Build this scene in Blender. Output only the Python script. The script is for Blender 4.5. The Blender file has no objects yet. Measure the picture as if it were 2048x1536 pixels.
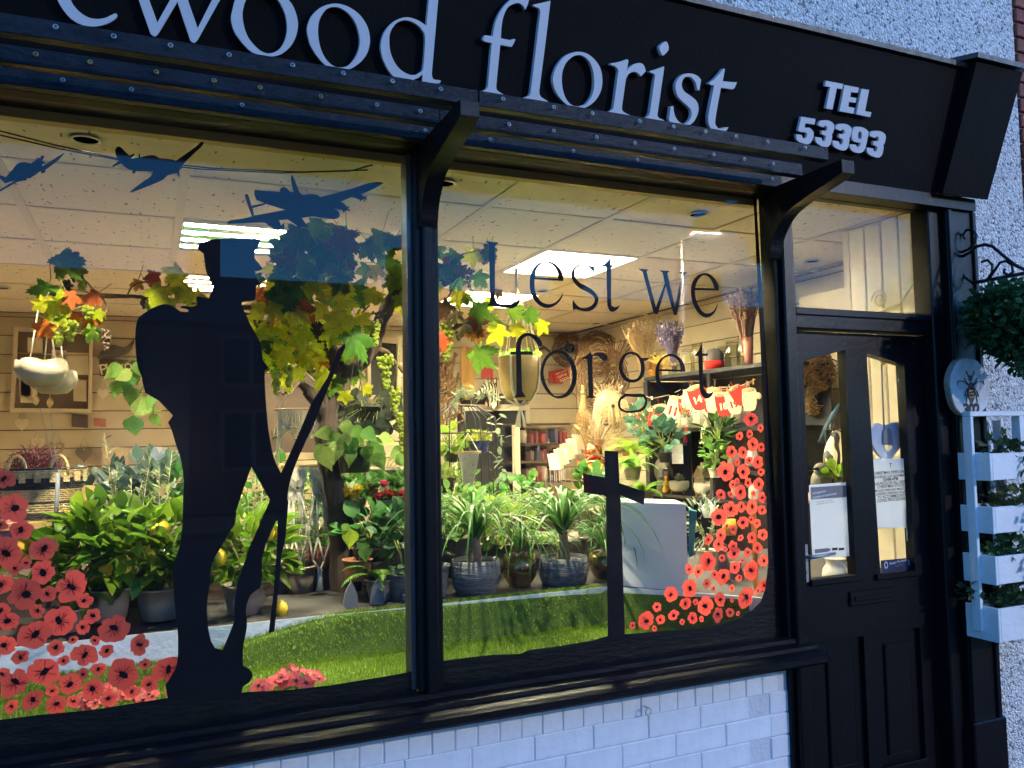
import bpy, math, random
from mathutils import Vector, Matrix, Euler
from mathutils.geometry import tessellate_polygon
R = math.radians
rnd = random.Random(7)
scene = bpy.context.scene
COL = scene.collection

# ------------------------------------------------------------------ camera
CAM = Vector((0.0, -2.55, 1.56)); FPX = 1640.0
YAW, PITCH, ROLL = R(23.88), R(3.53), R(1.07)
_f = Vector((math.sin(YAW)*math.cos(PITCH), math.cos(YAW)*math.cos(PITCH), math.sin(PITCH)))
_r = Vector((math.cos(YAW), -math.sin(YAW), 0)); _d = _f.cross(_r)
RIGHT = _r*math.cos(ROLL) + _d*math.sin(ROLL); DOWN = -_r*math.sin(ROLL) + _d*math.cos(ROLL); FWD = _f
cd = bpy.data.cameras.new('camera'); cam = bpy.data.objects.new('camera', cd); COL.objects.link(cam)
cd.sensor_width = 36; cd.lens = FPX/2048*36; cd.clip_start = .05; cd.clip_end = 400
cam.matrix_world = Matrix((( RIGHT.x, -DOWN.x, -FWD.x, CAM.x), (RIGHT.y, -DOWN.y, -FWD.y, CAM.y),
                           (RIGHT.z, -DOWN.z, -FWD.z, CAM.z), (0, 0, 0, 1)))
scene.camera = cam

# ------------------------------------------------------------------ dusk sky, sun, exposure
world = bpy.data.worlds.new('World'); scene.world = world; world.use_nodes = True
wn = world.node_tree.nodes; wl = world.node_tree.links
sky = wn.new('ShaderNodeTexSky'); sky.sky_type = 'NISHITA'; sky.sun_disc = False
sky.sun_elevation = R(7.0); sky.sun_rotation = R(-35); sky.altitude = 50
sky.air_density = 1.0; sky.dust_density = 0.4; sky.ozone_density = 6.5
bg = wn['Background']; bg.inputs['Strength'].default_value = 0.135
wl.new(sky.outputs[0], bg.inputs['Color'])
sl = bpy.data.lights.new('sun', 'SUN'); sl.energy = 0.03; sl.angle = R(10); sl.color = (1, .8, .6)
so = bpy.data.objects.new('sun', sl); COL.objects.link(so)
so.rotation_euler = Euler((R(87), 0, R(180+35)), 'XYZ')
scene.render.engine = 'CYCLES'
vs = scene.view_settings
vs.view_transform = 'Standard'; vs.look = 'None'; vs.gamma = 1; vs.use_curve_mapping = False
vs.exposure = 2.6
cy = scene.cycles
cy.use_denoising = True; cy.max_bounces = 8; cy.diffuse_bounces = 4; cy.glossy_bounces = 4
cy.transmission_bounces = 6; cy.transparent_max_bounces = 24
cy.caustics_reflective = False; cy.caustics_refractive = False; cy.sample_clamp_indirect = 60; cy.sample_clamp_direct = 1.2

# ------------------------------------------------------------------ points: a sight line met with a plane of the place
def ray(px, py): return RIGHT*((px-1024)/FPX) + DOWN*((py-768)/FPX) + FWD
def at(px, py, Y):
    d = ray(px, py); return CAM + d*((Y-CAM.y)/d.y)
def atx(px, py, X):
    d = ray(px, py); return CAM + d*((X-CAM.x)/d.x)
def atz(px, py, Z):
    d = ray(px, py); return CAM + d*((Z-CAM.z)/d.z)
def onplane(px, py, p, n):
    d = ray(px, py); return CAM + d*((p-CAM).dot(n)/d.dot(n))
def pxm(px, Y):                      # metres per photo pixel at that depth
    d = ray(px, 800); return ((Y-CAM.y)/d.y)/FPX

# ------------------------------------------------------------------ objects
def tag(o, label=None, cat=None, group=None, kind=None):
    if label: o['label'] = label
    if cat: o['category'] = cat
    if group: o['group'] = group
    if kind: o['kind'] = kind
    return o
def thing(name, label, cat, loc=(0, 0, 0), group=None):
    o = bpy.data.objects.new(name, None); COL.objects.link(o); o.empty_display_size = .05
    o.location = loc; return tag(o, label, cat, group)
def root_of(o):
    while o.parent: o = o.parent
    return o
def addobj(name, me, parent=None, loc=None, rot=None, scale=None):
    o = bpy.data.objects.new(name, me); COL.objects.link(o)
    if parent is not None: o.parent = parent
    if loc is not None: o.location = loc
    if rot is not None: o.rotation_euler = rot
    if scale is not None: o.scale = (scale,)*3 if isinstance(scale, (int, float)) else scale
    return o

class MB:
    def __init__(s): s.v = []; s.f = []; s.sm = []
    def add(s, vs, fs, smooth=False):
        n = len(s.v); s.v += [Vector(v) for v in vs]
        for f in fs: s.f.append([i+n for i in f]); s.sm.append(smooth)
        return s
    def box(s, x0, x1, y0, y1, z0, z1, b=0.0):
        if b <= 0:
            return s.add([(x, y, z) for z in (z0, z1) for y in (y0, y1) for x in (x0, x1)],
              [(0,2,3,1),(4,5,7,6),(0,1,5,4),(2,6,7,3),(0,4,6,2),(1,3,7,5)])
        vs = []; idx = {}
        for X, sx in ((x0, 1), (x1, -1)):
            for Y, sy in ((y0, 1), (y1, -1)):
                for Z, sz in ((z0, 1), (z1, -1)):
                    k = (sx, sy, sz)
                    idx[k, 'x'] = len(vs); vs.append((X, Y+sy*b, Z+sz*b))
                    idx[k, 'y'] = len(vs); vs.append((X+sx*b, Y, Z+sz*b))
                    idx[k, 'z'] = len(vs); vs.append((X+sx*b, Y+sy*b, Z))
        F = []
        for a in (1, -1):
            q = [(1,1),(1,-1),(-1,-1),(-1,1)]
            def orient(l, fl): return l if fl else l[::-1]
            F.append(orient([idx[(a, p, r), 'x'] for p, r in q], a > 0)[::-1])
            F.append(orient([idx[(p, a, r), 'y'] for p, r in q], a < 0)[::-1])
            F.append(orient([idx[(p, r, a), 'z'] for p, r in q], a > 0)[::-1])
        for p in (1, -1):
            for r in (1, -1):
                F.append([idx[(p, r, 1), 'x'], idx[(p, r, -1), 'x'], idx[(p, r, -1), 'y'], idx[(p, r, 1), 'y']])
                F.append([idx[(p, 1, r), 'x'], idx[(p, -1, r), 'x'], idx[(p, -1, r), 'z'], idx[(p, 1, r), 'z']])
                F.append([idx[(1, p, r), 'y'], idx[(-1, p, r), 'y'], idx[(-1, p, r), 'z'], idx[(1, p, r), 'z']])
                for q in (1, -1): F.append([idx[(p, r, q), k] for k in 'xyz'])
        return s.add(vs, F)
    def tube(s, pts, r, n=6, cap=True, smooth=True):
        pts = [Vector(p) for p in pts]; m = len(pts)
        rs = r if isinstance(r, (list, tuple)) else [r]*m
        up = None; vs = []
        for i, p in enumerate(pts):
            t = (pts[min(i+1, m-1)] - pts[max(i-1, 0)])
            t = t.normalized() if t.length > 1e-9 else Vector((0, 0, 1))
            if up is None:
                up = Vector((0, 0, 1)) if abs(t.z) < .9 else Vector((1, 0, 0))
            u = (up - t*up.dot(t)).normalized(); w = t.cross(u); up = u
            for k in range(n):
                a = 2*math.pi*k/n; vs.append(p + (u*math.cos(a)+w*math.sin(a))*rs[i])
        fs = [(i*n+k, i*n+(k+1) % n, (i+1)*n+(k+1) % n, (i+1)*n+k) for i in range(m-1) for k in range(n)]
        if cap: fs += [tuple(range(n))[::-1], tuple((m-1)*n+k for k in range(n))]
        return s.add(vs, fs, smooth)
    def lathe(s, prof, seg=24, c=(0, 0, 0), sx=1, sy=1, jit=0, rg=None):
        vs = []; m = len(prof); c = Vector(c)
        for (r, z) in prof:
            for k in range(seg):
                a = 2*math.pi*k/seg; rr = r*(1+(rg.uniform(-jit, jit) if jit else 0))
                vs.append(c+Vector((rr*math.cos(a)*sx, rr*math.sin(a)*sy, z)))
        fs = [(i*seg+k, i*seg+(k+1) % seg, (i+1)*seg+(k+1) % seg, (i+1)*seg+k) for i in range(m-1) for k in range(seg)]
        if prof[0][0] > 1e-6: fs.append(tuple(range(seg))[::-1])
        if prof[-1][0] > 1e-6: fs.append(tuple((m-1)*seg+k for k in range(seg)))
        return s.add(vs, fs, True)
    def ball(s, c, r, n=8, m=6, sc=(1, 1, 1)):
        c = Vector(c); vs = [c+Vector((0, 0, -r*sc[2]))]
        for i in range(1, m):
            th = -math.pi/2+math.pi*i/m
            for k in range(n):
                a = 2*math.pi*k/n
                vs.append(c+Vector((r*math.cos(th)*math.cos(a)*sc[0], r*math.cos(th)*math.sin(a)*sc[1], r*math.sin(th)*sc[2])))
        vs.append(c+Vector((0, 0, r*sc[2]))); e = len(vs)-1
        fs = [(0, 1+(k+1) % n, 1+k) for k in range(n)]
        for i in range(m-2):
            for k in range(n):
                a = 1+i*n+k; b = 1+i*n+(k+1) % n; fs.append((a, b, b+n, a+n))
        fs += [(1+(m-2)*n+k, 1+(m-2)*n+(k+1) % n, e) for k in range(n)]
        return s.add(vs, fs, True)
    def solid(s, loops, o, U, V, N, d, back=True):
        """flat shape with holes in the plane o,U,V, thickness d along N"""
        o, U, V, N = Vector(o), Vector(U), Vector(V), Vector(N)
        L = [[Vector((u, v, 0)) for u, v in l] for l in loops]
        tris = tessellate_polygon(L); flat = [p for l in L for p in l]
        nrm = U.cross(V).dot(N)
        fr = [o+U*p.x+V*p.y+N*d for p in flat]; n = len(s.v); s.v += fr
        def area(a, b, c): return (b.x-a.x)*(c.y-a.y)-(b.y-a.y)*(c.x-a.x)
        for t in tris:
            ccw = area(*[flat[i] for i in t]) > 0
            t = list(t) if ccw == (nrm > 0) else list(t)[::-1]
            s.f.append([i+n for i in t]); s.sm.append(False)
            if back: s.f.append([i+n+len(fr) for i in t[::-1]]); s.sm.append(False)
        if back:
            s.v += [o+U*p.x+V*p.y for p in flat]; k = 0
            for l in L:
                m = len(l)
                for i in range(m):
                    a, b = n+k+i, n+k+(i+1) % m; s.f.append([a, b, b+len(fr), a+len(fr)]); s.sm.append(False)
                k += m
        return s
    def xf(s, M, start=0):
        for i in range(start, len(s.v)): s.v[i] = M @ s.v[i]
        return s
    def mesh(s, name, off=Vector((0, 0, 0))):
        me = bpy.data.meshes.new(name); me.from_pydata([tuple(v-off) for v in s.v], [], s.f); me.validate()
        if len(me.polygons) == len(s.sm): me.polygons.foreach_set('use_smooth', s.sm)
        me.update(); return me
    def build(s, name, mat, parent=None, kind=None):
        off = root_of(parent).location if parent is not None else Vector((0, 0, 0))
        me = s.mesh(name, off); me.materials.append(mat)
        o = addobj(name, me, parent)
        if kind: o['kind'] = kind
        return o
    def single(s, name, mat, label, cat, group=None, base=None):
        b = base or Vector((sum(v.x for v in s.v)/len(s.v), sum(v.y for v in s.v)/len(s.v), min(v.z for v in s.v)))
        me = s.mesh(name, b); me.materials.append(mat)
        o = addobj(name, me, None, b); return tag(o, label, cat, group)

def spline(txt, x0=0, y0=0, s=1.0, sub=5):
    """closed outline: 'x,y x,y! ...' ('!' is a corner, the rest is smooth)"""
    P = []
    for w in txt.split():
        c = w.endswith('!'); x, y = w.rstrip('!').split(','); P.append((x0+float(x)*s, y0+float(y)*s, c))
    out = []; n = len(P)
    for i in range(n):
        p0, p1, p2, p3 = P[i-1], P[i], P[(i+1) % n], P[(i+2) % n]
        if p1[2] and p2[2]: out.append(p1[:2]); continue
        if p1[2]: p0 = p1
        if p2[2]: p3 = p2
        for k in range(sub):
            t = k/sub; q = []
            for a in (0, 1):
                m1 = (p2[a]-p0[a])/2; m2 = (p3[a]-p1[a])/2
                h = 2*t**3-3*t*t+1; g = t**3-2*t*t+t; e = -2*t**3+3*t*t; j = t**3-t*t
                q.append(h*p1[a]+g*m1+e*p2[a]+j*m2)
            out.append(tuple(q))
    return out

_txt = {}
def text_loops(body, size, spacing=1.0, bold=0.0):
    """triangles of a line of lettering in the built-in face"""
    cu = bpy.data.curves.new('t', 'FONT'); cu.body = body; cu.size = size; cu.align_x = 'CENTER'; cu.align_y = 'CENTER'
    cu.space_character = spacing; cu.offset = bold; cu.resolution_u = 3
    o = bpy.data.objects.new('t', cu); COL.objects.link(o)
    me = bpy.data.meshes.new_from_object(o.evaluated_get(bpy.context.evaluated_depsgraph_get()))
    vs = [v.co.copy() for v in me.vertices]; fs = [list(p.vertices) for p in me.polygons]
    bpy.data.objects.remove(o); bpy.data.curves.remove(cu); bpy.data.meshes.remove(me)
    return vs, fs
TEXTS = {}
def pretext(*items):
    for it in items: TEXTS[it[0]] = text_loops(*it)
def put_text(mb, key, o, U, V, scale=1.0, width=None):
    vs, fs = TEXTS[key]
    if width:
        w = max(v.x for v in vs)-min(v.x for v in vs); scale = width/w
    o, U, V = Vector(o), Vector(U), Vector(V)
    mb.add([o+U*(v.x*scale)+V*(v.y*scale) for v in vs], fs)
pretext(('302', .08, .9, .004), ('10', .03, 1, .0015), ('11', .03, 1, .0015), ('14', .03, 1, .0015), ('18', .03, 1, .0015), ('19', .03, 1, .0015),
        ('CHRISTMAS OPEN DAY', .02, 1, .0004), ('SATURDAY 21ST NOVEMBER', .016, 1, .0003), ('10AM-4PM', .018, 1, .0003),
        ('LAUNCH OF ALL NEW', .02, 1, .0003), ('CHRISTMAS STOCK', .02, 1, .0003), ('MULLED WINE AND MINCE PIE', .015, 1, .0003),
        ('LONGER OPENING HOURS', .017, 1, .0003), ('TO ACCOMMODATE', .019, 1, .0003), ('COVID PROCEDURES', .019, 1, .0003),
        ("LET'S HELP STOP", .018, .9, .0006), ('THE SPREAD OF CORONAVIRUS', .018, .9, .0006), ('Braving The Storm', .016, 1, .0003), ('Together', .014, 1, 0),
        ('MICA', .02, 1, 0), ('the', .05, 1.1, 0), ('Photo', .1, .8, 0), ('DEAR SANTA', .05, 1, .001), ('DEFINE', .05, 1, .001), ('GOOD', .06, 1, .002),
        ('Scan this QR code with your', .009, 1, 0), ('NHS COVID-19 app to check in', .009, 1, 0), ('VISA', .01, 1, 0))

# ------------------------------------------------------------------ materials
def M(name, col, rough=.6, metal=0, var=.12, vs_=8, bump=0, bs=60, spec=.5, trans=0, tcol=None, rand=0, hue=0, emit=None, stretch=None, coat=0):
    m = bpy.data.materials.new(name); m.use_nodes = True; nt = m.node_tree; N = nt.nodes; L = nt.links
    p = N['Principled BSDF']; p.inputs['Roughness'].default_value = rough; p.inputs['Metallic'].default_value = metal
    p.inputs['Specular IOR Level'].default_value = spec; p.inputs['Coat Weight'].default_value = coat
    tc = N.new('ShaderNodeTexCoord'); src = tc.outputs['Object']
    if stretch:
        mp = N.new('ShaderNodeMapping'); mp.inputs['Scale'].default_value = stretch; L.new(src, mp.inputs[0]); src = mp.outputs[0]
    nz = N.new('ShaderNodeTexNoise'); nz.inputs['Scale'].default_value = vs_; nz.inputs['Detail'].default_value = 5
    nz.inputs['Roughness'].default_value = .65; L.new(src, nz.inputs['Vector'])
    mx = N.new('ShaderNodeMix'); mx.data_type = 'RGBA'
    rp = N.new('ShaderNodeMapRange'); rp.inputs[1].default_value = .3; rp.inputs[2].default_value = .7; L.new(nz.outputs[0], rp.inputs[0])
    L.new(rp.outputs[0], mx.inputs[0])
    c = Vector(col[:3]); mx.inputs[6].default_value = (*(c*(1-var)), 1); mx.inputs[7].default_value = (*[min(1, q) for q in c*(1+var)], 1)
    out = mx.outputs[2]
    if rand or hue:
        oi = N.new('ShaderNodeObjectInfo'); hs = N.new('ShaderNodeHueSaturation')
        mr = N.new('ShaderNodeMapRange'); mr.inputs[3].default_value = 1-rand; mr.inputs[4].default_value = 1+rand
        L.new(oi.outputs['Random'], mr.inputs[0]); L.new(mr.outputs[0], hs.inputs['Value'])
        mh = N.new('ShaderNodeMapRange'); mh.inputs[3].default_value = .5-hue; mh.inputs[4].default_value = .5+hue
        wv = N.new('ShaderNodeMath'); wv.operation = 'FRACT'; w2 = N.new('ShaderNodeMath'); w2.operation = 'MULTIPLY'; w2.inputs[1].default_value = 7.31
        L.new(oi.outputs['Random'], w2.inputs[0]); L.new(w2.outputs[0], wv.inputs[0]); L.new(wv.outputs[0], mh.inputs[0]); L.new(mh.outputs[0], hs.inputs['Hue'])
        L.new(out, hs.inputs['Color']); out = hs.outputs[0]
    L.new(out, p.inputs['Base Color'])
    if bump:
        bn = N.new('ShaderNodeTexNoise'); bn.inputs['Scale'].default_value = bs; bn.inputs['Detail'].default_value = 4; L.new(src, bn.inputs['Vector'])
        b = N.new('ShaderNodeBump'); b.inputs['Strength'].default_value = bump; b.inputs['Distance'].default_value = .01
        L.new(bn.outputs[0], b.inputs['Height']); L.new(b.outputs[0], p.inputs['Normal'])
    if emit:
        p.inputs['Emission Color'].default_value = (*emit[:3], 1); p.inputs['Emission Strength'].default_value = emit[3]
    if trans:
        t = N.new('ShaderNodeBsdfTranslucent'); ms = N.new('ShaderNodeMixShader'); ms.inputs[0].default_value = trans
        if tcol:
            t.inputs['Color'].default_value = (*tcol, 1)
        else: L.new(out, t.inputs['Color'])
        L.new(p.outputs[0], ms.inputs[1]); L.new(t.outputs[0], ms.inputs[2]); L.new(ms.outputs[0], N['Material Output'].inputs[0])
    return m
def wood(name, col, rough=.55, var=.35, axis='x', sc=30, **k):
    st = {'x': (.08, 1, 1), 'y': (1, .08, 1), 'z': (1, 1, .08)}[axis]
    return M(name, col, rough, var=var, vs_=sc, stretch=st, bump=.25, bs=sc*2, **k)
def glass_mat(name, tint=(1, 1, 1), ior=1.5, rough=0.0):
    m = bpy.data.materials.new(name); m.use_nodes = True; nt = m.node_tree; N = nt.nodes; L = nt.links
    N.remove(N['Principled BSDF']); t = N.new('ShaderNodeBsdfTransparent'); t.inputs[0].default_value = (*tint, 1)
    g = N.new('ShaderNodeBsdfGlossy'); g.inputs['Roughness'].default_value = rough
    lw = N.new('ShaderNodeLayerWeight'); lw.inputs[0].default_value = .5
    pw = N.new('ShaderNodeMath'); pw.operation = 'POWER'; pw.inputs[1].default_value = 5; L.new(lw.outputs['Facing'], pw.inputs[0])
    fr = N.new('ShaderNodeMath'); fr.operation = 'MULTIPLY_ADD'; f0 = ((ior-1)/(ior+1))**2
    fr.inputs[1].default_value = 1-f0; fr.inputs[2].default_value = f0; L.new(pw.outputs[0], fr.inputs[0])
    ms = N.new('ShaderNodeMixShader'); L.new(fr.outputs[0], ms.inputs[0]); L.new(t.outputs[0], ms.inputs[1]); L.new(g.outputs[0], ms.inputs[2])
    L.new(ms.outputs[0], N['Material Output'].inputs[0]); return m
# ------------------------------------------------------------------ shared materials
BLACK = M('black_gloss_paint', (.0045, .0045, .006), .36, var=.25, vs_=14, bump=.12, bs=45, spec=.2)
BLACKM = M('black_matt_board', (.0045, .0038, .0045), .7, spec=.1, var=.3, vs_=10, bump=.15, bs=90)
RAILP = M('worn_black_paint', (.012, .013, .016), .45, spec=.22, var=.6, vs_=30, bump=.5, bs=120, stretch=(.4, 1, 1))
RAWWOOD = wood('raw_timber', (.22, .12, .05))
LETTER = M('pale_letter_paint', (.62, .62, .66), .45, var=.03)
WHITEP = M('white_paint', (.74, .75, .76), .5, var=.06, bump=.25, bs=50)
BRICKP = M('painted_brick', (.76, .77, .80), .5, var=.08, vs_=9, bump=.28, bs=26, rand=.03)
MORTP = M('painted_mortar', (.62, .63, .66), .7, var=.1, bump=.5, bs=70)
REDBR = M('red_brick', (.20, .055, .035), .8, var=.3, vs_=25, bump=.5, bs=60, rand=.18, hue=.012)
MORT = M('grey_mortar', (.22, .20, .18), .9, var=.2, bump=.5, bs=90)
LEAD = M('lead_flashing', (.055, .06, .066), .45, var=.3, vs_=18, bump=.4, bs=30, metal=.3)
GLASS = glass_mat('window_glass', ior=1.32)
STEEL = M('dull_steel', (.45, .45, .44), .35, metal=.9, var=.2, vs_=30, bump=.1)
BRASS = M('brass', (.62, .40, .12), .3, metal=1, var=.2)
IRON = M('wrought_iron', (.008, .008, .009), .5, var=.3, bump=.4, bs=80)
VINYL = M('black_vinyl', (.005, .005, .007), .7, var=.2, spec=.1)
CREAM = M('cream_board', (.46, .39, .27), .5, var=.05, vs_=5, bump=.1, bs=30, rand=.04)
CREAMT = M('cream_wall_paint', (.58, .51, .38), .6, var=.04)
TILE = M('ceiling_tile', (.56, .52, .45), .85, var=.05, vs_=20, rand=.025)
TBAR = M('ceiling_bar', (.46, .42, .34), .5, var=.03)  # greyer than the tiles: the bars' shadow side is put into their colour
ASPH = M('asphalt', (.028, .028, .03), .85, var=.3, vs_=60, bump=.5, bs=200)
PAVE = M('paving', (.06, .057, .055), .85, var=.2, vs_=9, bump=.4, bs=90)
FLOORM = wood('wood_floor', (.16, .10, .06), .45)
CORK = M('brown_board', (.06, .035, .02), .7, var=.3)
PINE = wood('pine', (.46, .28, .10), .5)
PINEZ = wood('pine_upright', (.46, .28, .10), .5, axis='z')
DARKW = wood('dark_wood', (.05, .03, .02), .5)
ROPE = M('cotton_cord', (.72, .65, .50), .8, var=.15, vs_=60, bump=.5, bs=200)
JUTE = M('jute', (.36, .25, .11), .85, var=.25, vs_=50, bump=.5, bs=150)
BLKSH = M('black_shelf', (.012, .012, .014), .35, var=.3)
TERRA = M('terracotta', (.36, .13, .06), .75, var=.2, bump=.3)
GREYP = M('ribbed_grey_pot', (.13, .13, .13), .7, var=.3, vs_=20, bump=.8, bs=90, stretch=(.15, .15, 1))
TAUPE = M('taupe_plastic', (.20, .155, .115), .5, var=.08)
BLKPOT = M('black_plastic', (.014, .013, .013), .4)
WHPOT = M('white_ceramic', (.78, .74, .64), .3, var=.05, coat=.2)
CERAM = M('cream_bisque', (.44, .35, .23), .6, var=.06, vs_=12, bump=.15, bs=40)
BRPOT = M('bronze_glaze', (.22, .16, .07), .16, metal=.85, var=.2)
COPPER = M('copper', (.62, .23, .09), .24, metal=1, var=.25, vs_=15)
GOLD = M('hammered_gold', (.75, .42, .09), .28, metal=1, var=.3, vs_=70, bump=.9, bs=60)
SOIL = M('soil', (.03, .02, .012), .95, var=.5, vs_=60, bump=.8, bs=120)
BARK = M('vine_bark', (.045, .026, .017), .9, var=.6, vs_=22, bump=1.0, bs=40, stretch=(1, 1, .12))
TWIG = M('twig', (.13, .075, .035), .85, var=.4, vs_=40, bump=.4, bs=90)
STEMG = M('green_stem', (.20, .24, .05), .6, var=.25, trans=.25)
def leafm(name, c, t=.45, rough=.42, var=.22, rand=.22, hue=.02, **k): return M(name, c, rough, spec=.22, var=var, vs_=9, trans=t, rand=rand, hue=hue, bump=.15, bs=30, **k)
VL_G = leafm('vine_leaf_green', (.085, .175, .018), .55)
VL_Y = leafm('vine_leaf_yellowing', (.42, .45, .02), .68)
VL_O = leafm('vine_leaf_rust', (.34, .12, .015), .5, hue=.03)
VL_P = leafm('vine_leaf_brown', (.11, .075, .03), .35, hue=.03)
LEMONL = leafm('citrus_leaf', (.075, .15, .010), .36, .3)
LEMON = M('lemon_skin', (.72, .47, .02), .4, var=.08, bump=.3, bs=70)
PALML = leafm('strap_leaf', (.05, .13, .022), .3, .4)
OLIVEL = leafm('olive_leaf', (.17, .20, .09), .25, .5)
EUCAL = leafm('eucalyptus_leaf', (.075, .12, .085), .2, .5)
HEARTL = leafm('heart_leaf', (.10, .20, .04), .4, .35)
MIDG = leafm('mid_green_leaf', (.05, .14, .025), .35)
LIME = leafm('lime_leaf', (.22, .34, .04), .45)
FERNM = leafm('fern_frond', (.12, .26, .03), .4)
DARKL = leafm('dark_purple_leaf', (.05, .055, .04), .2, .35)
SILVER = leafm('silver_leaf', (.26, .32, .22), .25, .5)
IVYL = leafm('ivy_leaf', (.05, .09, .03), .2, .45)
IVYD = leafm('dark_box_leaf', (.03, .105, .045), .2, .4)
GRASSM = leafm('turf_blade', (.20, .30, .018), .35, .5)
GRAPEG = M('green_grape', (.36, .42, .05), .3, var=.15, vs_=30, trans=.45, rand=.1)
GRAPED = M('dark_grape', (.06, .035, .02), .4, var=.3)
DRIED = M('dried_flowers', (.30, .20, .10), .9, var=.4, vs_=40, rand=.1)
LAV = M('dried_lavender', (.14, .11, .20), .9, var=.4, vs_=40)
WILLOW = M('willow_cane', (.20, .115, .05), .8, var=.4, vs_=40)
RED = M('red_felt', (.55, .018, .012), .85, var=.12)
REDS = M('red_sign', (.33, .03, .025), .6, var=.15)
CREAMF = M('cream_felt', (.74, .66, .44), .9, var=.08)
FUR = M('fur_trim', (.52, .40, .24), .95, var=.3, vs_=60, bump=1, bs=150)
SHAG = M('shaggy_wool', (.55, .42, .25), .9, var=.3, vs_=50)
BLACKF = M('black_print', (.012, .012, .012), .7)
WHITEF = M('white_card', (.80, .80, .80), .6, var=.03)
TEAL = M('teal_paper', (.02, .22, .22), .5, var=.1)
PINKF = leafm('pink_petal', (.55, .05, .09), .3, .6)
YELF = leafm('yellow_petal', (.75, .50, .05), .35, .6)
WHFL = leafm('white_petal', (.75, .68, .60), .3, .6)
PURF = leafm('violet_petal', (.25, .18, .45), .3, .6)

def pebbledash():
    m = bpy.data.materials.new('pebbledash'); m.use_nodes = True; nt = m.node_tree; N = nt.nodes; L = nt.links; p = N['Principled BSDF']
    tc = N.new('ShaderNodeTexCoord'); v = N.new('ShaderNodeTexVoronoi'); v.inputs['Scale'].default_value = 88; v.inputs['Randomness'].default_value = 1
    nz = N.new('ShaderNodeTexNoise'); nz.inputs['Scale'].default_value = 45; nz.inputs['Detail'].default_value = 3
    ad = N.new('ShaderNodeVectorMath'); ad.operation = 'ADD'; sc_ = N.new('ShaderNodeVectorMath'); sc_.operation = 'SCALE'; sc_.inputs['Scale'].default_value = .02
    L.new(tc.outputs['Object'], nz.inputs['Vector']); L.new(nz.outputs['Color'], sc_.inputs[0]); L.new(tc.outputs['Object'], ad.inputs[0]); L.new(sc_.outputs[0], ad.inputs[1])
    L.new(ad.outputs[0], v.inputs['Vector'])
    bw = N.new('ShaderNodeSeparateColor'); L.new(v.outputs['Color'], bw.inputs[0])
    cr = N.new('ShaderNodeValToRGB'); e = cr.color_ramp.elements
    e[0].position = 0; e[0].color = (.16, .155, .155, 1); e[1].position = .30; e[1].color = (.84, .83, .82, 1)
    e2 = cr.color_ramp.elements.new(.8); e2.color = (.72, .69, .66, 1); e3 = cr.color_ramp.elements.new(.9); e3.color = (.88, .87, .86, 1)
    L.new(bw.outputs[0], cr.inputs[0])
    L.new(cr.outputs[0], p.inputs['Base Color']); p.inputs['Roughness'].default_value = .8
    inv = N.new('ShaderNodeMath'); inv.operation = 'SUBTRACT'; inv.inputs[0].default_value = 1; L.new(v.outputs['Distance'], inv.inputs[1])
    b = N.new('ShaderNodeBump'); b.inputs['Strength'].default_value = 1.0; b.inputs['Distance'].default_value = .014
    L.new(inv.outputs[0], b.inputs['Height']); L.new(b.outputs[0], p.inputs['Normal']); return m
PEBBLE = pebbledash()
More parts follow.
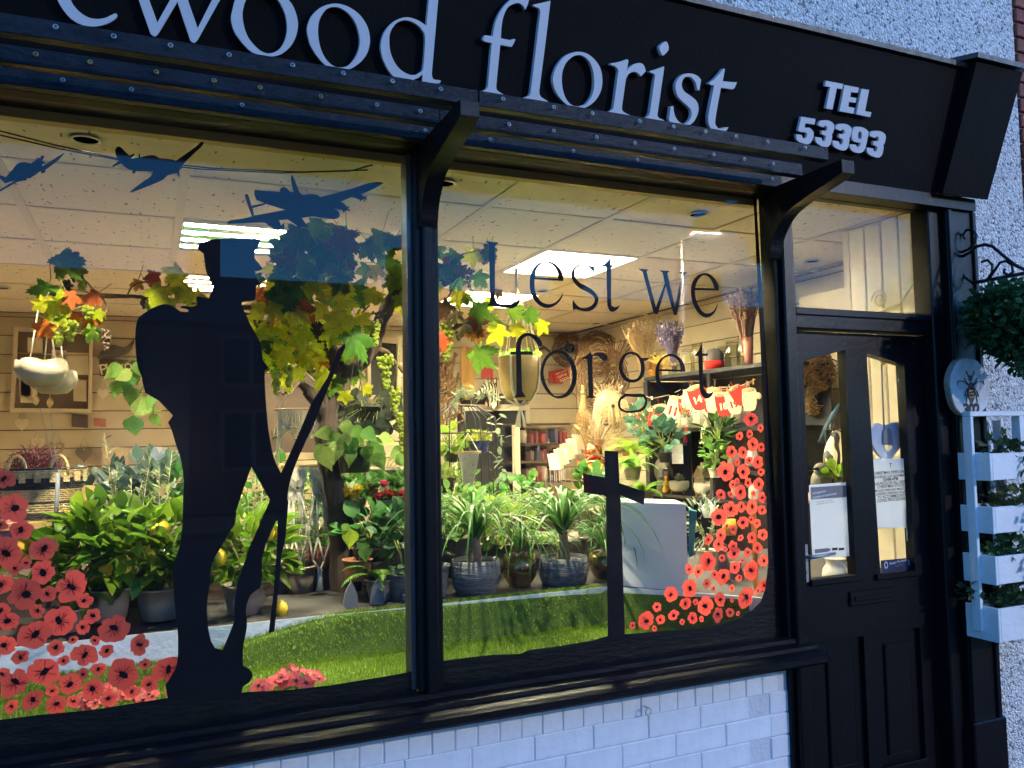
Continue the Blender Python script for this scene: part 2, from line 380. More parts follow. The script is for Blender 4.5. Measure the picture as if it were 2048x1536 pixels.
def poppy_mat():
    m = bpy.data.materials.new('poppy_print'); m.use_nodes = True; nt = m.node_tree; N = nt.nodes; L = nt.links; p = N['Principled BSDF']
    tc = N.new('ShaderNodeTexCoord'); sp = N.new('ShaderNodeSeparateXYZ'); L.new(tc.outputs['Object'], sp.inputs[0])
    ln = N.new('ShaderNodeVectorMath'); ln.operation = 'LENGTH'; L.new(tc.outputs['Object'], ln.inputs[0])
    at2 = N.new('ShaderNodeMath'); at2.operation = 'ARCTAN2'; L.new(sp.outputs[2], at2.inputs[0]); L.new(sp.outputs[0], at2.inputs[1])
    oi = N.new('ShaderNodeObjectInfo')
    cb = N.new('ShaderNodeCombineXYZ'); a3 = N.new('ShaderNodeMath'); a3.operation = 'MULTIPLY'; a3.inputs[1].default_value = 5; L.new(at2.outputs[0], a3.inputs[0])
    L.new(a3.outputs[0], cb.inputs[0]); L.new(ln.outputs['Value'], cb.inputs[1])
    r9 = N.new('ShaderNodeMath'); r9.operation = 'MULTIPLY'; r9.inputs[1].default_value = 40; L.new(oi.outputs['Random'], r9.inputs[0]); L.new(r9.outputs[0], cb.inputs[2])
    nz = N.new('ShaderNodeTexNoise'); nz.inputs['Scale'].default_value = 1.3; nz.inputs['Detail'].default_value = 3; L.new(cb.outputs[0], nz.inputs['Vector'])
    sb = N.new('ShaderNodeMath'); sb.operation = 'SUBTRACT'; L.new(nz.outputs[0], sb.inputs[0])
    hl = N.new('ShaderNodeMath'); hl.operation = 'MULTIPLY'; hl.inputs[1].default_value = .42; L.new(ln.outputs['Value'], hl.inputs[0]); L.new(hl.outputs[0], sb.inputs[1])
    mr = N.new('ShaderNodeMapRange'); mr.inputs[1].default_value = .30; mr.inputs[2].default_value = .50; L.new(sb.outputs[0], mr.inputs[0])
    mx = N.new('ShaderNodeMix'); mx.data_type = 'RGBA'; mx.inputs[6].default_value = (.96, .27, .17, 1); mx.inputs[7].default_value = (.38, .015, .012, 1)
    L.new(mr.outputs[0], mx.inputs[0]); hs = N.new('ShaderNodeHueSaturation'); v = N.new('ShaderNodeMapRange'); v.inputs[3].default_value = .8; v.inputs[4].default_value = 1.1
    L.new(oi.outputs['Random'], v.inputs[0]); L.new(v.outputs[0], hs.inputs['Value']); L.new(mx.outputs[2], hs.inputs['Color'])
    L.new(hs.outputs[0], p.inputs['Base Color']); p.inputs['Roughness'].default_value = .5
    t = N.new('ShaderNodeBsdfTranslucent'); L.new(hs.outputs[0], t.inputs['Color']); ms = N.new('ShaderNodeMixShader'); ms.inputs[0].default_value = .68
    L.new(p.outputs[0], ms.inputs[1]); L.new(t.outputs[0], ms.inputs[2]); L.new(ms.outputs[0], N['Material Output'].inputs[0]); return m
POPPY = poppy_mat()

# ------------------------------------------------------------------ the street
def struct(name, mb, mat, parent=None):
    o = mb.build(name, mat, parent)
    if parent is None: o['kind'] = 'structure'
    return o
struct('ground', MB().box(-60, 60, -70, 30, -.6, -.14), ASPH)
struct('pavement', MB().box(-30, 40, -3.4, -.05, -.138, 0, .01), PAVE)
struct('road', MB().box(-60, 60, -12.2, -3.42, -.139, -.12), ASPH)
struct('far_pavement', MB().box(-60, 60, -15.4, -12.22, -.138, 0, .01), PAVE)

# terraced houses across the road (they show in the glass)
HB = M('house_render', (.075, .068, .065), .85, var=.15); HBR = M('house_brick', (.05, .028, .024), .85, var=.2, vs_=30); HWF = M('house_window_frame', (.09, .09, .095), .6)
SLATE = M('roof_slate', (.045, .045, .05), .6, var=.3, vs_=20); DGL = M('dark_window_glass', (.01, .012, .016), .05, spec=.6)
hlab = [('brick', 'white door'), ('rendered', 'blue door'), ('brick', 'green door'), ('rendered', 'red door'), ('brick', 'black door'), ('rendered', 'grey door')]
dcol = [(.7, .7, .7), (.03, .06, .2), (.02, .1, .04), (.3, .02, .02), (.01, .01, .01), (.2, .2, .2)]
for i in range(6):
    x0 = -9.6+i*5.2; x1 = x0+5.2-.02; yb = -16.0
    t = thing('terraced_house', 'low %s terraced house with slate roof and %s across the road' % hlab[i], 'house', (x0, yb, 0), 'houses across the road')
    MB().box(x0, x1, yb-7, yb, 0, 4.15).build('wall', HB if i % 2 else HBR, t)
    rf = MB().add([(x0, yb+.3, 4.05), (x1, yb+.3, 4.05), (x1, yb-3.5, 5.75), (x0, yb-3.5, 5.75), (x1, yb-7.3, 4.05), (x0, yb-7.3, 4.05)],
             [(0, 1, 2, 3), (3, 2, 4, 5), (0, 3, 5), (1, 4, 2), (0, 5, 4, 1)]).build('roof', SLATE, t)
    MB().box(x0+.1, x0+.8, yb-3.9, yb-3.1, 5.3, 6.75).build('chimney', HBR, rf)
    for (wx, wz, w, h) in ((x0+.6, .9, 1.3, 1.3), (x0+.6, 2.7, 1.2, 1.1), (x0+3.3, 2.7, 1.0, 1.1)):
        w_ = MB().box(wx, wx+w, yb, yb+.05, wz, wz+h).build('window', HWF, t)
        for k in (0, 1): MB().box(wx+.06+k*w/2, wx+w/2-.03+k*w/2, yb+.05, yb+.056, wz+.07, wz+h-.07).build('pane', DGL, w_)
    MB().box(x0+3.4, x0+4.3, yb, yb+.05, 0, 2.05).build('door', M('door_paint', dcol[i], .4), t)
# globe lamp by a door and the street lamp, both lit
pl = thing('porch_lamp', 'small lit globe lamp on a post reflected in the shop window', 'lamp', (.16, -15.2, 0))
MB().tube([(.16, -15.2, 0), (.16, -15.2, 1.2)], .03, 8).build('post', IRON, pl)
MB().ball((.16, -15.2, 1.33), .14, 16, 12).build('globe', M('lit_globe', (1, 1, 1), emit=(.95, .95, 1, 30)), pl)
SLP = Vector((10.25, -10.82, 5.50))
st = thing('street_lamp', 'tall grey street lamp with a lit head across the road', 'street lamp', (SLP.x-.62, SLP.y, 0))
MB().tube([(SLP.x-.62, SLP.y, -.14), (SLP.x-.62, SLP.y, 1.2), (SLP.x-.62, SLP.y, 5.45)], [.09, .07, .05], 10).build('post', M('lamp_post', (.35, .36, .36), .5, metal=.3), st)
MB().tube([(SLP.x-.62, SLP.y, 5.40), (SLP.x-.3, SLP.y, 5.56), (SLP.x, SLP.y, 5.58)], .035, 8).build('arm', STEEL, st)
hd = MB().box(SLP.x-.35, SLP.x+.35, SLP.y-.16, SLP.y+.16, 5.53, 5.66, .03).build('head', STEEL, st)
MB().box(SLP.x-.3, SLP.x+.3, SLP.y-.14, SLP.y+.14, 5.47, 5.528, .02).build('lens', M('lit_lens', (1, 1, 1), emit=(1, .95, .92, 560)), hd)

# ------------------------------------------------------------------ building shell
sb = thing('shop_building', 'pale pebbledashed shop building above and beside the black shopfront', 'building', (0, .1, 0))
MB().box(-2.6, 3.835, .0, .3, 2.98, 6.6).build('wall', PEBBLE, sb)
MB().box(3.36, 3.835, .0, .3, 0, 2.98).build('wall', PEBBLE, sb)
MB().box(-2.6, -1.5, .0, .3, 0, 2.98).build('wall', PEBBLE, sb)
MB().box(-2.6, 4.4, .3, 5.6, 2.75, 2.95).build('roof', CORK, sb)  # unseen slab added to keep sky light from leaking into the shop
# neighbouring red brick house: bricks laid one by one
nb = thing('brick_house', 'red brick house adjoining the pebbledashed wall', 'building', (3.84, 0, 0))
MB().box(3.838, 5.2, .004, .25, 0, 6.6).build('mortar', MORT, nb)
bme = MB().box(0, .215, -.012, .05, 0, .065, .004).mesh('brick'); bme.materials.append(REDBR)
bhm = MB().box(0, .1025, -.012, .05, 0, .065, .004).mesh('brick_half'); bhm.materials.append(REDBR)
for r in range(20, 60):
    z = r*.075; x = 3.84
    if r % 2: addobj('brick', bhm, nb, (x-3.84, rnd.uniform(-.003, .002), z)); x += .1125
    while x < 4.3: addobj('brick', bme, nb, (x-3.84, rnd.uniform(-.003, .002), z)); x += .225

# ------------------------------------------------------------------ white brick stall riser under the window
sr = thing('stall_riser', 'white painted brick wall below the shop window sill', 'wall', (0, 0, 0))
MB().box(-1.5, 2.28, -.0095, .2, 0, .672).build('mortar', MORTP, sr)
b1 = MB().box(0, .0745, -.0135, .05, 0, .112, .003).mesh('brick'); b1.materials.append(BRICKP)
b2 = MB().box(0, .2205, -.0135, .05, 0, .0785, .003).mesh('brick'); b2.materials.append(BRICKP)
b3 = MB().box(0, .104, -.0135, .05, 0, .0785, .003).mesh('brick'); b3.materials.append(BRICKP)
x = -1.5
while x < 2.2:
    addobj('brick', b1, sr, (x, rnd.uniform(-.0012, .001), .556), (0, rnd.uniform(-.006, .006), 0)); x += .0775
for r in range(7):
    z = .556-.083*(r+1)+.0035; x = -1.5 - (.11 if r % 2 else 0)
    while x < 2.06:
        addobj('brick', b2, sr, (x, rnd.uniform(-.0018, .0012), z), (rnd.uniform(-.01, .01), rnd.uniform(-.004, .004), 0)); x += .2235
    addobj('brick', b3, sr, (2.28-.106, rnd.uniform(-.003, .002), z))
hk = at(1293, 1421, -.03); MB().tube([hk+Vector((.012*math.cos(a), -.012, .012*math.sin(a))) for a in [i*.5 for i in range(13)]], .0022, 5).tube([hk+Vector((0, .03, .012)), hk+Vector((0, -.012, .012))], .002, 5).single('wall_hook', STEEL, 'small steel ring hook in the white brickwork', 'hook')

# ------------------------------------------------------------------ shopfront window
sw = thing('shopfront_window', 'black timber shopfront window with large panes above white brick', 'window', (0, 0, .67))
WZ0, WZ1 = .742, 2.50; GX = [(-1.42, .782), (.862, 2.262)]
for (a, b) in GX:
    MB().box(a-.01, b+.01, 0, .006, WZ0-.01, WZ1+.01).build('pane', GLASS, sw)
# moulded sill
sil = [(-.135, .675), (-.145, .685), (-.145, .706), (-.13, .715), (-.095, .722), (-.093, .735), (-.05, .741), (-.048, .756), (-.012, .760), (.02, .742), (.02, .675)]
def extr(prof, x0, x1):
    n = len(prof); return MB().add([(x0, y, z) for y, z in prof]+[(x1, y, z) for y, z in prof],
        [(i, (i+1) % n, n+(i+1) % n, n+i) for i in range(n)]+[tuple(range(n))[::-1], tuple(range(n, 2*n))])
extr(sil, -1.52, 2.345).build('sill', M('weathered_sill_paint', (.0035, .0035, .005), .5, spec=.16, var=.4, vs_=20, bump=.3, bs=60, stretch=(.3, 1, 1)), sw)
hp = [(-.06, 2.505), (-.062, 2.53), (-.075, 2.535), (-.075, 2.575), (-.05, 2.58), (-.05, 2.64), (.05, 2.64), (.05, 2.498), (-.03, 2.498)]
extr(hp, -1.52, 2.36).build('head_rail', BLACK, sw)
for (a, b) in ((.782, .862), (-1.52, -1.42)):
    MB().box(a, b, -.03, .05, .756, 2.50, .006).build('mullion', BLACK, sw)
    MB().box(a+.02, b-.02, -.05, -.029, .75, 2.50, .006).build('mullion_bead', BLACK, sw)
MB().box(2.262, 2.365, -.035, .05, 0, 2.56, .006).build('jamb', BLACK, sw)
MB().box(2.283, 2.335, -.06, -.034, .0, 2.44, .006).build('jamb_bead', BLACK, sw)
# inner liner in pale wood seen at the edge of the left pane
MB().box(.766, .781, .007, .07, .76, 2.49).build('mullion_liner', M('grey_liner', (.06, .06, .065), .5), sw)
MB().box(-1.42, 2.26, .051, .09, 2.47, 2.60).build('inner_head', M('ochre_paint', (.35, .25, .08), .5), sw)

# ------------------------------------------------------------------ fascia sign, slanting outwards
FB = Vector((0, -.085, 2.575)); FT = Vector((0, -.250, 3.055)); FV = (FT-FB).normalized(); FN = Vector((0, -FV.z, FV.y))
fs = thing('fascia_sign', 'black slanted fascia with pale serif lettering and a telephone number', 'sign', (0, -.1, 2.57))
def slab(x0, x1, p0, p1, th):
    n = Vector((0, -(p1-p0).normalized().z, (p1-p0).normalized().y)); q = [p0, p1, p1-n*th, p0-n*th]
    return MB().add([(x0, v.y, v.z) for v in q]+[(x1, v.y, v.z) for v in q], [(0, 1, 5, 4), (1, 2, 6, 5), (2, 3, 7, 6), (3, 0, 4, 7), (3, 2, 1, 0), (4, 5, 6, 7)])
slab(-2.5, 3.13, FB, FT, .03).build('board', BLACKM, fs)
MB().box(-2.5, 3.38, -.085, .0, 2.52, 2.574).build('soffit', BLACK, fs)
MB().add([(x, y, z) for x in (-2.5, 3.16) for (y, z) in ((-.268, 3.06), (-.272, 3.078), (.0, 3.135), (.0, 3.115))], [(0, 1, 5, 4), (1, 2, 6, 5), (2, 3, 7, 6), (3, 0, 4, 7), (0, 3, 2, 1), (4, 5, 6, 7)]).build('flashing', LEAD, fs)
cb = slab(3.125, 3.41, Vector((0, -.122, 2.565)), Vector((0, -.312, 3.068)), .2)
cb.build('corbel', BLACKM, fs)
MB().add([(x, y, z) for x in (3.10, 3.44) for (y, z) in ((-.335, 3.072), (-.338, 3.092), (.0, 3.17), (.0, 3.15))], [(0, 1, 5, 4), (1, 2, 6, 5), (2, 3, 7, 6), (3, 0, 4, 7), (0, 3, 2, 1), (4, 5, 6, 7)]).build('corbel_cap', LEAD, fs)
FO = FB + FN*.022
def fas(loop): # outline on the photo's sign -> board coordinates
    out = []
    for (a, b) in loop:
        p = onplane(a, b, FO, FN); out.append((p.x, (p-FO).dot(FV)))
    return out
def sign(loops, x0, y0, s, depth=.018):
    L = [fas(spline(l, x0, y0, s)) for l in loops]
    MB().solid(L, FO-FN*depth, (1, 0, 0), FV, FN, depth).build('letter', LETTER, fs)
A = .17578; B = .12695; C_ = .13672
sign(['765,175 740,215 660,265 560,295 470,300 370,285 270,235 180,150 100,30 50,-120 50,-260 100,-400 210,-500 350,-540 500,-520 620,-440 690,-300! 690,-260! 190,-260! 190,-180 215,-60 250,30 320,120 420,190 520,215 620,205 700,170 745,153',
      '195,-300! 240,-420 330,-490 420,-490 520,-420 560,-300!'], 100, 0, A)
sign(['800,-480! 1040,-445! 1040,-425! 985,-395! 1222,255! 1414,-87! 1320,-365! 1260,-395! 1260,-415! 1510,-375! 1510,-355! 1455,-330! 1680,320! 1990,-290! 1915,-315! 1915,-335! 2140,-300! 2140,-280! 2075,-255! 1680,455! 1640,487 1600,465! 1450,20! 1228,390! 1190,415 1145,385! 860,-430! 800,-460!'], 100, 0, A)
sign(['175,300 200,150 240,0 330,-130 480,-200 650,-190 850,-130 1080,0 1180,160 1225,330 1225,450 1190,590 1120,720 1000,830 860,885 700,875 520,830 400,730 300,610 220,480',
      '355,250 370,120 410,0 480,-90 580,-140 700,-130 820,-70 920,10 1000,150 1050,320 1055,500 1020,640 950,760 850,825 750,840 640,800 530,700 440,580 380,420'], 440, 0, B)
sign(['-358,500 -340,360 -280,240 -180,140 -60,80 90,55 240,85 380,160 500,270 590,420 628,580 625,700 590,830 510,950 400,1040 300,1090 150,1110 0,1075 -110,990 -220,860 -310,700',
      '-188,470 -170,330 -110,210 -30,130 90,108 210,150 320,240 410,380 460,540 470,680 440,820 370,950 290,1030 190,1060 80,1050 -10,990 -90,890 -150,750 -180,600'], 660, 0, B)
sign(['1420,-600! 1760,-660! 1705,0! 1605,1150! 1610,1200 1640,1250 1730,1265 1745,1285 1725,1312! 1600,1310! 1455,1285! 1460,1165! 1380,1230 1250,1275 1110,1260 1010,1210 930,1120 860,990 815,860 800,740 820,600 880,470 980,360 1080,300 1210,272 1340,300 1440,350 1520,410! 1600,-480! 1560,-530! 1420,-580!',
      '935,640 945,530 990,430 1070,350 1190,318 1310,350 1420,430 1490,530! 1503,620! 1470,1060 1420,1140 1340,1180 1250,1175 1140,1120 1050,1030 980,900 945,780'], 660, 0, B)
sign(['100,1330! 160,1310 190,1260! 245,630! 140,605 120,570 145,515! 260,530! 300,330 370,170 470,40 560,-20 680,-35 790,0! 770,70 735,140! 700,80 640,45 560,60 480,110 420,230 390,380 378,560! 530,590! 560,570 592,575! 560,650 535,685! 370,655! 312,1250! 325,1320 430,1390! 300,1365!'], 950, 0, C_)
sign(['845,70! 960,45! 1105,10! 1040,560! 940,1330! 960,1410 1060,1480 1050,1495! 850,1455! 710,1430! 790,1400 815,1350! 955,190! 945,130 900,105 860,90!'], 950, 0, C_)
sign(['1140,1180 1160,1060 1220,930 1320,820 1430,770 1520,757 1640,785 1750,870 1830,990 1863,1140 1855,1280 1810,1400 1720,1510 1600,1580 1500,1590 1380,1555 1260,1450 1180,1330',
      '1270,1160 1285,1030 1340,910 1430,830 1520,803 1600,830 1680,910 1730,1040 1745,1180 1735,1320 1690,1440 1610,1530 1510,1555 1410,1530 1330,1440 1285,1310'], 950, 0, C_)
sign(['150,415! 280,395 400,355! 417,375! 390,530! 450,460 540,415 610,415 650,460 672,530! 600,605! 540,545 480,540 420,570 380,640! 320,1060! 340,1120 440,1175 430,1185! 280,1155! 110,1130! 180,1095 200,1050! 270,540! 255,490 210,450 160,440!'], 1200, 70, C_)
sign(['725,530! 820,505 935,460! 940,475! 840,1170! 860,1210 935,1245 930,1265! 800,1235! 645,1215! 700,1190 730,1140! 805,600! 795,570 740,550!'], 1200, 70, C_)
sign(['870,175 950,95! 985,110 1005,210 935,297! 905,285'], 1200, 70, C_)
sign(['1480,655! 1455,810! 1425,800! 1410,720 1370,650 1310,610 1240,620 1200,690 1200,760 1240,830 1340,900 1420,980 1442,1080 1420,1180 1370,1270 1300,1325! 1150,1320 1020,1275! 1010,1230! 1035,1045! 1075,1040! 1085,1140 1130,1240 1200,1295 1260,1290 1320,1230 1340,1150 1320,1080 1250,1010 1150,910 1110,810 1110,710 1160,620 1240,570 1340,565 1430,600'], 1200, 70, C_)
sign(['1590,705! 1680,640 1810,490! 1828,500! 1795,675! 1950,690! 2005,690! 1970,770 1945,795! 1770,770! 1690,1220 1700,1330 1760,1370 1840,1350 1880,1350! 1850,1395 1820,1410! 1700,1415 1640,1390 1590,1300 1585,1180! 1670,740! 1610,725!'], 1200, 70, C_)
T_ = .189
for g in ('380,60! 565,95! 550,150! 497,140! 450,365! 380,352! 425,127! 372,118!', '578,105! 730,135! 718,190! 648,178! 638,232! 705,245! 695,295! 625,283! 618,335! 685,350! 673,410! 525,382!',
          '760,145! 838,158! 795,382! 862,395! 850,445! 702,415!',
          '120,440! 270,465! 262,525! 165,508! 155,560! 210,560 250,610 240,680 200,730 130,720 75,690 65,625! 125,635! 140,670 170,665 180,625 160,605 130,605! 85,590!'):
    sign([g], 1580, 150, T_, .012)
for (dx, dy) in ((0, 0), (183, 37), (545, 112)):
    sign(['300,525! 315,490 370,478 430,490 468,530 460,600 440,635! 447,650 430,730 390,762 320,745 275,710 268,655! 335,665! 345,695 370,695 380,660 370,640 335,625! 340,585! 385,590 395,565 385,540 365,540 360,555! 305,535!'], 1580+dx*T_, 150+dy*T_, T_, .012)
sign(['700,548 770,555 828,600 820,680 790,790 740,825 670,810 635,770 633,730! 698,738! 715,765 740,750 750,715! 700,710 660,680 658,610 675,565', '730,600 755,605 762,640 750,680 728,672 722,640'], 1580, 150, T_, .012)

# ------------------------------------------------------------------ slatted canopy over the window
sc_ = thing('slatted_canopy', 'black timber slatted canopy on brackets under the fascia, studded with screw eyes', 'canopy', (0, -.06, 2.5))
eye = MB().tube([(.0, -.004, 0), (0, -.012, 0)], .0016, 5).tube([(.005*math.cos(a), -.013, .005*math.sin(a)) for a in [i*math.pi/5 for i in range(11)]], .0017, 4).mesh('screw_eye')
eye.materials.append(BRASS); eyes = eye.copy(); eyes.materials.clear(); eyes.materials.append(STEEL)
off = sc_.location
for k, (y, z0, xr) in enumerate(((-.405, 2.508, 2.192), (-.238, 2.506, 2.23), (-.105, 2.502, 2.25))):
    rails = [(-1.6, .86, 0), (.863, xr, 0)] if k == 0 else [(-1.6, .80, 0), (.801, xr, 0)]
    for (a, b, _) in rails:
        rl = MB().box(a, b, y, y+.034, z0, z0+.046, .002).build('rail', RAILP, sc_)
        x = a+.07
        while x < b:
            if k < 2 or rnd.random() < .4:
                addobj('screw_eye', eye if (k == 1 and x < .6) else eyes, rl, (x-off.x, y-off.y, z0+.026-off.z), (0, rnd.uniform(0, 3), 0))
            x += rnd.uniform(.12, .17)
br = spline('-50,-8! -44,-8! -44,3.5! -2,3.5! -2,-26! -4.4,-26! -5,-22 -8,-17 -16,-10 -27,-8 -36,-7! -44,-4!'.replace('-50,-8! -44,-8! ', ''), 0, 0, .01)
br = spline('-43.5,0! -43.5,-4.5! -36,-6.5 -26,-8.5 -15,-12 -8,-19 -5.8,-25! -5,-27! -3,-27! -3,0!', 0, 0, .01)
for xc in (-1.47, .822, 2.25):
    mb = MB().solid([[(a, b) for a, b in br]], (xc-.029, 0, 2.505), (0, 1, 0), (0, 0, 1), (1, 0, 0), .058)
    mb.build('bracket', BLACK, sc_)
    MB().box(xc-.0275, xc+.0275, -.436, -.4345, 2.462, 2.503).build('bracket_end', wood('end_grain', (.03, .022, .018), .7, axis='y'), sc_)
# ------------------------------------------------------------------ door, transom light and pilaster
DY = .03                                                       # face of the door
df = thing('door_frame', 'black door frame with a clear transom light and panelled pilaster', 'door frame', (2.75, 0, 0))
MB().box(3.135, 3.215, -.035, .06, 0, 2.56, .006).build('jamb', BLACK, df)
MB().box(2.366, 3.134, -.02, .05, 1.965, 2.045, .006).build('transom_rail', BLACK, df)
MB().box(2.366, 3.134, -.03, -.019, 2.02, 2.05, .004).build('transom_bead', BLACK, df)
MB().box(2.35, 3.15, .016, .022, 2.03, 2.56).build('transom_pane', GLASS, df)
MB().box(2.366, 3.134, .023, .06, 2.525, 2.6).build('head', BLACK, df)
MB().box(3.216, 3.395, -.062, .02, 0, 2.56, .004).build('pilaster', BLACK, df)
MB().box(3.216, 3.24, -.074, -.0615, .3, 2.52, .004).build('pilaster_bead', BLACK, df)
MB().box(3.371, 3.395, -.074, -.0615, .3, 2.52, .004).build('pilaster_bead', BLACK, df)
MB().box(3.205, 3.41, -.08, .02, 0, .3, .006).build('plinth', BLACK, df)
MB().box(2.366, 3.134, -.03, .2, 0, .05).build('threshold', LEAD, df)
dr = thing('shop_door', 'black panelled shop door with two tall peaked glass panes', 'door', (2.75, DY, .05))
def dl(txt): return [(at(a, b, DY).x, at(a, b, DY).z) for a, b in spline(txt)]
P1 = '1607,722! 1690,700! 1712,1150! 1622,1160!'; P2 = '1733,706! 1808,730! 1831,1140! 1761,1147!'
outer = [(2.37, .055), (3.13, .055), (3.13, 1.962), (2.37, 1.962)]
pan = [[(2.47, .14), (2.715, .14), (2.715, .70), (2.47, .70)], [(2.79, .14), (3.04, .14), (3.04, .70), (2.79, .70)]]
MB().solid([outer, dl(P1), dl(P2)]+pan, (0, DY+.045, 0), (1, 0, 0), (0, 0, 1), (0, -1, 0), .045).build('leaf', BLACK, dr)
for p in (P1, P2):
    MB().solid([dl(p)], (0, DY+.028, 0), (1, 0, 0), (0, 0, 1), (0, -1, 0), .004).build('pane', GLASS, dr)
    q = dl(p); xs = [a for a, b in q]; zb = min(b for a, b in q)
    MB().box(min(xs)-.01, max(xs)+.02, DY-.016, DY-.001, zb-.022, zb+.002, .003).build('glazing_sill', BLACK, dr)
for q in pan:
    MB().box(q[0][0], q[1][0], DY+.018, DY+.04, q[0][1], q[2][1]).build('panel', BLACK, dr)
    MB().box(q[0][0]+.05, q[1][0]-.05, DY+.008, DY+.0175, q[0][1]+.05, q[2][1]-.05, .006).build('raised_field', BLACK, dr)
    MB().box(q[0][0]-.012, q[1][0]+.012, DY-.01, DY-.001, q[0][1]-.006, q[0][1]+.014, .003).build('panel_mould', BLACK, dr)
lb0 = at(1698, 1213, DY); lb1 = at(1786, 1172, DY)
lb = MB().box(lb0.x, lb1.x, DY-.012, DY-.001, lb0.z, lb1.z, .004).build('letterbox', BLACK, dr)
MB().box(lb0.x+.02, lb1.x-.02, DY-.018, DY-.0125, lb0.z+.02, lb1.z-.02, .003).build('flap', BLACK, lb)
h0 = at(1599, 1166, DY); h1 = at(1613, 1088, DY)
hp_ = MB().box(h0.x, h1.x, DY-.008, DY-.001, h0.z, h1.z, .002).build('handle_plate', STEEL, dr)
hc = at(1607, 1112, DY)
MB().tube([hc+Vector((0, 0, 0)), hc+Vector((0, -.045, 0)), hc+Vector((.02, -.05, .002)), hc+Vector((.12, -.048, .008))], [.009, .008, .008, .006], 8).build('lever', STEEL, hp_)
MB().solid([[(.006*math.cos(a), .006*math.sin(a)-.045) for a in [i*.6 for i in range(10)]]], hc+Vector((0, -.0085, -.02)), (1, 0, 0), (0, 0, 1), (0, -1, 0), .0008).build('keyhole', BLACKF, hp_)

# notices inside the door glass
PY_ = DY+.030
def card(name, label, cat, txt, mat=WHITEF, th=.001, y=PY_):
    L = [(at(a, b, y).x, at(a, b, y).z) for a, b in spline(txt)]
    c = Vector((sum(a for a, b in L)/len(L), y, min(b for a, b in L)))
    t = thing(name, label, cat, c); MB().solid([L], (0, y+th, 0), (1, 0, 0), (0, 0, 1), (0, -1, 0), th).build('sheet', mat, t); return t
def line(parent, key, px, py, wpx, y, mat=BLACKF, dy=-.0013, rot=0):
    a = at(px-wpx/2, py, y); b = at(px+wpx/2, py, y); mb = MB(); w = b.x-a.x
    U = Vector((math.cos(R(rot)), 0, math.sin(R(rot)))); V = Vector((-U.z, 0, U.x))
    put_text(mb, key, at(px, py, y)+Vector((0, dy, 0)), U, V, width=w); return mb.build('lettering', mat, parent)
PAPER = M('white_paper', (.78, .80, .82), .6, var=.02, trans=.35)
qn = card('check_in_poster', 'white virus notice with a grey-brown heading in the door glass', 'poster', '1618,970! 1696,964! 1703,1112! 1625,1118!', PAPER)
MB().solid([[(at(a, b, PY_).x, at(a, b, PY_).z) for a, b in ((1621, 975), (1693, 970), (1695, 994), (1622, 999))]], (0, PY_-.0004, 0), (1, 0, 0), (0, 0, 1), (0, -1, 0), .0004).build('heading_band', M('taupe_print', (.25, .21, .19), .6), qn)
line(qn, "LET'S HELP STOP", 1638, 985, 27, PY_, WHITEF, rot=5); line(qn, 'THE SPREAD OF CORONAVIRUS', 1649, 991.5, 49, PY_, WHITEF, rot=5)
line(qn, 'Scan this QR code with your', 1650, 1002, 32, PY_, rot=4); line(qn, 'NHS COVID-19 app to check in', 1651, 1006, 36, PY_, rot=4)
GREYPR = M('grey_print', (.16, .16, .17), .6)
MB().solid([[(at(a, b, PY_).x, at(a, b, PY_).z) for a, b in ((1629, 1099), (1656, 1096), (1662, 1099), (1657, 1103), (1630, 1107))]], (0, PY_-.0004, 0), (1, 0, 0), (0, 0, 1), (0, -1, 0), .0004).build('arrow', GREYPR, qn)
for a in (1664, 1677): MB().solid([[(at(u, v, PY_).x, at(u, v, PY_).z) for u, v in ((a, 1096), (a+11, 1095), (a+11, 1100), (a, 1101))]], (0, PY_-.0004, 0), (1, 0, 0), (0, 0, 1), (0, -1, 0), .0004).build('badge', BLACKF, qn)
od = card('open_day_notice', 'pale blue-white Christmas open day notice in the right door pane', 'poster', '1745,918! 1815,917! 1818,1055! 1752,1056!', PAPER)
cxo = 1779
for k, (t_, y_, w_) in enumerate((('CHRISTMAS OPEN DAY', 945, 65), ('SATURDAY 21ST NOVEMBER', 952.5, 64), ('10AM-4PM', 958.5, 30), ('LAUNCH OF ALL NEW', 965.5, 63), ('CHRISTMAS STOCK', 972, 54),
                                  ('MULLED WINE AND MINCE PIE', 979.5, 65), ('LONGER OPENING HOURS', 986, 62), ('TO ACCOMMODATE', 992.5, 57), ('COVID PROCEDURES', 999.5, 60))):
    line(od, t_, cxo+k*.6, y_, w_, PY_, rot=1)
ec = at(1781, 930, PY_); wr = MB()
for k in range(18):
    a = 2*math.pi*k/18; c = ec+Vector((.015*math.cos(a)*1.15, -.0012, .019*math.sin(a)))
    wr.add([c+Vector((.007*math.cos(a+1.2), 0, .007*math.sin(a+1.2))), c+Vector((-.005*math.sin(a), 0, .005*math.cos(a))), c-Vector((.005*math.cos(a), 0, .005*math.sin(a)))], [(0, 1, 2)])
wr.box(ec.x-.0015, ec.x+.0015, ec.y-.001, ec.y-.0005, ec.z-.012, ec.z+.008).box(ec.x-.006, ec.x+.006, ec.y-.001, ec.y-.0005, ec.z+.004, ec.z+.008)
wr.build('wreath_emblem', BLACKF, od)
bs_ = card('sponsor_strip', 'dark blue sticker strip with pale roundels along the bottom of the door glass', 'sticker', '1762,1121! 1829,1115! 1831,1137! 1763,1144!', M('navy_print', (.012, .025, .08), .4))
line(bs_, 'Braving The Storm', 1796, 1123.5, 34, PY_, WHITEF, rot=5); line(bs_, 'Together', 1797, 1130, 18, PY_, BRASS, rot=5)
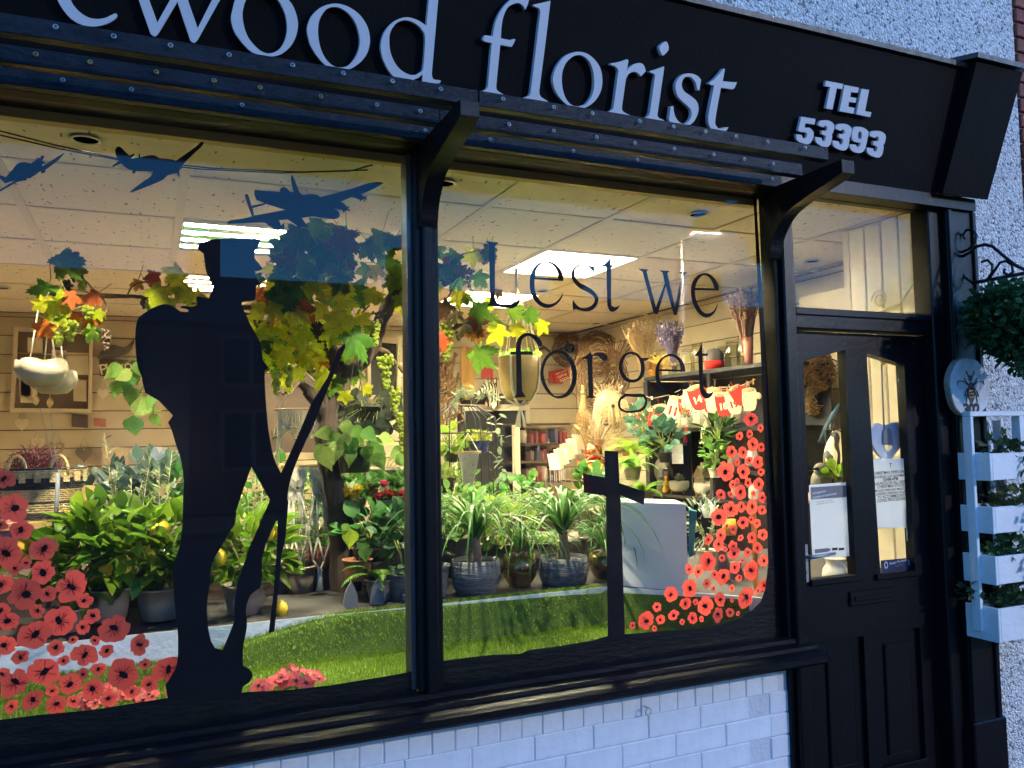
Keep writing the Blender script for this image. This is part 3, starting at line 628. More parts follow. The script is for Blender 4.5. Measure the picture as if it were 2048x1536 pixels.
for a, b in ((1772, 1130), (1820, 1125)):
    c = at(a, b, PY_); MB().solid([[(.0105*math.cos(i*.4), .015*math.sin(i*.4)) for i in range(16)], [(.007*math.cos(i*.4), .0105*math.sin(i*.4)) for i in range(16)]], c+Vector((0, -.0008, 0)), (1, 0, 0), (0, 0, 1), (0, -1, 0), .0003).build('roundel', WHITEF, bs_)
ps = card('payment_sticker', 'narrow card payment sticker in the door glass corner', 'sticker', '1811,1030! 1824,1028! 1827,1080! 1814,1082!', M('pale_grey_print', (.5, .52, .55), .5))
for (b, c_) in ((1034, (.6, .12, .05)), (1043, (.03, .08, .35)), (1051, (.03, .15, .4)), (1062, (.65, .05, .05)), (1072, (.02, .1, .4))):
    q = at(1819, b, PY_); MB().box(q.x-.012, q.x+.012, q.y-.0008, q.y-.0004, q.z-.008, q.z+.006).build('card_mark', M('card_print', c_, .5), ps)
card('blue_sticker', 'small tilted blue sticker above the payment sticker on the door glass', 'sticker', '1812,1015! 1823,1017! 1822,1027! 1811,1025!', M('blue_print', (.02, .10, .40), .5))
# wooden heart hanging on a cord
hh = thing('hanging_heart', 'pale blue-white wooden heart on a cord with a grey tag behind the door glass', 'ornament', at(1766, 915, .12))
hl = lambda t: [(at(a, b, .12).x, at(a, b, .12).z) for a, b in spline(t)]
HEARTW = M('pale_blue_wood', (.50, .56, .64), .6)
MB().solid([hl('1764,852! 1752,846 1743,850 1738,862 1738,880 1745,898 1757,914 1771,920 1785,908 1797,892 1806,874 1805,858 1796,846 1783,845 1772,849'), hl('1764,890! 1779,890! 1779,897 1772,905! 1766,898')], (0, .12, 0), (1, 0, 0), (0, 0, 1), (0, -1, 0), .014).build('heart', HEARTW, hh)
MB().solid([hl('1759,889! 1759,864! 1764,857 1770,856 1776,863! 1778,889!')], (0, .103, 0), (1, 0, 0), (0, 0, 1), (0, -1, 0), .005).build('tag', M('grey_wood_tag', (.25, .25, .24), .7), hh)
MB().tube([at(1763, 728, .11), at(1765, 790, .108), at(1768, 858, .106)], .0035, 6).build('cord', M('grey_cord', (.22, .2, .19), .8), hh)
kc = at(1766, 725, .1); MB().ball(kc, .012, 10, 8).tube([kc, kc+Vector((.03, .02, 0))], .007, 8).build('hook', BRASS, hh)

# ------------------------------------------------------------------ plaque, bracket basket and planter beside the door
bp = thing('bee_plaque', 'round whitewashed plaque with a painted bee and the number 302', 'plaque', at(1940, 830, -.1))
bc = at(1940, 775, -.09); rg = random.Random(3)
BW = M('whitewashed_wood', (.55, .57, .60), .7, var=.25, vs_=10, bump=.4, bs=40)
N_ = 40; ring = []
for i in range(N_):
    a = 2*math.pi*i/N_; q = 1+.02*math.sin(3*a+1)+.015*math.sin(7*a); ring.append((.128*q*math.cos(a), .133*q*math.sin(a)))
BWH = M('plaque_rim_bark', (.30, .27, .22), .9, var=.3, bump=.8)
MB().solid([ring], bc+Vector((0, .028, 0)), (1, 0, 0), (0, 0, 1), (0, -1, 0), .026).build('slab', BWH, bp)
MB().solid([[(a*.97, b*.97) for a, b in ring]], bc+Vector((0, .002, 0)), (1, 0, 0), (0, 0, 1), (0, -1, 0), .003).build('painted_face', BW, bp)
fy = bc.y-.0015
def bee(loop, mat, name, d=.0016, dy=0): MB().solid([spline(loop, 0, 0, .001)], (bc.x, fy+dy, bc.z), (1, 0, 0), (0, 0, 1), (0, -1, 0), d).build(name, mat, bp)
BB = M('bee_brown', (.05, .035, .025), .7); BY = M('bee_amber', (.45, .25, .06), .7); BWG = M('bee_wing', (.38, .41, .45), .6)
bee('-4,22 10,24 22,14 20,0 8,-8 -6,-4 -12,10', BB, 'thorax'); bee('-8,44 0,52 10,50 14,40 8,28 -4,28', BB, 'head')
bee('-20,-6 -22,-30 -8,-62 2,-72 14,-60 26,-30 22,-6 2,-2', BB, 'abdomen')
for z in (-14, -28, -42): bee('-16,%d! 20,%d! 18,%d! -15,%d!' % (z+2, z+5, z-2, z-5), BY, 'stripe', .0014, -.0018)
for sgn in (1, -1):
    bee(' '.join('%d,%d' % (3+sgn*a, b) for a, b in ((12, 8), (40, 26), (72, 30), (84, 16), (72, -6), (46, -10), (18, -2))), BWG, 'wing', .001, .0002)
    for (x1, z1, x2, z2) in ((10, 46, 24, 72), (16, 12, 40, 40), (16, 0, 44, -40), (14, -6, 34, -66)):
        p = Vector((bc.x+.003+sgn*x1*.001, fy-.002, bc.z+z1*.001)); q = Vector((bc.x+.003+sgn*x2*.001, fy-.002, bc.z+z2*.001))
        MB().tube([p, (p+q)/2+Vector((sgn*.006, 0, .004)), q], .0022, 5).build('leg', BB, bp)
    p = Vector((bc.x+.003+sgn*.014, fy-.002, bc.z+.008)); MB().tube([p, p+Vector((sgn*.03, 0, .018)), p+Vector((sgn*.066, 0, .02)), p+Vector((sgn*.07, 0, .004))], .0016, 5).build('wing_edge', BLACKF, bp)
mb = MB(); put_text(mb, '302', (bc.x, fy-.001, bc.z-.100), (1, 0, 0), (0, 0, 1), width=.105); mb.build('number', BLACKF, bp)

bk = thing('basket_bracket', 'scrolled wrought iron bracket on the black pilaster', 'bracket', atx(1920, 590, 3.31))
bx = lambda a, b, X=3.31: atx(a, b, X)
def scroll(pts, r=.006): MB().tube([bx(a, b) for a, b in pts], r, 6).build('scroll', IRON, bk)
MB().tube([bx(1918, 440), bx(1919, 500), bx(1921, 590)], .007, 6).build('backbar', IRON, bk)
MB().tube([bx(1945, 566), bx(2000, 556), bx(2090, 538)], .008, 6).build('arm', IRON, bk)
scroll([(1921, 515), (1940, 505), (1953, 493), (1970, 489), (1985, 493), (2005, 510), (2030, 530), (2075, 552)], .007)
scroll([(1922, 505), (1938, 498), (1950, 485), (1953, 470), (1945, 459), (1933, 460), (1926, 470), (1930, 478)])
scroll([(1920, 508), (1910, 497), (1907, 482), (1910, 470), (1918, 465), (1924, 470)])
scroll([(1963, 565), (1975, 558), (1984, 545), (1985, 530), (1975, 520), (1963, 524)])
scroll([(1978, 558), (1990, 540), (2000, 525), (2012, 522), (2024, 530), (2026, 544), (2016, 550), (2008, 545), (2010, 537)])
scroll([(1920, 540), (1930, 555), (1945, 566), (1958, 562)]); scroll([(1919, 507), (1905, 510), (1895, 520)]); scroll([(1921, 560), (1912, 575), (1900, 577), (1896, 566)])
hb = thing('hanging_basket', 'dark hanging basket overflowing with small green leaves beside the door', 'hanging basket', atx(2020, 650, 3.31))
bcn = atx(2020, 650, 3.31)
MB().lathe([(.02, -.12), (.06, -.10), (.095, -.05), (.11, .0), (.10, .0), (.04, -.03)], 20, bcn).build('basket', M('coir_liner', (.03, .022, .018), .95, bump=1, bs=60), hb)
for k in range(3):
    a = k*2.1; MB().tube([bcn+Vector((.15*math.cos(a), .15*math.sin(a), 0)), Vector((bcn.x, bcn.y, atx(2020, 560, 3.31).z))], .002, 4).build('chain', IRON, hb)

# leaf shapes -------------------------------------------------------
def leaf_mesh(name, prof, mat, fold=.12, curl=.15, n=None):
    """prof: half-width along the length 0..1 (+y is the tip direction, leaf lies in xy, faces +z)"""
    vs = []; fs = []; m = len(prof)
    for i, w in enumerate(prof):
        t = i/(m-1); z = -curl*t*t
        vs += [(-w, t, z+fold*w), (0, t, z), (w, t, z+fold*w)]
    for i in range(m-1):
        a = i*3; fs += [(a, a+1, a+4, a+3), (a+1, a+2, a+5, a+4)]
    me = MB().add(vs, fs, True).mesh(name); me.materials.append(mat); return me
def lobed_leaf(name, mat, seed, lob=(1, .86, .62), teeth=.07, curl=.25):
    rg = random.Random(seed); out = []
    tips = [(0, lob[0]), (52, lob[1]), (112, lob[2]), (-52, lob[1]), (-112, lob[2])]; n = 60
    for i in range(n):
        a = -155+310*i/(n-1); r = .30
        for ta, tl in tips:
            d = abs(a-ta)/40
            if d < 1: r = max(r, tl*(1-.62*d**1.1))
        r *= 1+teeth*(1 if i % 2 else -1)+rg.uniform(-.04, .04); q = R(a)
        out.append((r*math.sin(q)*.62, .30+r*math.cos(q)*.68))
    vs = [(0, .28, .03)]+[(x, y, -curl*(x*x+(y-.3)**2)+.05*math.sin(5*math.atan2(x, y-.3)+seed)+rg.uniform(-.015, .015)) for x, y in out]+[(0, .14, .0)]
    k = len(vs)-1; fs = [(0, i+1, i) for i in range(1, n)]+[(0, 1, k), (0, k, n)]
    me = MB().add(vs, fs, True).mesh(name); me.materials.append(mat); return me
def recolor(me, mat):
    c = me.copy(); c.materials.clear(); c.materials.append(mat); return c
def heart_mesh(name, mat):
    prof = [.02, .30, .36, .35, .30, .22, .12, .05, .0]; return leaf_mesh(name, prof, mat, .25, .3)
def cluster(mb, me, c, rad, n, size, rg, up=.35, flat=1.0, lo=-1.0):
    """many copies of one leaf joined into a mass"""
    vs0 = [v.co.copy() for v in me.vertices]; fs0 = [list(p.vertices) for p in me.polygons]
    for _ in range(n):
        while True:
            p = Vector((rg.uniform(-1, 1), rg.uniform(-1, 1), rg.uniform(lo, 1)))
            if .25 < p.length < 1: break
        d = p.normalized(); e = Euler((rg.uniform(-.9, .9), rg.uniform(-.9, .9), rg.uniform(0, 6.3)))
        q = (d+Vector((0, 0, up))).to_track_quat('Y', 'Z').to_matrix().to_4x4() @ e.to_matrix().to_4x4()
        s = size*rg.uniform(.65, 1.25); T = Matrix.Translation(Vector(c)+Vector((p.x*rad[0], p.y*rad[1], p.z*rad[2]*flat))) @ q @ Matrix.Scale(s, 4)
        mb.add([T @ v for v in vs0], fs0, True)
    return mb
SMALL = leaf_mesh('small_leaf', [.03, .26, .34, .24, .0], IVYD, .2, .2)
IVY = lobed_leaf('ivy_leaf', IVYL, 5, (1, .7, .45), .03, .2)
rg = random.Random(11)
fo = MB(); cluster(fo, SMALL, bcn+Vector((.0, .0, .02)), (.19, .17, .17), 2600, .032, rg, .3)
cluster(fo, SMALL, bcn+Vector((.05, -.05, -.08)), (.15, .12, .14), 700, .036, rg, -.4)
fo.build('foliage', IVYD, hb, kind='stuff')
for k in range(5):
    p = bcn+Vector((rg.uniform(-.1, .1), -.12, -.1)); addobj('trailing_leaf', recolor(SMALL, leafm('bright_trailing_leaf', (.04, .17, .07), .2)), hb, p-hb.location, (R(200), 0, rg.uniform(-1, 1)), .08)

wp = thing('wall_planter', 'white painted four-tier trough planter with trailing ivy on the wall', 'planter', (3.36, -.13, .66))
troughs = [(1.33, 1.445), (1.11, 1.222), (.90, 1.018), (.665, .805)]
for (z0, z1) in troughs:
    tr = MB().box(3.205, 3.219, -.215, -.065, z0, z1, .002).build('trough', WHITEP, wp)
    MB().box(3.2195, 3.62, -.215, -.203, z0+.002, z1-.001, .002).build('front_board', WHITEP, tr)
    MB().box(3.2195, 3.62, -.075, -.063, z0+.002, z1-.001, .002).build('back_board', WHITEP, tr)
    MB().box(3.2195, 3.62, -.202, -.076, z0+.004, z0+.014).build('base_board', WHITEP, tr)
    MB().box(3.2195, 3.62, -.202, -.076, z0+.0145, z1-.03).build('soil', SOIL, tr)
MB().box(3.187, 3.2045, -.15, -.11, .70, 1.60, .002).build('post', WHITEP, wp)
MB().box(3.50, 3.52, -.062, -.02, .6, 1.585, .002).build('post', WHITEP, wp)
MB().box(3.187, 3.53, -.15, -.11, 1.601, 1.622, .002).build('top_rail', WHITEP, wp)
MB().box(3.50, 3.532, -.15, -.11, 1.45, 1.60, .002).build('post', WHITEP, wp)
ivd = ['sparse ivy in the top trough of the white planter', 'yellowing ivy in the second trough of the white planter', 'trailing ivy in the third trough of the white planter', 'bushy ivy spilling from the bottom trough of the white planter']
for k, (z0, z1) in enumerate(troughs):
    mb = MB(); c = Vector((3.44, -.15, z1+.02)); cluster(mb, IVY, c, (.19, .08, .06), [90, 130, 150, 190][k], .045, rg, .5)
    cluster(mb, IVY, c+Vector((.05, -.08, -.06)), (.13, .03, .08), [20, 36, 70, 80][k], .045, rg, -.6)
    if k == 3: cluster(mb, IVY, Vector((3.20, -.1, z1+.06)), (.03, .05, .06), 16, .045, rg)
    t = thing('ivy_plant', ivd[k], 'plant', (3.44, -.15, z1-.03))
    mb.build('leaves', leafm('ivy_tone', [(.09, .13, .045), (.13, .13, .045), (.06, .13, .045), (.06, .10, .04)][k], .2), t, kind='stuff')

# ------------------------------------------------------------------ stickers on the inside of the glass
SY = .0075
def gl(txt, x0=0, y0=0, s=1.0): return [(at(a, b, SY).x, at(a, b, SY).z) for a, b in spline(txt, x0, y0, s)]
def decal(loops, dy=0): return MB().solid(loops, (0, SY+.0006+dy, 0), (1, 0, 0), (0, 0, 1), (0, -1, 0), .0006)
wl_ = thing('window_lettering', 'black serif words Lest we forget on the window glass', 'lettering', at(1190, 800, SY))
def wlet(loops, x0, y0, s): decal([gl(l, x0, y0, s) for l in loops]).build('letter', VINYL, wl_)
D = .10742
wlet(['70,160! 275,185! 218,235! 220,980! 245,1055 300,1082 400,1085 490,1070 550,1035 600,985! 585,1040 540,1108 470,1145! 380,1137! 95,1104! 140,1070 150,1020! 130,200!'], 960, 460, C_)
wlet(['1215,745! 1220,680 1190,590 1110,500 1010,455 920,460 820,510 750,620 728,760 740,900 790,1020 870,1100 960,1140 1060,1125 1150,1060 1200,980 1215,905! 1180,980 1100,1060 1000,1085 900,1050 830,960 800,840 800,720! 1000,735!', '805,690! 820,600 870,520 950,480 1040,500 1110,570 1140,650 1140,710!'], 960, 460, C_)
wlet(['1675,510! 1672,625! 1625,580 1580,530 1510,520 1440,540 1390,600 1395,690 1460,770 1560,820 1660,890 1725,980 1725,1060 1680,1140 1600,1185 1500,1185 1400,1155! 1365,1175! 1355,1080 1365,1020! 1400,1080 1470,1135 1560,1140 1640,1100 1680,1030 1660,970 1580,910 1460,850 1370,760 1335,660 1360,570 1430,510 1510,500 1600,515 1640,530'], 960, 460, C_)
wlet(['160,520! 230,480 280,420 298,365! 305,505! 390,522! 310,550! 310,1060 330,1110 370,1130 440,1100! 400,1160 340,1195 290,1180 255,1100! 240,545!'], 1180, 460, C_)
wlet(['705,565! 860,578! 825,605! 965,1130! 1095,780! 1065,625! 1015,590! 1165,600! 1130,630! 1245,1130! 1345,645! 1295,610! 1425,620! 1390,650! 1270,1245! 1225,1240! 1110,820! 990,1232! 935,1225! 770,610!'], 1180, 460, C_)
wlet(['1880,885! 1880,820 1840,730 1760,650 1670,630 1570,670 1500,770 1480,900 1500,1050 1560,1180 1640,1260 1720,1280 1800,1235 1850,1150 1870,1065! 1820,1170 1740,1220 1660,1205 1590,1110 1545,990 1535,880!', '1540,845! 1570,750 1640,670 1710,670 1780,740 1825,855!'], 1180, 460, C_)
wlet(['105,495! 205,495! 210,350 260,230 350,160 450,150 560,190 650,260 690,340 670,400 620,390 570,310 500,230 430,205 350,240 305,320 295,490! 510,495! 510,555! 300,555! 320,1230! 390,1340! 155,1355! 215,1290! 205,555! 100,550!'], 1010, 650, D)
wlet(['1000,470 1130,510 1240,620 1310,760 1340,920 1320,1080 1260,1230 1160,1330 1010,1370 880,1330 770,1230 690,1080 655,920 680,760 750,600 860,500', '1000,520 1100,560 1190,680 1240,830 1255,970 1230,1110 1160,1230 1080,1300 1000,1320 910,1310 830,1210 760,1080 720,920 730,780 790,640 890,550'], 1010, 650, D)
wlet(['1410,615! 1500,580 1600,500! 1620,560! 1700,520 1800,515 1880,550 1910,610 1880,660 1820,660 1770,610 1720,570 1640,575! 1625,650! 1645,1310! 1725,1360! 1500,1360! 1560,1310! 1535,640!'], 1010, 650, D)
wlet(['490,405 600,430 680,520! 830,515! 780,570! 725,580! 740,680 730,800 680,900 600,960 500,980 390,950 310,860 260,730 270,600 330,480 400,425', '490,450 580,480 640,560 670,680 660,800 610,890 540,920 450,910 380,850 330,740 330,620 380,500 430,460'], 1210, 660, D)
wlet(['330,1150! 360,1180 500,1190 700,1190 770,1250 785,1340 760,1440 680,1510 560,1540 400,1540 290,1490 245,1400 260,1300 310,1230 360,1205', '400,1240 560,1250 700,1250 750,1310 730,1400 660,1470 540,1500 400,1500 300,1450 280,1370 310,1290'], 1210, 660, D)
wlet(['1495,775! 1490,690 1430,560 1330,470 1220,445 1110,480 1010,570 950,700 940,850 970,1000 1050,1120 1150,1190 1270,1215 1380,1180 1460,1090! 1430,1100 1350,1150 1240,1165 1130,1110 1050,1000 1010,870 1005,765!', '1005,730! 1030,620 1110,520 1210,490 1310,520 1390,620 1410,740!'], 1210, 660, D)
wlet(['1655,475! 1750,370 1800,215! 1815,435! 1920,440! 1910,480! 1820,485! 1830,1000 1860,1120 1930,1180 2020,1150! 1990,1220 1920,1275 1840,1260 1780,1180 1760,1050! 1740,485!'], 1210, 660, D)
def sticker(name, label, cat, polys, group=None):
    t = None
    L = [[gl(*p)] if isinstance(p, tuple) else [gl(p)] for p in polys]
    if len(L) == 1: return decal(L[0]).single(name, VINYL, label, cat, group)
    xs = [a for l in L for a, b in l[0]]; zs = [b for l in L for a, b in l[0]]
    t = thing(name, label, cat, ((min(xs)+max(xs))/2, SY, min(zs)), group)
    for i, l in enumerate(L): decal(l, .0008*i).build(['body', 'tail', 'strap', 'band'][i], VINYL, t)
    return t
S1 = .20508; S3 = .16602
sticker('aeroplane_sticker', 'dark silhouette of a fighter aeroplane flying in behind another fighter', 'sticker', [('-60,380! -40,420! 55,460! 110,400 170,330 230,313 300,325! 370,285! 340,275! 395,275! 400,255 430,250 425,275 410,300! 455,325! 415,330! 410,355! 620,225! 632,222! 560,300 440,390! 440,410 405,425! 395,400! 340,440! 290,472! 265,470! 255,490! 170,505! 0,600! -60,632! -60,610! 0,580! 145,492! 50,520! 0,475! -60,440!', 0, 260, S1)], 'aeroplane silhouettes on the glass')
sticker('aeroplane_sticker', 'dark silhouette of a single-engined fighter between another fighter and the bomber', 'sticker', [('1125,190 1150,162 1180,170 1230,220 1262,250! 1305,228! 1315,240! 1270,280! 1350,268! 1355,218! 1372,265! 1430,250 1500,245 1560,275! 1660,285 1715,300! 1800,240 1900,170 1960,118 1985,125 1960,165 1880,240 1780,340! 1755,370! 1800,360! 1760,380! 1745,410! 1755,470! 1725,420! 1640,440 1580,490 1440,550 1280,610! 1265,605! 1300,575 1400,500 1470,450 1490,405! 1325,400! 1315,425! 1290,420! 1290,395! 1240,375 1180,325! 1100,362! 1095,345! 1160,300! 1130,240', 0, 260, S1)], 'aeroplane silhouettes on the glass')
sticker('aeroplane_sticker', 'dark silhouette of a four-engined bomber above the soldier', 'sticker', [('415,240! 720,262! 730,220 770,205 810,225 840,260! 885,265! 855,110 870,60 890,100 935,210 960,270 1000,300! 1080,290 1170,300 1205,325! 1350,290 1600,220 1750,170 1880,145 1970,155! 1900,200 1800,250 1700,290! 1740,325! 1780,305! 1755,335! 1775,365! 1745,352! 1700,362! 1690,385! 1680,355! 1600,330 1550,340 1450,380! 1500,410 1530,445! 1565,435! 1540,465! 1575,500! 1535,485! 1500,495! 1490,520! 1480,485! 1370,462! 1420,490 1445,540 1420,580 1340,590 1200,570 1100,560 985,578! 1030,640! 1075,690! 1030,685! 970,690! 965,710! 940,680! 870,630 810,595! 715,605! 735,665! 775,635! 775,715! 735,705! 700,725! 690,755! 680,725! 600,680 550,640 510,630! 300,640 100,650! 85,635! 130,605 300,580 415,548! 790,480! 565,412! 490,380! 440,360! 415,300!', 440, 340, S3),
   ('300,310 320,290 345,310 380,430! 555,395! 540,418! 395,458! 412,550! 385,555! 340,440', 440, 340, S3)], 'aeroplane silhouettes on the glass')
a_ = '740,170 800,120 920,95 1100,88 1300,85 1370,95 1385,130 1360,180 1330,230 1330,290 1370,340 1410,395! 1380,415 1330,420! 1340,470 1370,530! 1375,550 1340,580! 1340,620 1335,700 1310,725 1200,738! 1195,780 1225,840! 1300,860! 1240,870! 1290,980 1360,1100 1395,1200 1410,1330! 1475,1415! 1430,1440!'
b_ = '905,590! 880,640 860,700! 750,680 730,710 740,760 690,785 600,775 560,795! 640,815 640,838 570,835! 540,815 480,775 400,760 300,790 200,850 140,900 115,970 105,1080 110,1250 130,1400 170,1500'
def cv(txt, x0, y0, s):
    o = []
    for w in txt.split():
        c = '!' if w.endswith('!') else ''; x, y = w.rstrip('!').split(','); o.append('%.1f,%.1f%s' % (x0+float(x)*s, y0+float(y)*s, c))
    return o
front = cv(a_, 250, 460, .19531); back = cv(b_, 250, 460, .19531)
mid = '531,790 537,860 548,915 562,946! 574,920! 598,866 623,806! 655,755! 669,718 676,700 689,687! 690,696 679,718 667,751! 651,790! 626,853! 598,913 583,953 575,990 577,1005! 568,1030! 552,1042! 532,1089 524,1123 524,1153 520,1176! 501,1191 492,1218 494,1252 486,1297 486,1331! 501,1341 505,1354 498,1365! 486,1373! 480,1400! 336,1402! 331,1369! 339,1358 354,1327 356,1274 352,1236 348,1191 346,1153 348,1127 361,1085 365,1040 366,1000 367,960 362,920 352,890 343,860 336,845! 346,831! 318,802! 290,785! 284,760!'.split()
hatb = cv('880,540 830,420 815,320 805,240! 770,215', 250, 460, .19531)
sold = ' '.join(front+mid+back[::-1]+hatb)
gap = '503,934! 540,1000! 519,1049! 500,1092! 486,1134! 475,1165! 469,1203! 468,1244! 459,1267! 445,1300! 430,1296! 422,1282! 416,1252 414,1210 420,1165 424,1127 444,1091! 456,1068! 470,1049! 473,1021! 484,986!'
t = thing('soldier_sticker', 'large black silhouette of a soldier standing with bowed rifle on the glass', 'sticker', at(420, 1395, SY))
decal([gl(sold), gl(gap)]).build('figure', VINYL, t)
decal([gl('562,1006! 577,1004! 571,1076! 563,1110! 557,1180! 549,1263! 537,1267! 547,1190! 553,1110! 556,1030!')], .0009).build('scabbard', VINYL, t)
sticker('cross_sticker', 'black painted wooden cross standing by the poppies on the glass', 'sticker', ['1209,901! 1236,903! 1239,966! 1290,984! 1288,1010! 1241,991! 1250,1275! 1216,1282! 1212,992! 1168,985! 1166,947! 1210,955!'])
pg = thing('painted_ground', 'rough black painted ground along the bottom of the window glass', 'sticker', at(800, 1400, SY))
PAINT = M('brushed_black_paint', (.006, .0055, .005), .6, spec=.12, var=.6, vs_=40, bump=.6, bs=60, stretch=(.3, 1, 1))
def ground(txt, x0, x1):
    top = [(at(a, b, SY).x, at(a, b, SY).z) for a, b in spline(txt)]
    top = [p for p in top]; return MB().solid([[(x0, .742)]+top+[(x1, .742)]], (0, SY+.002, 0), (1, 0, 0), (0, 0, 1), (0, -1, 0), .0008)
ground('-300,1500! -100,1458! 0,1440! 80,1430! 180,1421! 330,1397! 420,1390! 500,1384! 580,1380! 660,1371! 740,1358! 800,1348! 836,1340!', -1.42, .782).build('brushed_band', PAINT, pg)
ground('868,1324! 930,1316! 980,1310! 1040,1308! 1060,1300! 1120,1292! 1180,1282! 1225,1270! 1255,1268! 1330,1262! 1400,1256! 1440,1249! 1478,1237! 1505,1220! 1522,1203! 1531,1180! 1537,1130! 1534,1000! 1528,850! 1520,650! 1507,388! 1512,388! 1570,1290!', .862, 2.262).build('brushed_band', PAINT, pg)
# poppies
def poppy_shape(seed):
    rg = random.Random(seed); n = 44; k = rg.choice([3, 4, 4, 5]); ph = rg.uniform(0, 6); L = []
    el = rg.uniform(.74, 1.0); rot = rg.uniform(0, 3.1)
    dp = [rg.uniform(.05, .3) for _ in range(k)]; wd = [rg.uniform(.25, .45) for _ in range(k)]; pa = [ph+6.283*q/k+rg.uniform(-.35, .35) for q in range(k)]
    for i in range(n):
        a = 2*math.pi*i/n; r = 1.0+.05*math.sin(2*a+seed)+.04*math.sin(5*a+2*seed)+.025*math.sin(11*a+seed)
        for q in range(k):
            dd = abs((a-pa[q]+math.pi) % 6.2832-math.pi)/wd[q]
            if dd < 1: r -= dp[q]*(1-dd)**1.5
        x, y = r*math.cos(a), r*math.sin(a)*el; L.append((x*math.cos(rot)-y*math.sin(rot), x*math.sin(rot)+y*math.cos(rot)))
    pet = MB().solid([L], (0, 0, 0), (1, 0, 0), (0, 0, 1), (0, -1, 0), .012).mesh('petals'); pet.materials.append(POPPY)
    c = []; cx, cy_ = rg.uniform(-.1, .1), rg.uniform(-.1, .1); sx = rg.uniform(.16, .26); sy = rg.uniform(.22, .34)
    for i in range(20):
        a = 2*math.pi*i/20; r = 1+.35*(rg.random()-.5); x, y = sx*r*math.cos(a), sy*r*math.sin(a); q = rot*.5
        c.append((cx+x*math.cos(q)-y*math.sin(q), cy_+x*math.sin(q)+y*math.cos(q)))
    cen = MB().solid([c], (0, -.02, 0), (1, 0, 0), (0, 0, 1), (0, -1, 0), .01).mesh('centre'); cen.materials.append(VINYL)
    return pet, cen
PV = [poppy_shape(s) for s in range(3, 19)]
LEFTP = '26,1015,26 43,1060,19 2,1050,12 11,1105,28 87,1098,23 52,1126,11 30,1138,12 86,1144,22 4,1168,18 49,1186,29 96,1188,15 143,1173,29 170,1201,14 74,1222,13 16,1242,19 0,1222,16 69,1270,27 120,1242,28 185,1232,14 166,1255,13 228,1258,26 10,1290,19 41,1314,15 112,1296,15 127,1321,11 169,1310,23 190,1281,9 146,1280,9 213,1302,13 279,1290,19 88,1344,29 30,1367,27 5,1349,13 197,1338,14 166,1348,11 246,1348,28 290,1328,11 336,1339,27 140,1367,20 105,1381,12 186,1379,20 299,1368,16 65,1400,19 23,1413,13 112,1409,19 146,1403,12 264,1383,14 218,1398,15 7,957,20 -30,1080,25 -40,1200,26 -35,1320,28 -45,1000,22 -60,1390,25'
RIGHTP = '1502,839,16 1521,856,8 1479,872,9 1499,868,8 1506,889,13 1522,895,9 1463,904,12 1486,905,11 1474,925,7 1498,921,8 1516,925,13 1452,942,19 1487,943,14 1522,944,8 1465,969,8 1474,962,6 1496,965,9 1517,968,12 1442,989,11 1461,989,7 1481,985,14 1507,987,6 1524,995,10 1462,1018,17 1483,1014,10 1504,1014,14 1524,1020,10 1438,1034,18 1486,1045,13 1502,1039,7 1514,1047,9 1466,1059,9 1453,1053,5 1442,1070,12 1417,1079,10 1481,1076,7 1503,1075,11 1526,1069,13 1437,1090,12 1515,1096,11 1495,1105,9 1466,1093,11 1468,1106,14 1450,1098,6 1416,1123,18 1444,1116,8 1485,1121,5 1527,1121,12 1502,1141,19 1470,1135,12 1378,1138,10 1396,1142,11 1429,1149,8 1446,1153,16 1478,1156,8 1528,1170,11 1414,1167,9 1379,1176,18 1342,1188,15 1427,1177,6 1464,1176,7 1492,1195,20 1371,1207,13 1391,1204,6 1411,1211,18 1440,1199,14 1464,1200,5 1314,1214,10 1347,1230,12 1460,1225,10 1476,1227,5 1385,1236,11 1436,1230,14 1292,1241,17 1321,1239,10 1403,1238,6 1364,1244,6 1265,1251,7 1309,1257,6 1516,1181,7'
rg = random.Random(21)
for lst, where, grp in ((LEFTP, 'in the drift behind the soldier', 'poppies behind the soldier'), (RIGHTP, 'in the drift beside the cross', 'poppies beside the cross')):
    for i, w in enumerate(lst.split()):
        a, b, r = [float(q) for q in w.split(',')]; c = at(a, b, SY+.0035+.0004*(i % 7))
        # radius in metres across the sight line, kept square on the glass
        rm = (at(a, b-r, SY)-at(a, b+r, SY)).length/2*1.12; pet, cen = PV[(i*5+int(r)) % len(PV)]
        big = 'large' if rm > .038 else ('medium-sized' if rm > .021 else 'small')
        t = thing('poppy_sticker', '%s red black-centred poppy on the glass %s' % (big, where), 'sticker', c, grp)
        t.scale = (rm, .02, rm); t.rotation_euler = (0, rg.uniform(0, 6.28), 0)
        addobj('petals', pet, t); addobj('centre', cen, t)
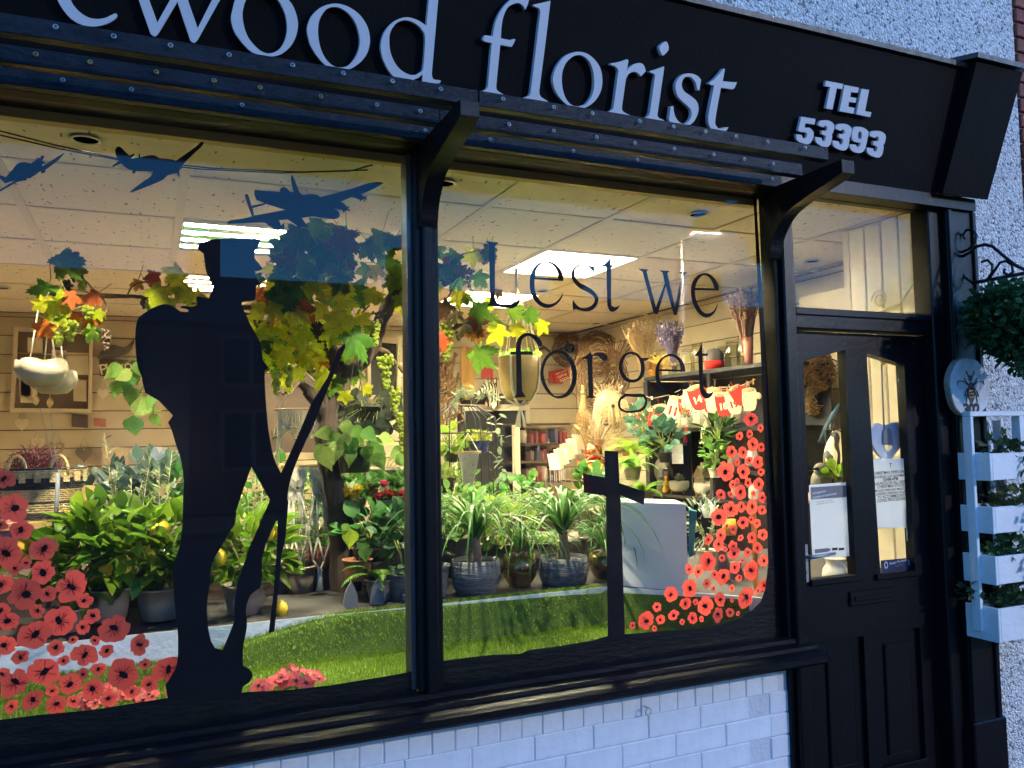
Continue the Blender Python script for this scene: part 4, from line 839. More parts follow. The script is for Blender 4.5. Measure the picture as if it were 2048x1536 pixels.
# ------------------------------------------------------------------ the room behind the glass
CZ = 2.60; BYW = 4.95; RX = 4.05; LX = -1.7
struct('shop_floor', MB().box(LX, RX, .21, BYW, -.05, .0), FLOORM)
cl = MB().box(LX-.1, RX+.1, .09, BYW+.1, CZ+.10, CZ+.14).build('ceiling', CREAMT); cl['kind'] = 'structure'
XG = [-1.80+.64*k for k in range(10)]; YG = [-.49+.68*k for k in range(9)]      # grid lines
PANELS = {(6, 3), (6, 5), (3, 3), (3, 5)}
def tile_mat():
    m = TILE; N = m.node_tree.nodes; L = m.node_tree.links; p = N['Principled BSDF']
    tc = N.new('ShaderNodeTexCoord'); mp = N.new('ShaderNodeMapping'); mp.inputs['Scale'].default_value = (1, .35, 1)
    v = N.new('ShaderNodeTexNoise'); v.inputs['Scale'].default_value = 55; v.inputs['Detail'].default_value = 1
    L.new(tc.outputs['Object'], mp.inputs[0]); L.new(mp.outputs[0], v.inputs['Vector'])
    mr = N.new('ShaderNodeMapRange'); mr.inputs[1].default_value = .68; mr.inputs[2].default_value = .74; L.new(v.outputs[0], mr.inputs[0])
    mx = N.new('ShaderNodeMix'); mx.data_type = 'RGBA'; src = p.inputs['Base Color'].links[0].from_socket
    L.new(mr.outputs[0], mx.inputs[0]); L.new(src, mx.inputs[6]); mx.inputs[7].default_value = (.16, .13, .10, 1); L.new(mx.outputs[2], p.inputs['Base Color'])
tile_mat()
DOWNL = [(-.207, .551), (1.10, .588), (2.395, .622), (3.862, 4.181), (3.741, 1.281), (2.6, 2.75), (-.9, 3.75), (-.45, 4.3)]
for i in range(len(XG)-1):
    for j in range(len(YG)-1):
        x0, x1 = max(XG[i], LX), min(XG[i+1], RX); y0, y1 = max(YG[j], .095), min(YG[j+1], BYW)
        if x1-x0 < .02 or y1-y0 < .02 or (i, j) in PANELS: continue
        o = MB().box(x0+.006, x1-.006, y0+.006, y1-.006, CZ+.002+rnd.uniform(0, .003), CZ+.016).build('ceiling_tile', TILE, cl)
        o.rotation_euler = (0, 0, 0)
for x in XG:
    if LX < x < RX: MB().box(x-.018, x+.018, .09, BYW, CZ-.003, CZ+.004).build('ceiling_bar', TBAR, cl)
for y in YG:
    if .1 < y < BYW: MB().box(LX, RX, y-.0115, y+.0115, CZ-.0015, CZ+.0045).build('ceiling_bar', TBAR, cl)
# recessed light panels with louvre grids
WARM = (1.0, .93, .64)
PANEL_L = 47; TUBE_L = 250; SPOT_W = 52
LITT = M('lit_tube', (1, 1, 1), emit=(*WARM, TUBE_L))
DIFF = M('lit_diffuser', (1, 1, 1), emit=(*WARM, PANEL_L))
LOUV = M('mirror_louvre', (.8, .8, .8), .12, metal=1, var=.03); LOUW = M('white_louvre', (.8, .77, .7), .5)
plab = {(6, 3): 'square lit ceiling light panel behind the word Lest', (6, 5): 'square lit ceiling light panel deeper in the shop behind the letter L',
        (3, 3): 'mirror louvred ceiling light behind the soldier cap', (3, 5): 'mirror louvred ceiling light behind the soldier neck'}
for (i, j) in sorted(PANELS):
    x0, x1, y0, y1 = XG[i]+.02, XG[i+1]-.02, YG[j]+.02, YG[j+1]-.02; mir = i == 3
    t = thing('ceiling_light', plab[(i, j)], 'ceiling light', ((x0+x1)/2, (y0+y1)/2, CZ), 'ceiling light panels')
    zt = CZ+.022
    MB().solid([[(x0-.012, y0-.012), (x1+.012, y0-.012), (x1+.012, y1+.012), (x0-.012, y1+.012)], [(x0, y0), (x1, y0), (x1, y1), (x0, y1)]], (0, 0, CZ-.004), (1, 0, 0), (0, 1, 0), (0, 0, 1), .03).build('frame', TBAR, t)
    if mir:
        MB().box(x0-.011, x1+.011, y0-.011, y1+.011, zt+.045, zt+.05).build('tray', LOUV, t)
        for k in range(4):
            y = y0+(k+.5)*(y1-y0)/4; MB().tube([(x0+.02, y, zt+.02), (x1-.02, y, zt+.02)], .013, 10).build('lamp_tube', LITT, t)
            for s in (-1, 1): MB().add([(x0, y+s*.03, zt-.02), (x1, y+s*.03, zt-.02), (x1, y+s*.078, zt+.03), (x0, y+s*.078, zt+.03), (x0, y+s*.034, zt-.02), (x1, y+s*.034, zt-.02)], [(0, 1, 2, 3), (4, 5, 2, 3), (0, 4, 5, 1)]).build('reflector', LOUV, t)
        for k in range(1, 5):
            x = x0+k*(x1-x0)/5; MB().box(x-.001, x+.001, y0, y1, zt-.022, zt+.01).build('louvre', LOUV, t)
    else:
        MB().box(x0-.011, x1+.011, y0-.011, y1+.011, zt+.005, zt+.012).build('diffuser', DIFF, t)
        lv = MB()
        for k in range(1, 8): lv.box(x0+k*(x1-x0)/8-.0015, x0+k*(x1-x0)/8+.0015, y0, y1, CZ-.002, CZ+.018)
        lv.build('louvre', LOUW, t)
        for k in range(1, 8): MB().box(x0, x1, y0+k*(y1-y0)/8-.0014, y0+k*(y1-y0)/8+.0014, CZ-.001, CZ+.0175).build('louvre', LOUW, t)
dlab = ['above the fighter aeroplanes', 'right of the window mullion', 'in the corner by the window jamb', 'by the far slatted wall corner', 'over the doorway side of the shop', 'between the two square light panels', 'over the memo board', 'by the back wall']
for k, (x, y) in enumerate(DOWNL):
    t = thing('downlight', ('lit' if k < 3 else 'unlit')+' chrome recessed downlight %s' % dlab[k], 'downlight', (x, y, CZ), 'recessed downlights')
    MB().lathe([(.05, -.004), (.052, -.008), (.042, -.009), (.04, -.004)], 24, (x, y, CZ)).build('rim', STEEL, t)
    if k < 3:
        li = bpy.data.lights.new('downlight_beam', 'SPOT'); li.energy = SPOT_W*(1, 1, .62)[k]; li.color = WARM; li.spot_size = R(66); li.spot_blend = .3; li.shadow_soft_size = .022
        lo = bpy.data.objects.new('downlight_beam', li); COL.objects.link(lo); lo.parent = t; lo.location = (0, 0, -.012); lo.rotation_euler = (R(15), 0, 0)
    MB().lathe([(.04, -.0045), (.02, -.0045), (.0, -.004)], 20, (x, y, CZ)).build('lamp', M('chrome_lamp', (.35, .36, .38), .12, metal=1), t)
# walls with slatted boards
wb = MB().box(LX-.1, RX+.1, BYW+.02, BYW+.2, 0, CZ+.1).build('wall_back', CORK); wb['kind'] = 'structure'
wr_ = MB().box(RX+.02, RX+.2, .2, BYW+.1, 0, CZ+.1).build('wall_right', CORK); wr_['kind'] = 'structure'
wl2 = MB().box(LX-.2, LX-.02, .2, BYW+.1, 0, CZ+.1).build('wall_left', CORK); wl2['kind'] = 'structure'
DOORX = (2.72, 3.45)                                            # doorway in the back wall, closed by a sheet painted as shade
k = 0; z = .02
while z < CZ:
    h = min(.143, CZ-z)
    for (a, b) in ((LX, 1.1), (1.104, DOORX[0]-.05)) + (((DOORX[0]-.046, RX),) if z > 1.86 else ((DOORX[1]+.05, RX),)):
        MB().box(a, b, BYW, BYW+.019, z, z+h, .003).build('slat', CREAM, wb)
    MB().box(RX, RX+.019, 1.2, BYW-.002, z, z+h, .003).build('slat', CREAM, wr_)
    MB().box(LX-.019, LX, .3, BYW-.002, z, z+h, .003).build('slat', CREAM, wl2)
    z += .150
MB().box(DOORX[0]-.05, DOORX[1]+.05, BYW-.03, BYW-.001, 1.80, 1.86).build('door_lining', CREAMT, wb)
for x in (DOORX[0]-.05, DOORX[1]): MB().box(x, x+.05, BYW-.03, BYW-.001, 0, 1.799).build('door_lining', CREAMT, wb)
MB().box(DOORX[0], DOORX[1], BYW-.004, BYW+.018, 0, 1.799).build('doorway_shade', M('passage_shade_paint', (.008, .008, .010), .8), wb)  # solid near-black sheet; the unlit passage's shade is put into its colour
# cream boarded partition just inside the door
bw = thing('boarded_partition', 'cream vertical tongue-and-groove boards inside the door', 'partition', (3.36, .35, 0))
MB().box(3.36, 3.45, .09, .62, 0, CZ).build('core', CREAMT, bw)
for k in range(5): MB().box(3.345, 3.3595, .10+k*.104, .10+k*.104+.099, 0, CZ-.003, .004).build('board', M('cream_gloss', (.68, .60, .44), .45, var=.04), bw)
MB().box(3.35, RX, .62, .66, 0, CZ).build('return', CREAMT, bw)
lt = MB().solid([[(a*.01, b*.01) for a, b in ((0, 0), (9, 0), (9, 2), (2, 2), (2, 9), (0, 9))]], (3.343, .42, 2.13), (0, -1, 0), (0, 0, 1), (-1, 0, 0), .02)
fbk = thing('shelf_bracket', 'cream scrolled iron shelf bracket on the boarded partition', 'bracket', (3.33, .35, 2.1))
MB().tube([(3.33, .55, 2.12), (3.33, .3, 2.16), (3.33, .16, 2.30), (3.33, .14, 2.42)], .006, 6).build('brace', CREAMT, fbk)
MB().tube([(3.33, .55, 2.10), (3.33, .14, 2.10)], .006, 6).build('bar', CREAMT, fbk)
MB().tube([Vector((3.33, .42+.05*math.cos(q)*(1-q/14), 2.2+.05*math.sin(q)*(1-q/14))) for q in [i*.5 for i in range(22)]], .004, 5).build('curl', CREAMT, fbk)

# window bed: white board, platform and turf
PZ_ = .88
bed = thing('display_bed', 'white boarded raised display bed inside the window', 'display bed', (.6, 1.0, 0))
pA = (-1.6, .705); pB = (1.87, .665); pC = (2.285, .14)
MB().add([(x, y, z) for z in (PZ_-.05, PZ_-.008) for (x, y) in (pA, pB, pC, (3.3, .14), (3.3, 1.26), (-1.6, 1.26))], [(5, 4, 3, 2, 1, 0), (6, 7, 8, 9, 10, 11)]+[(i, (i+1) % 6, 6+(i+1) % 6, 6+i) for i in range(6)]).build('platform', M('dark_bed', (.016, .012, .010), .8, var=.4), bed)
def board(p, q, th=.016, z0=.709, z1=PZ_, mat=WHITEP, name='edge_board'):
    p, q = Vector((*p, 0)), Vector((*q, 0)); n = (q-p).normalized(); n = Vector((n.y, -n.x, 0))*th
    return MB().add([(v.x, v.y, z) for z in (z0, z1) for v in (p, q, q+n, p+n)], [(0, 1, 2, 3)[::-1], (4, 5, 6, 7), (0, 1, 5, 4)[::-1], (1, 2, 6, 5)[::-1], (2, 3, 7, 6)[::-1], (3, 0, 4, 7)[::-1]]).build(name, mat, bed)
board(pA, (.10, .6886)); board((.103, .6886), pB); board((pB[0]+.006, pB[1]-.010), pC)
MB().box(-1.6, 2.6, .09, 1.25, .60, .708).build('window_board', DARKW, bed)
MB().box(-1.6, 3.3, 1.265, 1.285, .0, PZ_-.06).build('back_board', DARKW, bed)
for (a, b, y0, y1, z) in ((-1.6, 2.6, 1.27, 1.75, 1.0), (-1.6, 2.6, 1.755, 2.3, 1.10)):
    MB().box(a, b, y0, y1, z-.03, z).build('tier', DARKW, bed); MB().box(a, b, y0, y0+.015, .05, z-.0305).build('riser', DARKW, bed)
turf = MB(); tb = []
nx, ny = 90, 40
def turf_z(x, y):
    # flat by the glass, rising over the edge board towards the bed (less at the left end)
    f = min(1, max(0, (x-.0)/.75)); f = f*f*(3-2*f); top = .775+f*.107; edge = .69-.022*max(0, (x+1.6)/3.5)
    if x > 1.83: edge = .655-(x-1.87)*1.265
    s = (y-(edge-.045))/.035; s = min(1, max(0, s)); s = s*s*(3-2*s); return .718+(top-.718)*s
def turf_edge(x):
    e = .688-.022*max(0, (x+1.6)/3.5)
    return (.66-(x-1.87)*1.265)-.02 if x > 1.87 else e
vs = []; xs = [-1.5+3.74*i/nx for i in range(nx+1)]
for x in xs:
    ye = turf_edge(x)
    for j in range(ny+1):
        q = j/ny; q = q*.78/.6 if q < .6 else .78+(q-.6)*.22/.4
        y = .10+(ye-.10)*q if ye > .12 else .10+.02*q; vs.append((x, y, turf_z(x, y)))
turf.add(vs, [(i*(ny+1)+j, (i+1)*(ny+1)+j, (i+1)*(ny+1)+j+1, i*(ny+1)+j+1) for i in range(nx) for j in range(ny)])
tf = turf.build('artificial_turf', M('turf_backing', (.08, .13, .012), .9, var=.2)); tag(tf, kind='stuff', label='bright green artificial turf laid inside the window', cat='turf')
bl = MB(); rg = random.Random(5)
for _ in range(80000):
    x = rg.uniform(-.75, 2.24); ye = turf_edge(x)
    if ye < .12: continue
    y = rg.uniform(.10, ye) if rg.random() < .72 else rg.uniform(max(.1, ye-.06), ye); z = turf_z(x, y); fz = turf_z(x, y+.004)-z > .003; a = rg.uniform(0, 6.28); w = .0012; h = rg.uniform(.009, .019); lean = rg.uniform(0, .010)
    dx, dy = math.cos(a)*w, math.sin(a)*w; b = rg.uniform(0, 6.28)
    n = len(bl.v); bl.v += [Vector((x-dx, y-dy, z)), Vector((x+dx, y+dy, z)), Vector((x+lean*math.cos(b), y-h*.8, z-h*.3+lean*math.sin(b))) if fz else Vector((x+lean*math.cos(b), y+lean*math.sin(b)-.003, z+h))]; bl.f.append([n, n+1, n+2]); bl.sm.append(False)
bo = bl.build('turf_blades', GRASSM, tf, kind='stuff')
# ------------------------------------------------------------------ plants: builders
def aim(d, roll=0.0, tilt=0.0):
    """rotation whose +Y goes along d; roll turns the face round it"""
    q = Vector(d).to_track_quat('Y', 'Z') @ Euler((tilt, roll, 0)).to_quaternion(); return q.to_euler()
def face_cam(p, ang, yawj, pitchj):
    """leaf hung facing the street: +Z towards the viewer side, tip direction turned by ang from straight down"""
    n = Vector((CAM.x-p.x, CAM.y-p.y, (CAM.z-p.z)*.3)).normalized(); n = (Euler((pitchj, 0, yawj)).to_matrix() @ n)
    s = n.cross(Vector((0, 0, 1))).normalized(); d = s.cross(n).normalized()           # s sideways, d downwards-ish
    if d.z > 0: d = -d
    y = (d*math.cos(ang)+s*math.sin(ang)).normalized(); x = y.cross(n).normalized()
    return Matrix((x, y, n)).transposed().to_euler()
VLM = {c: [lobed_leaf('vine_leaf', m, s, (1, .84+.04*s, .6), .06+.01*s, .2+.12*s) for s in range(4)] for c, m in (('g', VL_G), ('y', VL_Y), ('o', VL_O), ('p', VL_P))}
rg = random.Random(42)
# ---- grapevine
VY = 1.20
vine = thing('grapevine', 'old twisted grapevine with autumn leaves and grape bunches behind the glass', 'grapevine', at(690, 1195, VY)*1.0)
vine.location.z = PZ_
off = vine.location.copy()
def limb(pts, name, mat=BARK, n=12, gn=.0):
    P = []; RR = []
    for i in range(len(pts)-1):
        a, b = pts[i], pts[i+1]
        for k in range(4):
            t = k/4; P.append(at(a[0]+(b[0]-a[0])*t, a[1]+(b[1]-a[1])*t, a[3]+(b[3]-a[3])*t)+Vector((rg.uniform(-1, 1), rg.uniform(-1, 1), rg.uniform(-1, 1)))*gn)
            RR.append((a[2]+(b[2]-a[2])*t)*pxm(a[0], a[3])/2*(1+rg.uniform(-.08, .08)))
    a = pts[-1]; P.append(at(a[0], a[1], a[3])); RR.append(a[2]*pxm(a[0], a[3])/2)
    mb = MB().tube(P, RR, n)
    for i, v in enumerate(mb.v):
        k = i % n; q = P[i//n]; mb.v[i] = q+(v-q)*(1+.13*math.sin(k*2.6+1)+.09*math.sin(k*4.1+i//n*.35))
    return mb.build(name, mat, vine)
limb([(697, 1215, 60, VY), (686, 1120, 50, VY), (676, 1030, 46, VY), (664, 950, 43, VY), (652, 880, 42, VY), (652, 820, 40, VY), (668, 760, 36, VY), (676, 720, 34, VY)], 'trunk', gn=.004)
limb([(676, 725, 32, VY), (660, 700, 28, VY), (640, 668, 26, VY), (618, 630, 22, VY), (606, 600, 18, VY), (595, 560, 14, VY)], 'limb', gn=.003)
limb([(676, 745, 36, VY), (705, 738, 34, VY), (732, 715, 30, VY), (750, 685, 27, VY), (762, 640, 25, VY), (780, 605, 26, VY-.03), (812, 580, 27, VY-.05), (855, 575, 24, VY-.06), (893, 560, 20, VY-.05), (925, 540, 14, VY-.05)], 'limb', gn=.003)
limb([(652, 850, 30, VY), (640, 815, 26, VY-.02), (618, 782, 22, VY-.03), (600, 768, 12, VY-.04)], 'stub', gn=.004)
limb([(606, 610, 16, VY), (540, 620, 11, VY-.05), (450, 612, 9, VY-.1), (360, 602, 8, VY-.12), (290, 594, 7, VY-.14), (240, 592, 8, VY-.15), (200, 593, 9, VY-.16)], 'cane', TWIG, 7, .003)
limb([(740, 690, 12, VY), (775, 705, 10, VY+.05), (800, 735, 9, VY+.08), (822, 760, 7, VY+.1)], 'cane', TWIG, 7, .003)
for pts in ([(925, 545), (955, 600), (990, 640), (1020, 655)], [(925, 545), (912, 600), (930, 650), (958, 700)], [(893, 560), (900, 520), (925, 508), (960, 500)], [(915, 560), (893, 600), (890, 625)],
            [(200, 593), (170, 560), (137, 545)], [(200, 593), (160, 580), (110, 585)], [(190, 592), (150, 590), (130, 608), (95, 630)], [(205, 594), (215, 615), (205, 640)], [(195, 595), (175, 610), (150, 618)],
            [(255, 590), (262, 575), (275, 566), (302, 563)], [(290, 594), (310, 590), (330, 575), (350, 560)], [(640, 660), (690, 600), (683, 560)], [(700, 650), (740, 610)], [(560, 640), (548, 670)], [(530, 650), (520, 640)], [(820, 760), (805, 800), (812, 850)], [(790, 760), (800, 700)]):
    Yb = VY-.12 if pts[0][0] < 500 or pts[0][0] > 860 else VY-.03
    MB().tube([at(a, b, Yb-.02*i) for i, (a, b) in enumerate(pts)], .0035, 5).build('shoot', STEMG if rg.random() < .6 else TWIG, vine)
VL = '632,466,75,g 658,522,85,g 598,529,70,g 670,469,45,g 760,488,60,g 808,488,45,p 774,529,50,g 802,550,50,g 576,589,80,g 598,647,70,g 630,575,55,y 716,589,60,g 746,592,40,y 750,543,35,y 808,612,35,y 644,640,45,y 676,641,50,y 699,654,60,g 662,675,45,y 532,604,35,o 523,587,28,o 540,543,35,y 567,522,45,g 577,504,35,p 702,529,25,p 577,699,80,g 604,678,60,y 716,690,75,g 706,751,50,g 644,758,50,y 669,769,45,g 595,748,35,y 735,780,28,y 690,795,30,y 651,736,30,o 711,714,28,y 609,721,45,y 904,521,45,g 878,544,45,p 962,560,40,g 918,598,40,y 885,621,50,p 959,626,50,g 948,649,50,o 994,669,50,y 1033,626,40,g 1063,633,40,g 1082,655,35,y 1036,663,38,y 962,714,60,g 876,575,25,y 996,588,22,p 971,510,25,g 137,531,65,g 88,588,55,g 123,612,60,y 112,639,50,y 155,633,25,o 181,647,35,o 181,669,40,g 200,634,25,y 306,558,35,o 274,570,25,o 348,553,50,y 320,591,55,y 352,577,45,y 370,590,45,y 395,600,40,y 335,610,35,y 640,500,60,g 620,550,55,g 690,500,50,g 560,560,50,g 590,610,55,g 545,625,45,y 655,600,40,g 725,640,40,y 560,665,45,y 535,655,30,o 630,700,40,y 690,720,35,y 740,660,30,g 510,590,30,o 785,570,40,g 875,505,40,g 895,545,35,g 845,545,40,g 145,520,40,p 80,610,35,y 730,545,40,g 680,560,50,g 610,590,45,g 640,620,40,y 155,545,35,g 520,620,40,y 505,640,35,y 515,560,30,g 585,480,35,g 690,610,45,y 665,640,40,y 550,590,45,g'
for _ in range(52):
    a_, b_ = rg.uniform(505, 725), rg.uniform(455, 775)
    if ((a_-615)/115)**2+((b_-600)/175)**2 < 1 and not (640 < a_ < 730 and 655 < b_ < 765): VL += ' %.0f,%.0f,%.0f,%s' % (a_, b_, rg.uniform(40, 68), rg.choice('ggggyp') if b_ < 570 else rg.choice('ggyyyo'))
for _ in range(14): VL += ' %.0f,%.0f,%.0f,%s' % (rg.uniform(868, 1000), rg.uniform(510, 690), rg.uniform(26, 44), rg.choice('ggypo'))
for _ in range(10): VL += ' %.0f,%.0f,%.0f,%s' % (rg.uniform(75, 205), rg.uniform(575, 660), rg.uniform(24, 44), rg.choice('gyyo'))
for _ in range(12): VL += ' %.0f,%.0f,%.0f,%s' % (rg.uniform(735, 830), rg.uniform(480, 630), rg.uniform(28, 46), rg.choice('gggy'))
for i, w in enumerate(VL.split()):
    a, b, s, c = w.split(','); a, b, s = float(a), float(b), float(s)
    Yb = (VY-.18 if a < 420 else VY-.10 if a > 850 else VY-.06)+rg.uniform(-.14, .10); p = at(a, b, Yb); sz = s*pxm(a, Yb)*1.18
    ro = face_cam(p, rg.uniform(-.9, .9), rg.uniform(-.55, .55), rg.uniform(-.5, .5)); tip = ro.to_matrix() @ Vector((0, 1, 0)); nn = ro.to_matrix() @ Vector((0, 0, 1))
    base = p-tip*sz*.5
    o = addobj('vine_leaf', rg.choice(VLM[c]), vine, base-off, ro, sz)
    if i % 2 == 0:
        MB().tube([base+tip*sz*.16, base-nn*.02, base-tip*sz*.35+Vector((rg.uniform(-.03, .03), .05, rg.uniform(.0, .05)))], .0018, 4).build('leaf_stalk', STEMG, vine)
berry = {'g': GRAPEG, 'd': GRAPED}
for (a, b, w, h, c) in ((553, 765, 18, 46, 'g'), (577, 752, 16, 40, 'g'), (893, 690, 30, 62, 'g'), (893, 660, 30, 30, 'g'), (140, 662, 32, 36, 'g'), (117, 678, 22, 26, 'g'), (213, 680, 20, 42, 'd'), (771, 745, 32, 70, 'g'), (790, 800, 22, 50, 'g'),
                        (806, 865, 28, 80, 'g'), (750, 668, 20, 50, 'g'), (757, 640, 26, 30, 'd'), (137, 578, 22, 34, 'd'), (915, 662, 16, 38, 'd'), (955, 658, 14, 40, 'd'), (937, 555, 22, 40, 'd'), (290, 605, 26, 24, 'd'), (300, 615, 18, 14, 'g'), (164, 570, 18, 22, 'g'), (175, 625, 20, 24, 'g'), (528, 670, 26, 40, 'g'), (518, 655, 20, 30, 'd')):
    Yb = VY-.16 if a < 420 else VY-.1; mb = MB(); k = int(w*h/17)+6; m = pxm(a, Yb)
    for _ in range(k):
        t = rg.random(); u = rg.uniform(-1, 1)*(1-.75*t)*.5; v = rg.uniform(-1, 1)*(1-.75*t)*.5
        q = at(a, b-h/2, Yb)+Vector((u*w*m, v*w*m, -t*h*m)); mb.ball(q, (.0085 if c == 'g' else .006)*rg.uniform(.8, 1.15), 7, 5)
    mb.build('grape_bunch', berry[c], vine, kind='stuff')

# ---- generic potted plants
BL = [0]
def pot_on(root, c, prof, mat, name='pot', soil=True, seg=28):
    o = MB().lathe(prof, seg, c).build(name, mat, root)
    if soil:
        r = max(p[0] for p in prof)*.86; z = max(p[1] for p in prof)*.88
        MB().lathe([(r, z), (0, z+.004)], 20, c).build('soil', SOIL, root)
    return o
def tub(r0, r1, h, lip=.006): return [(r0*.9, 0), (r0, .004), ((r0+r1)/2*1.02, h*.5), (r1, h*.94), (r1+lip, h*.945), (r1+lip, h), (r1-.004, h), (r1-.012, h*.82)]
def bowl(r0, r1, h): return [(r0*.85, 0), (r0, .003), ((r0+r1)*.56, h*.3), (r1*1.04, h*.6), (r1*1.03, h*.85), (r1*.98, h), (r1*.94, h), (r1*.9, h*.8)]
def blade(L, w, droop, n=9, arc=1.25):
    """one strap leaf growing along +x then arching over"""
    vs = []; fs = []; x = z = 0; ang = arc
    for i in range(n):
        t = i/(n-1); ww = w*(1-t)**.6*(.55+.45*min(1, t*6)); vs += [(x, -ww, z+ww*.25), (x, 0, z), (x, ww, z+ww*.25)]
        ang = arc-(arc+droop)*t**1.1; x += math.cos(ang)*L/(n-1); z += math.sin(ang)*L/(n-1)
    for i in range(n-1):
        a = i*3; fs += [(a, a+1, a+4, a+3), (a+1, a+2, a+5, a+4)]
    me = MB().add(vs, fs, True).mesh('blade'); me.materials.append(PALML); return me
BLD = [blade(.34+.04*k, .0066+.0007*(k % 3), .9+.14*k, arc=1.38-.09*k, n=11) for k in range(7)]
def ponytail(label, px, pyb, Y, trunk_h, pr, ph, potm, n, sc, prof=None, grp=None):
    c = at(px, pyb, Y); t = thing('ponytail_palm', label, 'potted plant', c, grp)
    pot_on(t, c, prof or bowl(pr*.72, pr, ph), potm)
    top = c+Vector((0, 0, ph+trunk_h))
    MB().tube([c+Vector((0, 0, ph*.75)), c+Vector((0, 0, ph*1.05)), c+Vector((.004, 0, ph+trunk_h*.5)), top], [.036, .030, .021, .020], 12).build('trunk', M('palm_trunk', (.20, .13, .08), .9, var=.4, bump=.6, bs=50), t)
    for k in range(n):
        a = 6.283*k/n*2.4+rg.uniform(-.2, .2); me = BLD[min(6, int(rg.random()**.8*7))]
        addobj('strap_leaf', me, t, top-c+Vector((math.cos(a)*.012, math.sin(a)*.012, rg.uniform(-.03, .02))), (rg.uniform(-.12, .12), rg.uniform(-.15, .1), a), sc*rg.uniform(.8, 1.12))
    return t
Yp = .83
ponytail('ponytail palm with thick trunk in a wide ribbed grey bowl next to the mullion', 952, 1190, Yp, .10, .105, .155, GREYP, 84, 1.05)
ponytail('ponytail palm in a ribbed grey pot between the bronze vase and the cross', 1128, 1178, Yp+.02, .12, .112, .15, GREYP, 84, 1.15)
ponytail('thin-leaved young palm in a tall glossy bronze vase between two grey pots', 1040, 1178, Yp+.06, .02, .072, .155, BRPOT, 46, .8, [(.045, 0), (.055, .006), (.05, .02), (.075, .06), (.078, .10), (.070, .155), (.064, .155), (.062, .14)])
ponytail('small palm in a dark footed pot half hidden behind the cross', 1212, 1172, Yp+.05, .03, .075, .15, BRPOT, 50, .78, [(.045, 0), (.05, .03), (.045, .035), (.07, .07), (.08, .11), (.078, .155), (.07, .155)])
# ---- lemon bushes
LLM = [leaf_mesh('lemon_leaf', [.015, .16, .235, .25, .215, .13, .0], LEMONL, .25+.1*k, .15+.2*k) for k in range(3)]
LLY = [recolor(m, leafm('citrus_leaf_young', (.16, .28, .02), .42, .3)) for m in LLM]
def bush(name, label, c, rad, n, size, meshes, stems=6, mat_stem=STEMG, lemons=0, up=.5, potr=.085, poth=.12, potm=TAUPE, cat='potted plant', grp=None, leafname='leaf', pot=True, lo=-.7):
    t = thing(name, label, cat, c, grp)
    if pot: pot_on(t, c, tub(potr*.75, potr, poth), potm)
    else: poth = 0
    ctr = Vector((0, 0, poth+rad[2]*(.85 if lo < -.3 else .3)))
    for k in range(stems):
        a = rg.uniform(0, 6.28); e = ctr+Vector((math.cos(a)*rad[0]*.6, math.sin(a)*rad[1]*.6, rg.uniform(0, .7)*rad[2]))
        MB().tube([c+Vector((0, 0, poth*.8)), c+Vector((e.x*.35, e.y*.35, (poth*.8+e.z)*.5)), c+e], [.006, .005, .003], 5).build('stem', mat_stem, t)
    for k in range(n):
        while True:
            p = Vector((rg.uniform(-1, 1), rg.uniform(-1, 1), rg.uniform(lo, 1)))
            if .35 < p.length < 1: break
        q = ctr+Vector((p.x*rad[0], p.y*rad[1], p.z*rad[2])); d = (p.normalized()+Vector((rg.uniform(-.5, .5), rg.uniform(-.5, .5), up+rg.uniform(-.4, .4)))).normalized()
        ms = meshes[0] if p.z < .1 or len(meshes) == 1 or rg.random() < .5 else meshes[1]
        addobj(leafname, rg.choice(ms), t, q, aim(d, rg.uniform(-1, 1)), size*rg.uniform(.7, 1.2))
    for k in range(lemons):
        a = rg.uniform(3.3, 6.1); q = ctr+Vector((math.cos(a)*rad[0]*.9, math.sin(a)*rad[1]*.9, rg.uniform(-.6, .5)*rad[2]))
        MB().lathe([(0, -.034), (.008, -.032), (.020, -.02), (.025, 0), (.020, .02), (.007, .031), (.005, .035), (0, .037)], 14, c+q).build('lemon', LEMON, t)
    return t
bush('lemon_bush', 'lemon bush with yellow fruit left of the soldier legs', at(215, 1240, .92), (.23, .17, .17), 230, .092, [LLM, LLY], lemons=3)
bush('lemon_bush', 'lemon bush with small fruit right behind the soldier back', at(320, 1238, .90), (.19, .15, .165), 190, .088, [LLM, LLY], lemons=1)
bush('lemon_bush', 'lemon bush with ripe fruit between the soldier legs and the macrame', at(490, 1228, .92), (.20, .14, .165), 190, .086, [LLM, LLY], lemons=3)
bush('lemon_bush', 'low lemon plant with dark leaves beside the white board', at(130, 1262, .88), (.16, .12, .15), 90, .07, [LLM, LLM], lemons=1, potr=.07, poth=.08)
for (a, b) in ((563, 1218), (505, 1150), (440, 1115)):
    q = at(a, b, .80); MB().lathe([(0, -.034), (.008, -.032), (.020, -.02), (.025, 0), (.020, .02), (.007, .031), (0, .037)], 14, q).single('lemon', LEMON, {563: 'large ripe lemon hanging lowest beside the scabbard', 505: 'lemon hanging behind the soldier knee', 440: 'lemon hanging between coat and rifle'}[a], 'lemon', 'loose hanging lemons')
